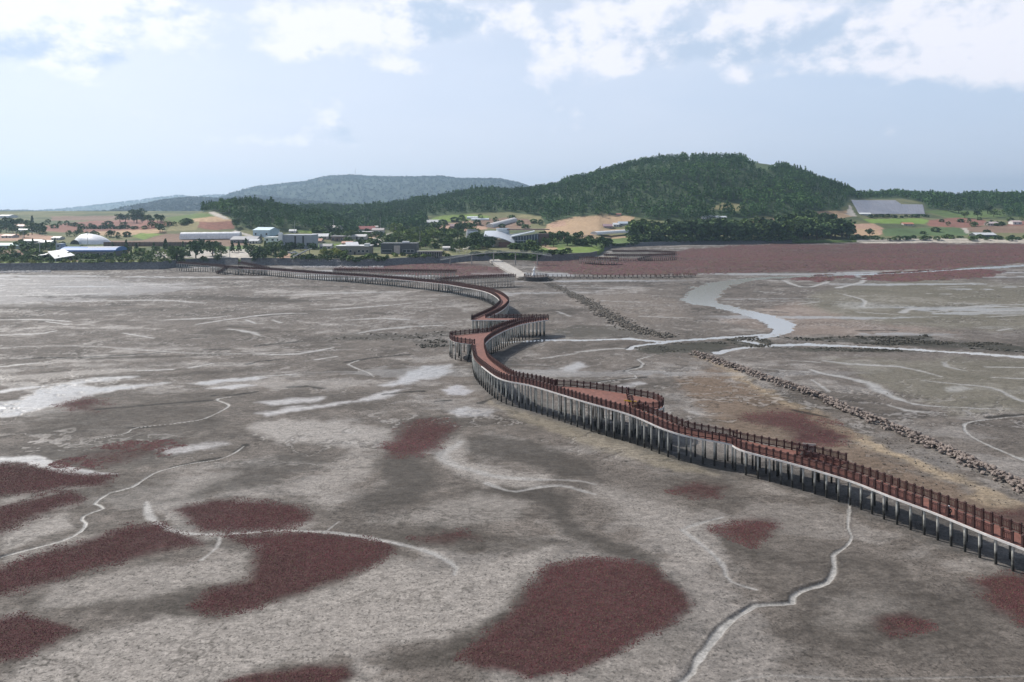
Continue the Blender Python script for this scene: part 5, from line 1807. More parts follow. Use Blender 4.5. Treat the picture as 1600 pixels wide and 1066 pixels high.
def causeway():
    l = [(765, 406, 2.6), (775, 412.5, 1.4), (788, 420.5, 1.0), (800, 427.5, .9), (810, 432.5, .9)]
    r = [(778, 405.4, 2.6), (791, 411.5, 1.4), (805, 419, 1.0), (817, 426.4, .9), (822, 432, .9)]
    a = [gp(*p) for p in l]
    b = [gp(*p) for p in r]
    mb = MB()
    strip(mb, np.array([tuple(p) for p in a]), np.array([tuple(p) for p in b]), 1.6)
    for q in (b,):
        for i in range(len(q) - 1):
            mb.bar(q[i] + Vector((0, 0, .1)), q[i + 1] + Vector((0, 0, .1)), .4, .3)
    tag(mb.build('road', M_CONC), 'pale concrete causeway running from the shore out to the statue', kind='structure')
    # platform with the statue
    c = gp(837, 432.0, 1.9)
    t = thing('statue_platform', 'dark round viewing platform at the seaward end of the concrete causeway', 'platform', (c.x, c.y, 0))
    mb = MB()
    mb.tube([(0, 0, -.6), (0, 0, 1.9)], [5.7, 5.9], 28)
    mb.build('base', mat('dark_masonry', (.055, .05, .048), .9, .4, .8), t)
    mb = MB()
    mb.tube([(0, 0, 1.9), (0, 0, 2.02)], [5.95, 5.95], 28)
    mb.build('deck', M_GREYWOOD, t)
    for k in range(22):
        an = k * 2 * math.pi / 22
        o = bpy.data.objects.new('railing_post', ME_POST)
        COL.objects.link(o)
        o.parent = t
        o.location = (5.6 * math.cos(an), 5.6 * math.sin(an), 2.02)
    mb = MB()
    for k in range(22):
        a0, a1 = k * 2 * math.pi / 22, (k + 1) * 2 * math.pi / 22
        for z in (2.3, 2.65, 2.95):
            mb.bar((5.6 * math.cos(a0), 5.6 * math.sin(a0), z), (5.6 * math.cos(a1), 5.6 * math.sin(a1), z), .07)
    mb.build('rail', M_POST, t)
    # the white figure, draped, one arm raised
    s = thing('statue', 'tall slender white statue standing on the dark platform', 'statue', (c.x - .9, c.y, 2.02))
    mb = MB()
    mb.tube([(-.3, 0, 0), (-.22, 0, .5), (-.1, 0, 1.1), (.05, 0, 1.7), (.02, 0, 2.3), (.0, 0, 2.9), (.12, 0, 3.4), (.18, 0, 3.65)], [.62, .5, .42, .40, .30, .42, .28, .12], 12)
    mb.tube([(.1, 0, 3.35), (.34, 0, 3.9), (.30, 0, 4.5), (.48, 0, 4.9)], [.13, .12, .10, .05], 8)
    mb.tube([(.02, 0, 3.3), (-.28, -.05, 2.9), (-.36, -.1, 2.35)], [.13, .11, .08], 8)
    mb.tube([(.2, 0, 3.55), (.24, 0, 3.75), (.26, 0, 3.95), (.27, 0, 4.12)], [.1, .21, .2, .06], 10)
    mb.v = [(x * 1.35, y * 1.35, z) for x, y, z in mb.v]
    mb.build('figure', mat('white_stone', (.86, .86, .85), .55, .05, 1.0), s, smooth=True)
    mb = MB()
    mb.box((-.2, 0, .14), (1.7, 1.5, .28))
    mb.build('plinth', M_CONC, s)


causeway()

# ------------------------------------------------------------------ small things on the near boardwalk


def on_deck(px, py, z):
    return gp(px, py, z)


def clutter():
    p = on_deck(1264, 712.5, 3.12)
    t = thing('tarpaulin_bundle', 'black bundle under a tarpaulin lying on the boardwalk bay', 'bundle', p, R(-14))
    bm = bmesh.new()
    bmesh.ops.create_icosphere(bm, subdivisions=3, radius=1)
    r = random.Random(5)
    for v in bm.verts:
        v.co = Vector((v.co.x * 1.15, v.co.y * .5, max(0, v.co.z * .62 + .06 * math.sin(v.co.x * 9) + .05 * math.sin(v.co.y * 13))))
        v.co *= r.uniform(.97, 1.04)
    me = bpy.data.meshes.new('cover')
    bm.to_mesh(me)
    bm.free()
    put('cover', me, mat('black_tarp', (.022, .022, .024), .5, .3, 3.0, bump=.4), t)
    mb = MB()
    for x in (-.55, 0, .55):
        mb.tube([(x, -.50, .02), (x, -.34, .44), (x, 0, .60), (x, .34, .44), (x, .50, .02)], .02, 5)
    mb.build('rope', M_GREYWOOD, t)
    p = on_deck(1265, 706.5, 3.12)
    t = thing('board', 'cream board leaning on the far railing behind the black bundle', 'board', p, R(-14))
    mb = MB()
    mb.add([(-.82, .0, .05), (.82, .0, .05), (.82, .05, .05), (-.82, .05, .05), (-.82, .22, 1.05), (.82, .22, 1.05), (.82, .27, 1.05), (-.82, .27, 1.05)],
           [(0, 3, 2, 1), (4, 5, 6, 7), (0, 1, 5, 4), (1, 2, 6, 5), (2, 3, 7, 6), (3, 0, 4, 7)])
    mb.build('panel', mat('cream_board', (.55, .46, .40), .7, .1, 2.0), t)
    mb = MB()
    mb.bar((-.75, -.03, .12), (.75, .17, .95), .05)
    mb.build('brace', M_GREYWOOD, t)
    p = on_deck(1296, 721, 3.08)
    t = thing('plank_pile', 'heap of broken railing planks on the boardwalk', 'planks', p, R(-25))
    for i in range(5):
        mb = MB()
        a = random.uniform(-.5, .5)
        mb.bar((-.8 * math.cos(a), -.8 * math.sin(a) + i * .08, .06 + i * .07), (.8 * math.cos(a), .8 * math.sin(a) + i * .08, .08 + i * .08), .12, .05)
        mb.build('plank', M_PANEL, t)
    p = on_deck(985, 634.5, 4.5)
    t = thing('barrier', 'low yellow barrier closing the mouth of the round platform', 'barrier', p, R(-30))
    mb = MB()
    mb.bar((-1.0, 0, .72), (1.0, 0, .78), .07, .2)
    mb.build('rail', mat('yellow_paint', (.70, .46, .04), .5, .15, 2.0), t)
    for x in (-.85, .85):
        m2 = MB()
        m2.bar((x, -.3, 0), (x, 0, .8), .06)
        m2.bar((x, .3, 0), (x, 0, .8), .06)
        m2.build('leg', M_DARK, t)
    p = on_deck(994, 637.5, 4.45)
    t = thing('crate', 'tan wooden crate beside the yellow barrier', 'crate', p, R(-25))
    mb = MB()
    mb.box((0, 0, .26), (1.0, .55, .5))
    mb.build('body', mat('raw_wood', (.42, .29, .19), .8, .2, 3.0), t)
    mb = MB()
    mb.box((0, 0, .545), (1.08, .62, .06))
    mb.build('lid', mat('raw_wood_lid', (.47, .34, .24), .8, .2, 3.0), t)


clutter()


def person():
    """sits on the deck edge of the boardwalk, back to the post, knees drawn up, arms round the knees"""
    p = on_deck(1483.5, 805.5, 2.86)
    t = thing('person', 'person in black clothes and a white cap sitting in a gap of the boardwalk railing', 'person', (p.x + .12, p.y + .30, p.z), R(150))
    V, E, RD = [], [], []

    def chain(pts, rad, start=None):
        prev = start
        for q, r in zip(pts, rad):
            V.append(q)
            RD.append(r)
            if prev is not None:
                E.append((prev, len(V) - 1))
            prev = len(V) - 1
        return prev
    # facing +y; pelvis first
    root = chain([(0, -.05, .13)], [.15])
    chest = chain([(0, -.02, .30), (0, .03, .46), (0, .05, .56)], [.135, .15, .12], root)
    neck = chain([(0, .08, .66)], [.058], chest)
    chain([(0, .11, .76), (0, .12, .86)], [.090, .075], neck)
    for s in (-1, 1):
        hip = chain([(s * .10, .06, .14)], [.105], root)
        knee = chain([(s * .14, .30, .36), (s * .13, .44, .50)], [.085, .068], hip)
        ank = chain([(s * .12, .50, .28), (s * .11, .53, .08)], [.062, .045], knee)
        chain([(s * .11, .66, .045)], [.036], ank)
        sh = chain([(s * .20, .05, .55)], [.068], chest)
        el = chain([(s * .27, .22, .42)], [.048], sh)
        wr = chain([(s * .12, .44, .40)], [.034], el)
        pm = chain([(s * .06, .50, .40)], [.036], wr)
        for k in range(4):
            zz = .425 - k * .018
            chain([(s * .02, .535 - .004 * k, zz), (-s * .02, .54, zz - .006)], [.010, .008], pm)
        chain([(s * .045, .50, .45)], [.010], pm)
    me = bpy.data.meshes.new('body')
    me.from_pydata(V, E, [])
    o = bpy.data.objects.new('body', me)
    COL.objects.link(o)
    o.parent = t
    md = o.modifiers.new('skin', 'SKIN')
    for i, sv in enumerate(me.skin_vertices[0].data if me.skin_vertices else []):
        sv.radius = (RD[i], RD[i])
    if not me.skin_vertices:
        me.skin_vertices.add() if hasattr(me.skin_vertices, 'add') else None
    if me.skin_vertices:
        for i, sv in enumerate(me.skin_vertices[0].data):
            sv.radius = (RD[i], RD[i])
            sv.use_root = (i == 0)
    ss = o.modifiers.new('sub', 'SUBSURF')
    ss.levels = ss.render_levels = 1
    # black clothes, skin at head and hands
    m = mat('clothed_body', (.014, .014, .016), .9, .2, 6.0)
    nt = m.node_tree
    b = nt.nodes['Principled BSDF']
    src = b.inputs['Base Color'].links[0].from_socket
    tc = nt.nodes.new('ShaderNodeTexCoord')
    sp = nt.nodes.new('ShaderNodeSeparateXYZ')
    nt.links.new(tc.outputs['Object'], sp.inputs[0])
    r = nt.nodes.new('ShaderNodeMapRange')
    r.inputs[1].default_value = .655
    r.inputs[2].default_value = .665
    nt.links.new(sp.outputs[2], r.inputs[0])
    mx = nt.nodes.new('ShaderNodeMix')
    mx.data_type = 'RGBA'
    nt.links.new(r.outputs[0], mx.inputs[0])
    nt.links.new(src, mx.inputs[6])
    mx.inputs[7].default_value = (.42, .27, .20, 1)
    nt.links.new(mx.outputs[2], b.inputs['Base Color'])
    me.materials.append(m)
    mb = MB()
    mb.tube([(0, .10, .83), (0, .10, .88), (0, .09, .94), (0, .08, .965)], [.105, .104, .075, .02], 14)
    mb.box((0, .22, .845), (.15, .12, .014))
    mb.build('cap', M_WHITE, t, smooth=True)
    mb = MB()
    mb.tube([(0, .03, .74), (0, .02, .80), (0, .03, .86)], [.05, .088, .09], 10)
    mb.build('hair', M_DARK, t, smooth=True)
    mb = MB()
    mb.tube([(0, .185, .80), (0, .215, .775), (0, .195, .765)], [.010, .016, .008], 6)
    mb.build('nose', mat('skin', (.42, .27, .20), .6, .1, 4.0), t, smooth=True)
    for s in (-1, 1):
        e = MB()
        e.tube([(s * .034, .186, .812), (s * .034, .198, .812)], [.012, .006], 6)
        e.build('eye', M_DARK, t)
    e = MB()
    e.bar((-.025, .198, .738), (.025, .198, .738), .012)
    e.build('mouth', mat('lips', (.25, .10, .09), .6, .1, 4.0), t)


person()


# ------------------------------------------------------------------ village
def place(px, py):
    p = land(px, py)
    return p, p.y / F     # position, metres per photo pixel


_matc = {}
ORD_ = ['first', 'second', 'third', 'fourth', 'fifth', 'sixth', 'seventh', 'eighth', 'ninth']


def wallmat(c, rough=.8, scale=.6, var=.14):
    k = (c, rough)
    if k not in _matc:
        _matc[k] = mat('painted_wall', c, rough, var, scale)
    return _matc[k]


ME_WIN = None


def add_window(parent, x, y, z, w, h, m=None):
    f = MB()
    f.box((x, y - .03, z + h / 2), (w + .16, .10, h + .16))
    fo = f.build('window', M_WHITE, parent)
    g = MB()
    g.box((x, y - .085, z + h / 2), (w, .04, h))
    g.build('pane', m or M_GLASS, fo)


def building(name, label, px, py, wpx, hpx, dep, yaw=0, roof='flat', rpx=3, wall=(.5, .5, .5), rcol=(.3, .3, .3), nw=4, rows=1, cat='building', over=.4, strip_win=False, group=None):
    p, k = place(px, py)
    w, h, rh = wpx * k, hpx * k, rpx * k
    t = thing(name, label, cat, (p.x, p.y, p.z - .4), R(yaw), group)
    h += .4
    mb = MB()
    if roof == 'gable':
        mb.prism([(-w / 2, 0), (w / 2, 0), (w / 2, dep), (-w / 2, dep)], 0, h)
        for x in (-w / 2, w / 2 - .2):
            mb.add([(x, .05, h), (x, dep - .05, h), (x, dep / 2, h + rh * .96), (x + .2, .05, h), (x + .2, dep - .05, h), (x + .2, dep / 2, h + rh * .96)], [(0, 2, 1), (3, 4, 5), (0, 3, 5, 2), (1, 2, 5, 4)])
    elif roof == 'shed':
        mb.add([(-w / 2, 0, 0), (w / 2, 0, 0), (w / 2, dep, 0), (-w / 2, dep, 0), (-w / 2, 0, h), (w / 2, 0, h + rh), (w / 2, dep, h + rh), (-w / 2, dep, h)],
               [(3, 2, 1, 0), (4, 5, 6, 7), (0, 1, 5, 4), (1, 2, 6, 5), (2, 3, 7, 6), (3, 0, 4, 7)])
    else:
        mb.prism([(-w / 2, 0), (w / 2, 0), (w / 2, dep), (-w / 2, dep)], 0, h)
    mb.build('wall', wallmat(wall), t)
    mb = MB()
    o = over
    if roof == 'gable':
        mb.add([(-w / 2 - o, -o, h - .1), (w / 2 + o, -o, h - .1), (w / 2 + o, dep / 2, h + rh), (-w / 2 - o, dep / 2, h + rh), (w / 2 + o, dep + o, h - .1), (-w / 2 - o, dep + o, h - .1),
                (-w / 2 - o, -o, h + .12), (w / 2 + o, -o, h + .12), (w / 2 + o, dep / 2, h + rh + .22), (-w / 2 - o, dep / 2, h + rh + .22), (w / 2 + o, dep + o, h + .12), (-w / 2 - o, dep + o, h + .12)],
               [(0, 3, 2, 1), (3, 5, 4, 2), (6, 7, 8, 9), (9, 8, 10, 11), (0, 1, 7, 6), (5, 11, 10, 4), (1, 2, 8, 7), (2, 4, 10, 8), (0, 6, 9, 3), (3, 9, 11, 5)])
    elif roof == 'shed':
        mb.add([(-w / 2 - o, -o, h + .02), (w / 2 + o, -o, h + rh + .02), (w / 2 + o, dep + o, h + rh + .02), (-w / 2 - o, dep + o, h + .02),
                (-w / 2 - o, -o, h + .3), (w / 2 + o, -o, h + rh + .3), (w / 2 + o, dep + o, h + rh + .3), (-w / 2 - o, dep + o, h + .3)],
               [(3, 2, 1, 0), (4, 5, 6, 7), (0, 1, 5, 4), (1, 2, 6, 5), (2, 3, 7, 6), (3, 0, 4, 7)])
    elif roof == 'barrel':
        n = 10
        for i in range(n):
            a0, a1 = math.pi * i / n, math.pi * (i + 1) / n
            y0, z0 = dep / 2 - math.cos(a0) * (dep / 2 + o), h + math.sin(a0) * rh
            y1, z1 = dep / 2 - math.cos(a1) * (dep / 2 + o), h + math.sin(a1) * rh
            mb.add([(-w / 2 - o, y0, z0), (w / 2 + o, y0, z0), (w / 2 + o, y1, z1), (-w / 2 - o, y1, z1)], [(0, 1, 2, 3)])
            for x in (-w / 2 - o, w / 2 + o):
                mb.add([(x, y0, z0), (x, y1, z1), (x, dep / 2, h)], [(0, 1, 2)])
    else:
        mb.prism([(-w / 2 - o, -o), (w / 2 + o, -o), (w / 2 + o, dep + o), (-w / 2 - o, dep + o)], h, h + max(.3, rh))
    mb.build('roof', wallmat(rcol, .55), t)
    if nw:
        for r in range(rows):
            z0 = h * (r + .32) / rows
            hh = min(1.5, h / rows * .42)
            for i in range(nw):
                x = -w / 2 + w * (i + .5) / nw
                if r == 0 and nw > 2 and i == nw // 2:
                    d = MB()
                    d.box((x, -.04, 1.25), (1.1, .1, 2.1))
                    d.build('door', M_DARK, t)
                    continue
                add_window(t, x, 0, z0, min(1.6, w / nw * (.9 if strip_win else .55)), hh)
    return t, w, h, k


def greenhouse(label, a, b, hpx, width, colr=(.70, .71, .72), group=None):
    pa, ka = place(*a)
    pb, kb = place(*b)
    hh = hpx * (ka + kb) / 2
    d = (pb - pa)
    L = d.length
    t = thing('greenhouse', label, 'greenhouse', pa - Vector((0, 0, .2)), math.atan2(d.y, d.x), group)
    slope = d.z / max(math.hypot(d.x, d.y), .1)
    Lh = math.hypot(d.x, d.y)
    n = 10
    vs, fs = [], []
    ms = max(8, int(Lh / 2.5))
    for i in range(ms + 1):
        for j in range(n + 1):
            an = math.pi * j / n
            wob = 1 + .015 * math.sin(i * 2.1 + j)
            vs.append((Lh * i / ms, -math.cos(an) * width / 2, slope * Lh * i / ms + math.sin(an) ** .8 * hh * wob))
    for i in range(ms):
        for j in range(n):
            q = i * (n + 1) + j
            fs.append((q, q + n + 1, q + n + 2, q + 1))
    mb = MB()
    mb.add(vs, fs)
    mb.build('cover', wallmat(colr, .4), t, smooth=True)
    for x, s in ((.03, 1), (Lh - .03, -1)):
        e = MB()
        zb = slope * x
        e.add([(x, -math.cos(math.pi * j / n) * width / 2 * .99, zb + math.sin(math.pi * j / n) ** .8 * hh * .99) for j in range(n + 1)], [tuple(range(n + 1))])
        e.build('end_wall', wallmat((.5, .51, .51), .5), t)
    r = MB()
    for i in range(0, ms + 1, 2):
        x = Lh * i / ms
        r.tube([(x, -math.cos(math.pi * j / n) * width / 2 * 1.005, slope * x + math.sin(math.pi * j / n) ** .8 * hh * 1.01) for j in range(n + 1)], .035, 4)
    r.build('rib', wallmat((.45, .46, .47), .5), t)
    return t


def village():
    G_H = 'village houses'
    # --- left
    building('shed', 'long white factory shed on the far left horizon', 4, 341, 18, 3.4, 20, 0, 'gable', 1.5, (.6, .62, .64), (.72, .74, .76), 0, cat='shed')
    building('house', 'house with a rusty red roof above the white tunnel on the left', 40, 357, 30, 3.2, 8, 0, 'gable', 2.4, (.42, .40, .38), (.34, .12, .09), 3, cat='house', group=G_H)
    greenhouse('short white tunnel greenhouse below the rusty roofed house', (27, 363), (57, 363), 5.5, 6)
    building('hall', 'long low hall with an aqua roof at the left edge', 12, 389, 52, 5, 12, 0, 'gable', 3, (.30, .34, .34), (.40, .58, .58), 5, cat='hall')
    building('shed', 'low white roofed shed behind the aqua hall', 48, 380, 27, 3.2, 8, 0, 'gable', 1.6, (.4, .4, .38), (.70, .69, .66), 2, cat='shed')
    building('shed', 'white roofed shed beside the big white dome', 69, 382, 18, 3, 8, 0, 'gable', 2.6, (.4, .4, .38), (.70, .70, .68), 2, cat='shed')
    # dome
    p, k = place(128, 382)
    t = thing('dome_shelter', 'big white fabric dome with a dark arched opening', 'dome', (p.x, p.y, p.z - .3), R(-12))
    mb = MB()
    w, hh, dd = 26 * k, 17.5 * k, 20
    vs, fs = [], []
    nu, nv = 22, 8
    for i in range(nu + 1):
        u = -1 + 2 * i / nu
        s = math.sqrt(max(0.0, 1 - abs(u) ** 2.6))
        for j in range(nv + 1):
            an = math.pi * j / nv
            vs.append((u * w, -math.cos(an) * dd / 2 * (.35 + .65 * s) + dd / 2, math.sin(an) * hh * s * (.9 - .28 * u)))
    for i in range(nu):
        for j in range(nv):
            q = i * (nv + 1) + j
            fs.append((q, q + nv + 1, q + nv + 2, q + 1))
    mb.add(vs, fs)
    mb.build('canopy', wallmat((.74, .75, .77), .5), t, smooth=True)
    mb = MB()
    n = 10
    arc = [(-11 * k + math.cos(math.pi * j / n) * -8.5 * k, -1.2, math.sin(math.pi * j / n) * 7.5 * k) for j in range(n + 1)]
    back = [(x, 3.0, z) for x, _, z in arc]
    mb.add(arc + back, [(j, j + 1, n + 2 + j, n + 1 + j) for j in range(n)])
    mb.build('arch', wallmat((.52, .55, .60), .5), t)
    mb = MB()
    mb.add([(x, -.9, z * .86) for x, _, z in arc], [tuple(range(n + 1))])
    mb.build('opening', M_DARK, t)
    # tilted white roof
    p, k = place(80, 408)
    t = thing('pavilion', 'open pavilion under a large tilted white roof near the seawall', 'pavilion', (p.x, p.y, p.z))
    mb = MB()
    q = [(-17.5 * k, 7, 12.8 * k), (-3 * k, 14, 15.5 * k), (29 * k, 5, 7.4 * k), (12 * k, -4, 3.6 * k)]
    mb.add(q + [(x, y, z + .35) for x, y, z in q], [(3, 2, 1, 0), (4, 5, 6, 7), (0, 1, 5, 4), (1, 2, 6, 5), (2, 3, 7, 6), (3, 0, 4, 7)])
    mb.build('roof', wallmat((.66, .66, .66), .5), t)
    mb = MB()
    q = [(-34 * k, 9, 7.2 * k), (-19 * k, 9, 10.6 * k), (-13 * k, 3, 8.8 * k), (-30 * k, 2, 6.6 * k)]
    mb.add(q + [(x, y, z + .3) for x, y, z in q], [(0, 1, 2, 3), (7, 6, 5, 4), (0, 4, 5, 1), (1, 5, 6, 2), (2, 6, 7, 3), (3, 7, 4, 0)])
    mb.build('side_roof', wallmat((.68, .68, .67), .5), t)
    for (x, y, z) in ((-15 * k, 7.5, 12.6 * k), (26 * k, 5, 7.4 * k), (12 * k, -3, 3.7 * k), (-2 * k, 13, 14.5 * k), (6 * k, 2, 8 * k)):
        c = MB()
        c.tube([(x, y, -.5), (x, y, z)], .22, 8)
        c.build('column', wallmat((.5, .5, .5)), t)
    mb = MB()
    mb.box((10 * k, 6, 2.2 * k), (30 * k, 6, 4.4 * k))
    mb.build('wall', wallmat((.13, .11, .10)), t)
    # blue hall
    t, w, h, k = building('hall', 'long hall with a bright blue barrel roof and white skylights', 137, 401, 82, 8, 16, 4, 'barrel', 6.5, (.17, .16, .16), (.05, .16, .42), 8, cat='hall')
    mb = MB()
    for f0, f1, zz in ((-.22, .50, .80), (-.05, .50, .62)):
        an = math.pi * zz * .5
        for s in (0,):
            y0, z0 = 8 - math.cos(an) * 8.55, h + math.sin(an) * 6.5 * k * 1.01 + .06
            an2 = an + .16
            y1, z1 = 8 - math.cos(an2) * 8.55, h + math.sin(an2) * 6.5 * k * 1.01 + .06
            mb.add([(w * f0, y0, z0), (w * f1, y0, z0), (w * f1, y1, z1), (w * f0, y1, z1)], [(0, 1, 2, 3)])
    mb.build('skylight', M_WHITE, t)
    building('tower', 'square grey blue tower at the left end of the blue roofed hall', 91, 399, 8, 17, 5, 0, 'flat', 1, (.28, .33, .38), (.36, .41, .46), 1, 3, cat='tower', over=.1)
    # field fence
    t = thing('net_fence', 'long brown net fence along the ploughed field', 'fence')
    mb = MB()
    pts = [land(x, 385.0) for x in np.arange(162, 348, 4)]
    vs = [tuple(p - Vector((0, 0, .3))) for p in pts] + [tuple(p + Vector((0, 0, 3.0))) for p in pts]
    vs += [(x, y + .06, z) for x, y, z in vs]
    n = len(pts)
    fs = [(i, i + 1, n + i + 1, n + i) for i in range(n - 1)] + [(2 * n + i + 1, 2 * n + i, 3 * n + i, 3 * n + i + 1) for i in range(n - 1)] + [(n + i, n + i + 1, 3 * n + i + 1, 3 * n + i) for i in range(n - 1)]
    mb.add(vs, fs)
    mb.build('net', wallmat((.16, .11, .085)), t)
    for p in pts[::2]:
        c = MB()
        c.tube([p - Vector((0, .12, .5)), p + Vector((0, -.12, 3.3))], .09, 6)
        c.build('post', M_DARK, t)
    greenhouse('longest white tunnel greenhouse, in the brown field left of centre', (283, 373.5), (376, 372.5), 10.5, 8)
    building('barn', 'grey barn with a low gable roof right of the longest white tunnel', 380, 380, 40, 5, 14, 0, 'gable', 4.5, (.20, .19, .19), (.30, .30, .31), 3, cat='barn')
    building('house', 'pale blue steel house under the pine wooded knoll', 408, 370, 30, 10, 14, -18, 'gable', 4, (.42, .53, .60), (.45, .58, .64), 3, cat='house', group=G_H)
    building('house', 'white and mint house beside the grey slab building', 426, 384, 26, 12, 12, 0, 'flat', 1.2, (.58, .66, .62), (.66, .68, .66), 3, 2, cat='house', group=G_H)
    # grey slab building with white tower
    t, w, h, k = building('gallery', 'large grey slab building with two dark slots and a white tower', 465, 389, 46, 21, 16, 0, 'flat', .8, (.30, .32, .36), (.36, .38, .42), 0, cat='building', over=.05)
    for x in (-.08, .19):
        s = MB()
        s.box((x * w, -.08, h * .52), (w * .055, .2, h * .86))
        s.build('slot', M_DARK, t)
    s = MB()
    s.box((-w / 2 - 1.2, -1.2, h * .54), (2.6, 2.8, h * 1.08))
    tw = s.build('tower', M_WHITE, t)
    s = MB()
    s.box((-w / 2 - 1.4, -1.2, h * 1.08 + .7), (3.4, 2.6, 1.4), 0, .55)
    s.build('top', M_WHITE, tw)
    for i in range(5):
        add_window(t, w * (.32 + i * .033), 0, h * .28, .7, 2.0)
    for i in range(6):
        add_window(t, w * (-.40 + i * .045), 0, h * .30, .8, 2.2)
    building('house', 'small white hipped house behind the grey slab building', 457, 364, 10, 2.5, 6, 10, 'gable', 2.2, (.6, .6, .6), (.6, .6, .6), 1, cat='house', group=G_H)
    building('house', 'house with a weathered grey roof above the bright green plot', 517, 362, 26, 4.5, 9, -14, 'gable', 4.5, (.36, .34, .32), (.34, .32, .31), 3, cat='house', group=G_H)
    building('house', 'white roofed cottage among shrubs right of the grey slab building', 500, 374, 24, 4, 9, 8, 'gable', 4, (.55, .5, .46), (.62, .62, .62), 3, cat='house', group=G_H)
    building('house', 'low cottage with an orange red roof right of the grey slab building', 494, 380, 16, 3, 7, 0, 'gable', 3.4, (.5, .42, .38), (.46, .22, .15), 2, cat='house', group=G_H)
    building('house', 'brown brick house with a flat roof among the trees', 527, 377, 20, 7, 9, 0, 'flat', 1, (.20, .14, .12), (.42, .40, .40), 3, cat='house', group=G_H)
    building('house', 'long pale roofed house behind the brown brick house', 553, 374, 36, 4, 10, 0, 'gable', 3, (.34, .33, .32), (.52, .51, .50), 4, cat='house', group=G_H)
    building('house', 'brown house with a white parapet beside the lane', 563, 370, 34, 7, 12, 0, 'flat', .8, (.16, .12, .11), (.58, .56, .55), 4, cat='house', group=G_H)
    building('house', 'house with a dark red gable roof at the edge of the wood', 572, 362, 28, 3.5, 10, 12, 'gable', 4.5, (.48, .44, .42), (.30, .09, .08), 3, cat='house', group=G_H)
    building('house', 'small white fronted house right of the red gabled one', 590, 364, 18, 4, 9, 0, 'gable', 3, (.60, .58, .56), (.40, .36, .35), 2, cat='house', group=G_H)
    for (x, y, w_, h_, rf, rp, wc, rc, lab) in (
            (508, 389, 18, 4, 'gable', 3, (.50, .48, .45), (.35, .34, .33), 'small grey roofed house behind the shore hedge trees'),
            (480, 377, 16, 4, 'gable', 3, (.55, .52, .48), (.20, .27, .36), 'house with a slate blue roof behind the grey slab building'),
            (542, 384, 16, 3.5, 'gable', 2.6, (.55, .50, .44), (.45, .24, .17), 'cottage with a rust orange roof above the long grey hall'),
            (520, 370, 14, 3.5, 'gable', 2.6, (.58, .57, .55), (.30, .33, .36), 'grey roofed cottage between the green plot and the brick house'),
            (606, 378, 12, 4, 'flat', .8, (.48, .46, .44), (.6, .6, .6), 'small pale flat roofed house at the lane corner'),
            (640, 376, 18, 3.6, 'gable', 2.8, (.45, .42, .40), (.33, .15, .12), 'brown roofed house at the left end of the park wood'),
            (652, 366, 14, 3, 'gable', 2.4, (.6, .58, .55), (.40, .40, .40), 'pale house at the upper edge of the park wood'),
            (396, 381, 14, 4, 'gable', 2.6, (.52, .50, .46), (.44, .46, .48), 'grey roofed store right of the barn'),
            (538, 359, 16, 3, 'gable', 2.6, (.56, .54, .5), (.38, .36, .35), 'pale house under the wood, left of the red gable'),
            (585, 358, 10, 2.6, 'gable', 2, (.5, .46, .44), (.52, .50, .48), 'tiny pale roofed house at the wood corner'),
            (10, 372, 18, 3, 'gable', 2.2, (.5, .48, .46), (.40, .17, .13), 'red roofed farm shed at the far left edge'),
            (5, 356, 12, 3, 'gable', 2, (.55, .55, .54), (.62, .62, .62), 'white roofed farm shed at the far left edge'),
            (86, 375, 12, 2.8, 'gable', 2, (.5, .5, .48), (.64, .63, .60), 'small white store left of the big dome')):
        building('house', lab, x, y, w_, h_, 8, random.uniform(-18, 18), rf, rp, wc, rc, 3, cat='house', group=G_H)
    for i in range(9):
        x = 474 + i * 14.5
        p, k2 = place(x, 409.5)
        t = thing('flower_bed', '%s white flower bed from left along the shore hedge' % ORD_[i], 'flower bed', (p.x, p.y, p.z - .05), 0, 'white flower beds on the seawall crest')
        s = MB()
        rr = random.Random(i)
        for _ in range(40):
            a, b2 = rr.uniform(-2.0, 2.0), rr.uniform(-.6, .6)
            s.box((a, b2, rr.uniform(.2, .7)), (.28, .28, .14), rr.uniform(0, 3))
        s.build('blossom', wallmat((.62, .60, .58)), t)
        s = MB()
        s.box((0, 0, .12), (4.3, 1.4, .24))
        s.build('kerb', wallmat((.25, .24, .22)), t)
    t, w, h, k = building('hall', 'long grey hall with white edged stepped roofs near the shore', 551, 398, 52, 13, 14, 0, 'flat', .8, (.21, .20, .18), (.62, .62, .62), 8, 1, cat='hall')
    s = MB()
    s.box((w * .42, 2, h + .8), (7 * k, 5, 5 * k))
    s.build('stair_tower', M_WHITE, t)
    s = MB()
    s.add([(-w * .2, -.3, h + .4), (w * .2, -.3, h + .4), (w * .1, 6, h + 2.6), (-w * .28, 6, h + 2.6)], [(0, 1, 2, 3)])
    s.add([(-w * .2, -.3, h + .25), (w * .2, -.3, h + .25), (w * .1, 6, h + 2.45), (-w * .28, 6, h + 2.45)], [(3, 2, 1, 0)])
    s.build('canopy', wallmat((.55, .55, .58), .5), t)
    t, w, h, k = building('pavilion', 'low dark box shaped building in two halves behind the garden', 623, 397, 56, 16, 12, 0, 'flat', .6, (.075, .082, .09), (.10, .11, .115), 0, cat='building', over=.1)
    s = MB()
    s.box((-w * .04, -1.0, h * .42), (9 * k, 1.8, h * .8))
    s.build('porch', wallmat((.40, .36, .35)), t)
    s = MB()
    s.box((w * .18, 3, h + .9), (10 * k, 4, 1.2))
    s.build('roof_box', M_WHITE, t)
    for x in (-.42, -.33, -.24, .16, .27, .38):
        add_window(t, w * x, 0, h * .2, 2.2, 1.8)
    # pergola
    p, k = place(671, 403)
    t = thing('pergola', 'long flat roofed pergola on dark columns above the seawall', 'pergola', (p.x, p.y, p.z - .2))
    s = MB()
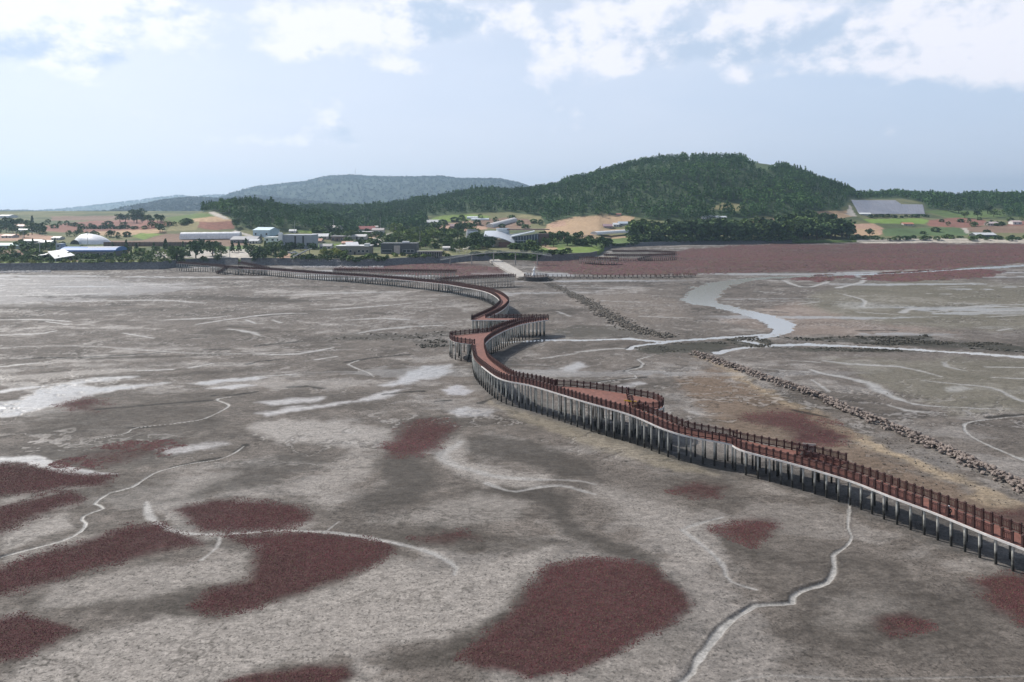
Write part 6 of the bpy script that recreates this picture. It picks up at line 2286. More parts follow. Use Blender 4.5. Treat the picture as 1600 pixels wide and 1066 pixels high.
    s.box((0, 2, 9.2 * k), (40 * k, 5, 1.6 * k))
    s.build('roof', wallmat((.24, .23, .21)), t)
    s = MB()
    s.box((0, 4.3, 4.4 * k), (38 * k, .2, 8.8 * k))
    s.build('back_wall', M_DARK, t)
    for i in range(11):
        c = MB()
        c.box((-18 * k + i * 3.6 * k, 0, 4.2 * k), (.45, .45, 8.4 * k))
        c.build('column', wallmat((.30, .28, .26)), t)
    # white tilted canopy
    p, k = place(476, 407)
    t = thing('canopy', 'thin white canopy slanting up to the right above the shore garden', 'canopy', (p.x, p.y, p.z))
    q = [(-17 * k, -2, 5.5 * k), (-13 * k, 3, 6.5 * k), (9.5 * k, 3, 17.5 * k), (8 * k, -2, 17.0 * k)]
    s = MB()
    s.add(q + [(x, y, z + .45) for x, y, z in q], [(3, 2, 1, 0), (4, 5, 6, 7), (0, 1, 5, 4), (1, 2, 6, 5), (2, 3, 7, 6), (3, 0, 4, 7)])
    s.build('roof', M_WHITE, t)
    for x, z in ((-11 * k, 8 * k), (0, 12.5 * k), (7 * k, 16.4 * k)):
        c = MB()
        c.tube([(x, 1, -.3), (x, 1, z)], .2, 8)
        c.build('column', M_DARK, t)
    s = MB()
    s.box((4 * k, 2.5, 3.4 * k), (20 * k, 4, 6.8 * k))
    s.build('kiosk', wallmat((.10, .12, .16)), t)
    # conical tank
    p, k = place(738, 376)
    t = thing('water_tank', 'broad silver tank narrowing towards its top, rising from the trees', 'tank', (p.x, p.y, p.z - .3))
    s = MB()
    s.tube([(0, 0, 0), (0, 0, 16.5 * k)], [11.2 * k, 9.0 * k], 24)
    s.build('body', mat('tank_steel', (.50, .53, .57), .35, .15, .4, metal=.35), t, smooth=False)
    s = MB()
    for z in (3, 7.5, 12, 16.3):
        s.tube([(0, 0, z * k - .12), (0, 0, z * k + .12)], [(11.28 - z * .13) * k + .06] * 2, 24)
    s.build('hoop', wallmat((.36, .38, .41), .5), t)
    s = MB()
    s.tube([(0, 0, 16.5 * k), (0, 0, 18.0 * k)], [8.6 * k, 8.0 * k], 24)
    s.build('roof', wallmat((.10, .11, .12)), t)
    # exhibition centre
    p, k = place(790, 386)
    t = thing('exhibition_hall', 'exhibition centre with a curved silver roof, white drum and slanting glass wing', 'building', (p.x, p.y, p.z - .3))
    s = MB()
    s.box((-10 * k, 10.5, 5.5 * k), (34 * k, 18, 11 * k))
    s.build('wall', wallmat((.62, .54, .40)), t)
    n = 10
    vs, fs = [], []
    for i in range(n + 1):
        u = i / n
        x = -34 * k + 48 * k * u
        z = (20.0 + 1.8 * math.sin(u * 2.2) - 9.2 * u ** 2.2) * k
        for y in (-2.5 - 3.0 * u, 21):
            dzz = 2.0 if y > 0 else -6.0 * k * (.35 + .65 * u)
            vs.append((x, y, z + dzz))
            vs.append((x, y, z - .5 + dzz))
    for i in range(n):
        q = i * 4
        fs += [(q, q + 4, q + 6, q + 2), (q + 1, q + 3, q + 7, q + 5), (q, q + 1, q + 5, q + 4), (q + 2, q + 6, q + 7, q + 3)]
    fs += [(0, 2, 3, 1), (n * 4, n * 4 + 1, n * 4 + 3, n * 4 + 2)]
    s = MB()
    s.add(vs, fs)
    s.build('curved_roof', mat('zinc_roof', (.55, .58, .62), .35, .08, .5, metal=.2), t)
    s = MB()
    s.box((-1 * k, -1.0, 4.0 * k), (20 * k, 1.6, 8 * k))
    s.build('brick_base', wallmat((.20, .11, .085)), t)
    s = MB()
    s.box((-19 * k, -.8, 9 * k), (2.2 * k, 1.8, 18 * k))
    s.build('pylon', M_WHITE, t)
    s = MB()
    s.tube([(-5 * k, 24, 0), (-5 * k, 24, 28 * k)], [11 * k, 10.5 * k], 26)
    dr = s.build('drum', wallmat((.66, .68, .69), .5), t)
    s = MB()
    for z in (21.5, 24.5, 27.6):
        s.tube([(-5 * k, 24, z * k - .3), (-5 * k, 24, z * k + .25)], [11.2 * k, 11.1 * k], 26)
    s.build('ring', wallmat((.40, .46, .50), .4), dr)
    s = MB()
    q = [(9 * k, 6, 15 * k), (46 * k, 6, 23.5 * k), (46 * k, 26, 24.0 * k), (9 * k, 26, 17 * k)]
    s.add(q + [(x, y, z + .7) for x, y, z in q], [(3, 2, 1, 0), (4, 5, 6, 7), (0, 1, 5, 4), (1, 2, 6, 5), (2, 3, 7, 6), (3, 0, 4, 7)])
    s.build('wing_roof', wallmat((.50, .54, .58), .4), t)
    s = MB()
    s.add([(14 * k, 9, 0), (52 * k, 9, 0), (52 * k, 9, 20 * k), (14 * k, 9, 15.6 * k), (14 * k, 25, 0), (52 * k, 25, 0), (52 * k, 25, 20 * k), (14 * k, 25, 15.6 * k)],
          [(0, 1, 2, 3), (5, 4, 7, 6), (1, 5, 6, 2), (4, 0, 3, 7), (3, 2, 6, 7)])
    gw = s.build('glass_wall', mat('facade_glass', (.055, .08, .11), .15, .25, .25), t)
    s = MB()
    for i in range(9):
        x = 15 * k + i * 4.4 * k
        s.box((x, 8.9, 7.6 * k + i * .25 * k), (.3, .25, (15.2 + i * .5) * k))
    for z in (4.5, 9.5):
        s.box((33 * k, 8.9, z * k), (37 * k, .22, .5))
    s.build('mullion', wallmat((.42, .46, .52), .5), gw)
    s = MB()
    s.box((60 * k, 17, 10 * k), (18 * k, 14, 20 * k))
    s.build('brick_wing', wallmat((.11, .075, .07)), t)
    s = MB()
    s.box((36 * k, 24, 26.5 * k), (70 * k, 8, 1.6 * k))
    s.build('back_roof', wallmat((.20, .13, .12)), t)
    # white shelter and stall by the footbridge
    building('kiosk', 'small kiosk with a curved white roof left of the pale horse statues', 700, 392, 16, 3.5, 6, 0, 'barrel', 3.2, (.40, .38, .35), (.62, .60, .57), 2, cat='kiosk')
    # hills
    building('barn', 'big grey barn at the edge of the dark wood', 672, 352, 24, 4, 16, -8, 'gable', 4, (.24, .25, .28), (.44, .45, .46), 2, cat='barn')
    building('barn', 'purplish grey barn in the pink field behind the park', 713, 357, 20, 3, 10, 0, 'gable', 3.4, (.22, .17, .18), (.27, .20, .20), 2, cat='barn')
    greenhouse('pale tunnel greenhouse climbing the field behind the exhibition centre', (765, 355.5), (803, 346), 6, 10, (.55, .53, .52))
    greenhouse('upper of two small white tunnels below the mountain wood', (730, 341.5), (747, 341.5), 3.6, 7, (.70, .74, .74))
    greenhouse('lower of two small white tunnels below the mountain wood', (736, 344), (764, 343.6), 3, 7, (.70, .74, .74))
    greenhouse('long white tunnel greenhouse right of the tan fields', (928, 366.5), (990, 362.5), 4.6, 8)
    building('barn', 'mauve roofed barn in the tan fields', 950, 357, 14, 3, 10, 0, 'gable', 3, (.26, .19, .20), (.30, .20, .22), 2, cat='barn')
    building('house', 'white farmhouse between the two barns of the tan fields', 963, 355, 9, 3.4, 8, 0, 'gable', 2.4, (.6, .6, .6), (.55, .57, .6), 2, cat='house', group=G_H)
    building('barn', 'blue grey roofed barn at the right end of the tan fields', 976, 353, 18, 3, 10, 0, 'gable', 3, (.3, .33, .36), (.38, .44, .5), 2, cat='barn')
    building('shed', 'tiny red roofed shed on the crest of the tan field', 967, 337.5, 7, 2, 5, 0, 'gable', 1.4, (.3, .2, .18), (.32, .14, .12), 1, cat='shed')
    for i, (x, y, w) in enumerate(((1101, 343, 8), (1112, 342.6, 9), (1123, 343, 8), (1132, 343.4, 7))):
        building('house', ('leftmost', 'second from left', 'third from left', 'rightmost')[i] + ' of four small white houses in a row at the mountain foot', x, y, w, 3, 8, 0, 'gable', 2, (.62, .62, .62), (.50, .53, .58), 2, cat='house', group=G_H)
    building('shed', 'pale roofed dark shed by the right-hand shore', 1541, 371.5, 32, 4, 12, 0, 'gable', 3.2, (.06, .07, .07), (.56, .58, .60), 3, cat='shed')
    building('house', 'pale pink house among trees on the red field', 1553, 353, 16, 3.5, 9, 0, 'gable', 2.4, (.55, .48, .46), (.5, .42, .42), 2, cat='house', group=G_H)
    building('house', 'house with an orange roof above the green rows', 1420, 353, 16, 2.5, 8, 0, 'gable', 2.2, (.45, .40, .38), (.45, .20, .13), 2, cat='house', group=G_H)
    building('shed', 'white roofed shed at the lower left corner of the grey panel field', 1353, 337.5, 17, 2.6, 8, 0, 'gable', 1.6, (.5, .52, .52), (.66, .68, .68), 0, cat='shed')
    building('house', 'white house at the right edge of the red field', 1590, 351, 14, 4, 9, 0, 'gable', 2, (.6, .58, .56), (.5, .4, .38), 2, cat='house', group=G_H)
    # distant works
    for i, (x, y, w, h, c, lab) in enumerate((
            (83, 343, 27, 5, (.46, .48, .50), 'pale flat factory block on the left horizon'),
            (142, 343, 34, 6.5, (.42, .46, .50), 'factory block with a dazzling white roof on the left horizon'),
            (186, 340, 30, 12, (.30, .34, .38), 'tall grey works building on the left horizon'),
            (168, 344, 14, 4, (.24, .32, .44), 'small bluish factory shed on the left horizon'),
            (222, 341, 40, 6, (.33, .36, .39), 'long grey works block right of the tall one'),
            (115, 342, 22, 3.5, (.40, .42, .44), 'low pale factory shed between two larger ones'))):
        Y = 1500.0
        k = Y / F
        z = H - (y - HY) * k
        X = (x - 800) * k
        t = thing('factory', lab, 'factory', (X, Y, z - 1))
        s = MB()
        s.box((0, 10, h * k / 2), (w * k, 20, h * k + 2))
        s.build('wall', wallmat(c), t)
        s = MB()
        s.box((0, 10, h * k + 1.3), (w * k + .6, 20.6, .7))
        if i == 2:
            s.box((w * k * .32, 10, h * k + 4), (w * k * .22, 12, 5))
        s.build('roof', wallmat((.72, .73, .74) if i == 1 else tuple(min(1, a * 1.25) for a in c), .5), t)
        for q in range(5):
            add_window(t, (q - 2) * w * k / 5.5, 0, h * k * .4, w * k / 9, 2.0)


village()


def panel_field():
    rows = 13
    G = 'rows of grey panels on the slope'
    m = mat('panel_grey', (.36, .36, .40), .5, .15, .35)
    proto = None
    ords = ['lowest'] + ['%s row up' % w for w in ('second', 'third', 'fourth', 'fifth', 'sixth', 'seventh', 'eighth', 'ninth', 'tenth', 'eleventh', 'twelfth')] + ['highest']
    for i in range(rows):
        f = i / (rows - 1)
        y = 335.2 - f * 19.5
        x0, x1 = 1343 - f * 11, (1446 - f * 4) if f < .72 else 1410 - (f - .72) * 30
        A, B = land(x0, y), land(x1, y)
        t = thing('panel_row', 'grey panel row on the right-hand slope, ' + ords[i], 'panel row', tuple(A), 0, G)
        s = MB()
        n = 26
        kz = A.y / F
        for j in range(n):
            u0, u1 = j / n, (j + .94) / n
            p, q = land(x0 + (x1 - x0) * u0, y) - A, land(x0 + (x1 - x0) * u1, y) - A
            zt = [p.z, q.z]
            dz = 2.6
            s.add([(p.x, p.y, zt[0] + .5), (q.x, q.y, zt[1] + .5), (q.x, q.y + 4.4, zt[1] + dz), (p.x, p.y + 4.4, zt[0] + dz),
                   (p.x, p.y, zt[0] + .42), (q.x, q.y, zt[1] + .42), (q.x, q.y + 4.4, zt[1] + dz - .08), (p.x, p.y + 4.4, zt[0] + dz - .08)],
                  [(0, 1, 2, 3), (7, 6, 5, 4), (0, 4, 5, 1), (1, 5, 6, 2), (2, 6, 7, 3), (3, 7, 4, 0)])
        s.build('panel', m, t)
        s = MB()
        for j in range(0, n + 1, 2):
            p = land(x0 + (x1 - x0) * j / n, y) - A
            z = p.z
            s.bar((p.x, p.y + 2.2, z - .5), (p.x, p.y + 2.2, z + 1.4), .15)
        s.build('leg', M_DARK, t)
    p = land(1336, 317.5)


panel_field()


def footbridge():
    pts = [(688, 406.2, 4.1), (705, 403.4, 4.9), (725, 400, 5.8), (745, 397, 6.7), (765, 395, 7.3), (790, 394, 7.6), (815, 394.6, 7.3), (840, 396.6, 6.4), (862, 400, 5.2)]
    Yb = 446.0
    C = []
    for i, (x, y, _) in enumerate(pts):
        Y = Yb + 6 * math.sin(i / 8 * math.pi)
        C.append(((x - 800) / F * Y, Y, H - (y - HY) * Y / F))
    C = smooth_line(C, 1.5)
    t = thing('footbridge', 'grey arched footbridge over the shore end of the causeway', 'bridge')
    l, r = C + np.array([0, 2.6, 0]), C
    s = MB()
    strip(s, l, r, .5)
    s.build('deck', wallmat((.24, .245, .23)), t)
    for e in (l, r):
        s = MB()
        for i in range(len(e) - 1):
            for z in (.5, 1.05):
                s.bar(tuple(e[i] + [0, 0, z]), tuple(e[i + 1] + [0, 0, z]), .08)
            s.bar(tuple(e[i]), tuple(e[i] + [0, 0, 1.1]), .07)
        s.build('railing', wallmat((.34, .35, .34), .5), t)
    for i in range(4, len(C) - 3, 9):
        s = MB()
        p = C[i]
        s.tube([(p[0], p[1] + 1.3, -1), (p[0], p[1] + 1.3, p[2] - .4)], .35, 8)
        s.build('pier', M_CONC, t)


footbridge()


def horse(label, px, py, rz, s):
    p, k = place(px, py)
    t = thing('horse_statue', label, 'statue', (p.x, p.y, p.z), R(rz))
    mb = MB()
    mb.tube([(-1.1, 0, 1.55), (-.7, 0, 1.65), (0, 0, 1.55), (.7, 0, 1.65), (1.1, 0, 1.95), (1.45, 0, 2.45), (1.6, 0, 2.7), (1.9, 0, 2.6), (2.15, 0, 2.35)], [.15, .45, .42, .45, .36, .24, .22, .19, .12], 10)
    for x, y in ((-.75, .25), (-.85, -.25), (.7, .25), (.8, -.25)):
        mb.tube([(x, y, 1.5), (x + .08, y, .85), (x - .05, y, .45), (x, y, 0)], [.2, .13, .09, .11], 7)
    mb.tube([(-1.1, 0, 1.7), (-1.4, 0, 1.3), (-1.45, 0, .8)], [.1, .12, .05], 6)
    o = mb.build('body', wallmat((.66, .60, .48), .6), t, smooth=True)
    t.scale = (s, s, s)


horse('cream horse statue standing, left one above the arched footbridge', 716, 396, 180, 1.25)
horse('cream horse statue with raised head, right one above the arched footbridge', 727, 395, 12, 1.5)


def car(label, px, py, rz, colr, group='parked cars'):
    p, k = place(px, py)
    t = thing('car', label, 'car', (p.x, p.y, p.z + .05), R(rz), group)
    s = MB()
    s.box((0, 0, .62), (4.4, 1.75, .62), 0, .97)
    s.build('body', wallmat(colr, .3), t)
    s = MB()
    s.add([(-1.5, -.8, .93), (1.2, -.8, .93), (1.2, .8, .93), (-1.5, .8, .93), (-1.1, -.68, 1.45), (.6, -.68, 1.45), (.6, .68, 1.45), (-1.1, .68, 1.45)],
          [(4, 5, 6, 7), (0, 1, 5, 4), (1, 2, 6, 5), (2, 3, 7, 6), (3, 0, 4, 7)])
    s.build('cabin', M_GLASS, t)
    s = MB()
    s.box((-.25, 0, 1.47), (1.75, 1.4, .06))
    s.build('roof', wallmat(colr, .3), t)
    for x in (-1.4, 1.4):
        for y in (-.86, .86):
            s = MB()
            s.tube([(x, y - .1, .32), (x, y + .1, .32)], .32, 12)
            s.build('wheel', M_DARK, t)


car('white car parked under the trees of the pale forecourt', 335, 397, 8, (.7, .7, .7))
car('silver car parked left of the slanting white canopy', 452, 397, 4, (.5, .52, .55))
car('pale car parked beside the silver one', 460, 396.2, -6, (.62, .63, .64))
car('white car parked behind the dark box shaped building', 607, 391, 20, (.7, .7, .7))


def pole(label, px, py, hpx, arm=True):
    p, k = place(px, py)
    h = hpx * k
    t = thing('utility_pole', label, 'pole', (p.x, p.y, p.z - .3), 0, 'utility poles in the village')
    s = MB()
    s.tube([(0, 0, 0), (0, 0, h)], [.2, .13], 8)
    s.build('shaft', wallmat((.42, .41, .39)), t)
    if arm:
        s = MB()
        s.box((0, 0, h - .9), (2.2, .14, .14))
        s.box((0, 0, h - 1.9), (1.6, .14, .14))
        s.build('crossarm', M_DARK, t)


for i, (x, y, h, where) in enumerate(((36, 378, 18, 'left of the white dome'), (62, 404, 28, 'behind the tilted white roof'), (137, 385, 24, 'in front of the white dome'), (134, 362, 12, 'in the red ploughed field'),
                                      (159, 361, 12, 'between hedges of the red field'), (460, 366, 22, 'on the knoll edge'), (521, 362, 20, 'above the grey roofed house'), (570, 358, 18, 'behind the red gable roof'),
                                      (575, 357, 18, 'beside another behind the red gable roof'), (594, 362, 24, 'beside the lane'), (618, 372, 18, 'at the head of the lane'), (656, 384, 22, 'at the end of the dark box building'), (437, 409, 16, 'by the shore path'), (359, 404, 20, 'in the pale forecourt'))):
    pole('utility pole ' + where, x, y, h)


def mast():
    Y = 4990.0
    k = Y / F
    x = (555 - 800) * k
    z = H - (276 - HY) * k
    t = thing('radio_mast', 'thin lattice mast on the crest of the hazy blue mountain', 'mast', (x, Y, z))
    h = 11 * k
    s = MB()
    for a, b in ((-1, -1), (1, -1), (1, 1), (-1, 1)):
        s.bar((a * 2.4, b * 2.4, 0), (a * .5, b * .5, h), .6)
    for i in range(6):
        z0 = h * i / 6
        w0, w1 = 2.4 - 1.9 * i / 6, 2.4 - 1.9 * (i + 1) / 6
        s.bar((-w0, -w0, z0), (w1, -w1, z0 + h / 6), .35)
        s.bar((w0, -w0, z0), (-w1, -w1, z0 + h / 6), .35)
    s.build('lattice', wallmat((.35, .36, .38)), t)
    s = MB()
    s.tube([(0, 0, h), (0, 0, h * 1.3)], [.35, .2], 6)
    s.build('antenna', wallmat((.5, .3, .3)), t)


mast()

# ------------------------------------------------------------------ trees one can count
M_BARK = mat('bark', (.075, .058, .045), .9, .3, 2.0)


def tree_proto(kind, seed):
    global rng
    keep, rng = rng, np.random.default_rng(seed)
    one = np.array([1.0])
    P = np.zeros((1, 3))
    if kind == 'conifer':
        v, f, c = tree_soup(P, one, one * .24, 210, one * .050, np.ones((1, 3)), True)
        th = .5
    elif kind == 'bush':
        v, f, c = tree_soup(P - [0, 0, .14], one, one * .62, 150, one * .10, np.ones((1, 3)))
        th = .3
    else:
        # several lobes, so the outline is uneven and the sky shows between them
        parts, b = [], 0
        V, FA, C = [], [], []
        r = np.random.default_rng(seed)
        for i in range(8):
            a = i * 2.4 + r.random()
            q = np.array([[math.cos(a) * .24, math.sin(a) * .24, .26 + .075 * i + r.random() * .05 - .1]])
            if i == 7:
                q = np.array([[0, 0, .52]])
            v, f, c = tree_soup(q, one * .36, one * (.19 + .06 * r.random()), 44, one * .050, np.ones((1, 3)) * (.8 + .4 * r.random()))
            V.append(v)
            FA.append(f + b)
            C.append(c)
            b += len(v)
        v, f, c = np.concatenate(V), np.concatenate(FA), np.concatenate(C)
        th = .62
    rng = keep
    me = mesh_np('crown', v, f)
    attr_col(me, 'shade', c)
    tr = MB()
    tr.tube([(0, 0, -.06), (.01, 0, th * .5), (0, .01, th)], [.032, .024, .010], 6)
    if kind == 'broadleaf':
        for i in range(5):
            a = i * 1.26
            tr.tube([(0, 0, .22 + .05 * i), (math.cos(a) * .11, math.sin(a) * .11, .36 + .06 * i), (math.cos(a) * .2, math.sin(a) * .2, .44 + .06 * i)], [.015, .010, .005], 5)
    tm = tr.mesh('trunk')
    tm.materials.append(M_BARK)
    return me, tm


def crown_mat(name, colr):
    m = mat(name, colr, .8, .28, 1.6, spec=.15)
    nt = m.node_tree
    b = nt.nodes['Principled BSDF']
    src = b.inputs['Base Color'].links[0].from_socket
    a = nt.nodes.new('ShaderNodeAttribute')
    a.attribute_name = 'shade'
    v = nt.nodes.new('ShaderNodeVectorMath')
    v.operation = 'MULTIPLY'
    nt.links.new(src, v.inputs[0])
    nt.links.new(a.outputs['Color'], v.inputs[1])
    nt.links.new(v.outputs[0], b.inputs['Base Color'])
    return m


TINTS = {'dark': crown_mat('dark_foliage', (.062, .105, .038)), 'mid': crown_mat('mid_foliage', (.105, .160, .050)), 'light': crown_mat('light_foliage', (.16, .22, .06)), 'yellow': crown_mat('yellow_green_foliage', (.25, .27, .07))}
PROTO = {}
for kd in ('broadleaf', 'conifer', 'bush'):
    for tn in TINTS:
        for s_ in range(2):
            me, tm = tree_proto(kd, 100 + s_ * 7 + len(kd))
            me.materials.append(TINTS[tn])
            PROTO[kd, tn, s_] = (me, tm)
ORD = ['first', 'second', 'third', 'fourth', 'fifth', 'sixth', 'seventh', 'eighth', 'ninth', 'tenth', 'eleventh', 'twelfth', 'thirteenth', 'fourteenth', 'fifteenth', 'sixteenth', 'seventeenth',
       'eighteenth', 'nineteenth', 'twentieth'] + ['%s-%s' % (a, b) for a in ('twenty', 'thirty', 'forty', 'fifty', 'sixty') for b in ('first', 'second', 'third', 'fourth', 'fifth', 'sixth', 'seventh', 'eighth', 'ninth', 'tenth')]
NAMES = {'broadleaf': 'broadleaf_tree', 'conifer': 'conifer_tree', 'bush': 'shrub'}
WORD = {'broadleaf': 'leafy tree', 'conifer': 'conifer', 'bush': 'shrub'}
TW = {'dark': 'dark green', 'mid': 'green', 'light': 'light green', 'yellow': 'yellowish green'}


def plant(kind, tint, px, py, hpx, label, group):
    p, k = place(px, py)
    h = hpx * k
    me, tm = PROTO[kind, tint, random.randint(0, 1)]
    t = bpy.data.objects.new(NAMES[kind], None)
    COL.objects.link(t)
    t.location = (p.x, p.y, p.z - .1)
    t.rotation_euler = (0, 0, random.uniform(0, 6.28))
    w = h * random.uniform(.9, 1.2) * (1.15 if kind == 'broadleaf' else 1.0) * (1.3 if kind == 'bush' else 1)
    t.scale = (w, w, h)
    tag(t, label, 'shrub' if kind == 'bush' else 'tree', group)
    for nm, d in (('crown', me), ('trunk', tm)):
        o = bpy.data.objects.new(nm, d)
        COL.objects.link(o)
        o.parent = t


def grove(n, x0, x1, y0, y1, h0, h1, kinds, tints, phrase, group):
    lst = []
    for i in range(n):
        x = x0 + (x1 - x0) * (i + random.uniform(.05, .95)) / n
        # y0/y1 may be given as (left, right)
        f = (x - x0) / max(x1 - x0, 1e-6)
        ya = y0[0] + (y0[1] - y0[0]) * f if isinstance(y0, tuple) else y0
        yb = y1[0] + (y1[1] - y1[0]) * f if isinstance(y1, tuple) else y1
        lst.append((x, random.uniform(ya, yb), random.uniform(h0, h1), random.choice(kinds), random.choice(tints)))
    for q in lst:
        WAIT.append(q + (phrase, group))


WAIT = []


def plant_groves(most):
    """the largest broadleaf trees stand as things; the smallest, past the limit, are one mass"""
    bl = sorted((i for i, q in enumerate(WAIT) if q[3] == 'broadleaf'), key=lambda i: -WAIT[i][2])
    small = set(bl[most:])
    cnt, tot = {}, {}
    for i, (x, y, h, kd, tn, phrase, group) in enumerate(WAIT):
        if i not in small:
            tot[kd, tn, phrase] = tot.get((kd, tn, phrase), 0) + 1
    V, FA, C, b = [], [], [], 0
    for i, (x, y, h, kd, tn, phrase, group) in enumerate(WAIT):
        if i in small:
            p, k = place(x, y)
            hh = h * k
            v, f, c = tree_soup(np.array([[p.x, p.y, p.z - .3]]), np.array([hh]), np.array([hh * .5]), 90, np.array([hh * .085]), np.array([TINTV[tn]]))
            V.append(v)
            FA.append(f + b)
            C.append(c)
            b += len(v)
            continue
        c = cnt.get((kd, tn, phrase), 0)
        cnt[kd, tn, phrase] = c + 1
        if tot[kd, tn, phrase] == 1:
            lab = 'only %s %s %s' % (TW[tn], WORD[kd], phrase)
        else:
            lab = '%s %s %s from left %s' % (ORD[c], TW[tn], WORD[kd], phrase)
        plant(kd, tn, x, y, h, lab, group)
    if V:
        put_soup('broadleaf_tree', [(np.concatenate(V), np.concatenate(FA), np.concatenate(C))], 'smallest leafy trees scattered among the village houses and fields')


TINTV = {'dark': (.062, .105, .038), 'mid': (.105, .160, .050), 'light': (.16, .22, .06), 'yellow': (.25, .27, .07)}


def trees():
    B, C, S = 'broadleaf', 'conifer', 'bush'
    grove(30, -10, 112, 404, 411, 7, 13, [B, B, S], ['dark', 'mid', 'mid'], 'in the seawall garden at the left edge', 'trees of the left seawall garden')
    grove(28, 112, 282, 403, 411, 6, 12, [B, B, B, S], ['dark', 'mid', 'mid', 'light'], 'between blue hall and boardwalk landing', 'trees right of the blue hall')
    grove(34, -10, 290, 410.5, 412, 4, 7, [S], ['light', 'yellow', 'mid'], 'in the hedge on the left seawall crest', 'hedge plants on the left seawall')
    grove(13, 30, 100, 383, 394, 10, 15, [C, B], ['dark'], 'behind the tilted white roof', 'trees behind the tilted white roof')
    grove(13, 172, 400, 391, 395, 12, 20, [C], ['dark'], 'in the row before the net fence', 'conifers before the net fence')
    for x, y, h, kd, tn, lab in ((306, 405, 32, B, 'dark', 'tallest dark tree in the pale forecourt'), (332, 400, 25, B, 'dark', 'round dark tree beside the white parked car'), (346, 402, 19, B, 'mid', 'small tree right of the white parked car'),
                                 (276, 412, 26, B, 'mid', 'leafy tree on the seawall above the ramp head'), (318, 412, 12, B, 'mid', 'small thin tree on the forecourt edge'), (340, 412, 13, B, 'dark', 'thin dark tree at the pale gangway'),
                                 (214, 349, 24, B, 'dark', 'biggest round tree on the left skyline'), (369, 357, 14, B, 'dark', 'round tree at the foot of the wooded knoll'), (250, 363, 13, B, 'dark', 'lone leafy tree in the green field'),
                                 (1359, 369, 12, B, 'dark', 'lone dark tree in the pinkish shore field'), (1172, 250, 9, B, 'dark', 'left tree of the pair on the mountain top'), (1181, 253, 9, B, 'dark', 'right tree of the pair on the mountain top'),
                                 (18, 360, 20, B, 'dark', 'big round tree left of the rusty roof'), (62, 364, 17, B, 'dark', 'round tree right of the short white tunnel'), (50, 351, 14, C, 'dark', 'pointed tree behind the rusty roof'),
                                 (885, 372, 9, B, 'dark', 'tree at the right end of the exhibition centre'), (946, 397, 16, B, 'dark', 'dark tree at the head of the looped boardwalk')):
        plant(kd, tn, x, y, h, lab, 'single trees of the village')
    grove(26, 130, 300, 394, 403, 7, 13, [B, B, S, C], ['mid', 'light', 'dark', 'mid'], 'on the lawn behind the left seawall hedge', 'lawn trees of the left shore')
    grove(18, -10, 96, 386, 400, 8, 14, [B, B, S], ['mid', 'dark', 'light'], 'between the aqua hall and the seawall garden', 'trees around the aqua hall')
    grove(16, 556, 706, 384, 390, 8, 13, [B, S], ['mid', 'light', 'dark'], 'around the dark box shaped building', 'trees round the dark box building')
    grove(12, 600, 700, 398, 405, 4, 7, [S], ['mid', 'light', 'dark'], 'in the garden before the dark box building', 'garden shrubs of the dark box building')
    grove(14, 70, 200, 350, 357, 5, 9, [B, S], ['dark', 'mid'], 'scattered over the red ploughed field', 'scattered trees of the red field')
    grove(16, 1440, 1640, 344, 366, 5, 9, [B, S], ['dark', 'mid'], 'scattered between the right-hand fields', 'scattered trees of the right-hand fields')
    grove(14, 690, 850, 343, 358, 5, 10, [B, S], ['dark', 'mid'], 'scattered over the fields behind the exhibition centre', 'scattered trees behind the exhibition centre')
    grove(24, 392, 447, 390, 410, 11, 19, [B, B, C], ['dark', 'mid'], 'in front of the grey slab building', 'trees before the grey slab building')
    grove(9, 440, 492, 388, 393, 9, 13, [B, S], ['dark'], 'at the foot of the grey slab building', 'trees at the grey slab')
    grove(30, 456, 606, 404, 410, 5, 10, [B, S, S], ['dark', 'mid', 'dark'], 'in the shore hedge before the houses', 'shore hedge of the houses')
    grove(9, 500, 545, 396, 404, 8, 15, [B], ['light', 'yellow', 'mid'], 'before the long grey hall', 'trees before the grey hall')
    grove(26, 492, 606, 362, 384, 8, 14, [B, S], ['dark', 'mid'], 'among the village houses', 'trees among the houses')
    grove(58, 606, 748, 362, 390, 12, 20, [B, B, B, C], ['dark', 'mid', 'mid', 'light'], 'in the park wood', 'trees of the park wood')
    grove(18, 695, 762, 386, 394, 9, 15, [B], ['dark', 'dark', 'mid'], 'at the front of the park wood', 'front trees of the park wood')
    grove(14, 738, 772, 380, 392, 14, 20, [B], ['dark'], 'before the silver tank', 'trees before the silver tank')
    grove(14, 800, 845, 384, 398, 8, 13, [B, S], ['dark', 'mid'], 'before the slanting glass wing', 'trees before the glass wing')
    grove(17, 842, 905, 374, 387, 12, 17, [B], ['dark', 'dark', 'mid'], 'right of the exhibition centre', 'trees right of the exhibition centre')
    grove(10, 832, 890, 395, 398.5, 6, 9, [S], ['dark'], 'along the lower edge of the lawn', 'lawn edge shrubs')
    grove(16, 794, 846, 400, 406.5, 5, 8, [S], ['dark', 'mid'], 'on the slope right of the causeway', 'slope shrubs by the causeway')
    grove(36, 986, 1245, (377, 376.8), (378.5, 377.4), 8, 14, [S], ['dark', 'mid'], 'at the foot of the wooded shore', 'undergrowth of the wooded shore')
    grove(12, 736, 800, 399, 404, 5, 8, [S], ['mid', 'dark'], 'beneath the arched footbridge', 'shrubs under the footbridge')
    grove(14, 905, 955, 378, 386, 8, 13, [B, S], ['dark', 'mid'], 'left of the wooded shore', 'trees left of the wooded shore')
    grove(14, 940, 1000, 388.0, 388.4, 4, 5.5, [S], ['dark'], 'on the looped boardwalk embankment', 'shrubs on the embankment')
    grove(16, -10, 70, 352, 372, 9, 16, [B], ['dark', 'mid'], 'at the far left fields', 'trees of the left fields')
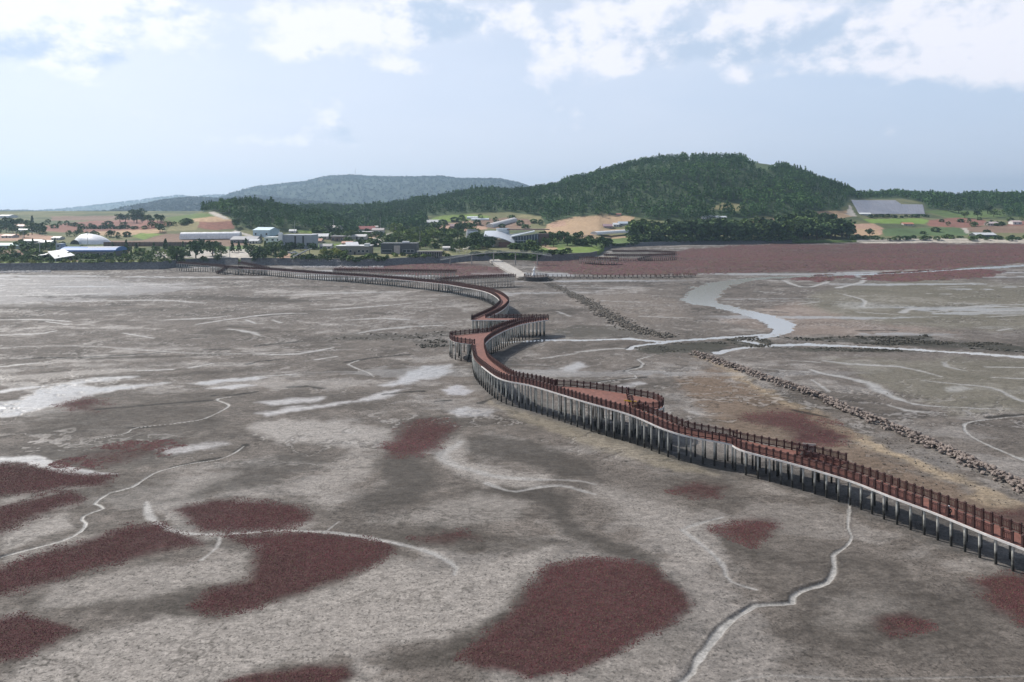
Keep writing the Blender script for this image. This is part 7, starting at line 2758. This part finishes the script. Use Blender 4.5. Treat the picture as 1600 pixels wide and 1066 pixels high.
    grove(8, 186, 260, 347, 349, 8, 14, [B], ['dark'], 'on the left skyline', 'trees on the left skyline')
    grove(15, 120, 216, 357.5, 358.5, 5, 7.5, [S], ['dark'], 'in the hedge across the red field', 'hedge of the red field')
    grove(12, 224, 302, (357, 347), (359, 349), 6, 10, [S, B], ['dark', 'mid'], 'on the slanting field hedge', 'slanting field hedge')
    grove(10, 98, 200, 368, 374, 7, 12, [B, S], ['dark', 'mid'], 'above the white dome', 'trees above the white dome')
    grove(44, 986, 1245, (373, 374), (377.5, 376.5), 22, 36, [B], ['dark', 'dark', 'mid'], 'of the wooded shore', 'trees of the wooded shore')
    grove(30, 1225, 1330, 366, 376, 20, 36, [B], ['dark', 'dark', 'mid'], 'of the tall shore grove', 'trees of the tall shore grove')
    grove(14, 1240, 1300, 350, 362, 20, 26, [B], ['dark', 'mid'], 'at the back of the tall shore grove', 'back trees of the tall shore grove')
    grove(36, 1330, 1640, 372, 376, 4, 8, [S], ['dark', 'mid'], 'along the right-hand shore', 'shrubs of the right-hand shore')
    grove(14, 1360, 1450, 339, 341, 4, 6, [S], ['dark'], 'below the grey panels', 'hedge below the grey panels')
    grove(10, 1475, 1620, 328, 342, 9, 15, [B], ['dark', 'mid'], 'on the right-hand slope', 'trees of the right-hand slope')
    grove(5, 1537, 1575, 350, 354, 5, 8, [B], ['dark'], 'around the pale pink house', 'trees at the pink house')


trees()
plant_groves(278)


# ------------------------------------------------------------------ the humid air
def haze():
    mb = MB()
    mb.box((0, 4000, 175), (14000, 9000, 374))
    m = bpy.data.materials.new('haze')
    m.use_nodes = True
    nt = m.node_tree
    nt.nodes.clear()
    o = nt.nodes.new('ShaderNodeOutputMaterial')
    v = nt.nodes.new('ShaderNodeVolumePrincipled')
    v.inputs['Color'].default_value = (.56, .78, 1.0, 1)
    v.inputs['Density'].default_value = .00012
    v.inputs['Anisotropy'].default_value = .5
    nt.links.new(v.outputs[0], o.inputs['Volume'])
    tag(mb.build('haze', m), 'thin blue summer haze over the flat and hills', kind='stuff')


haze()
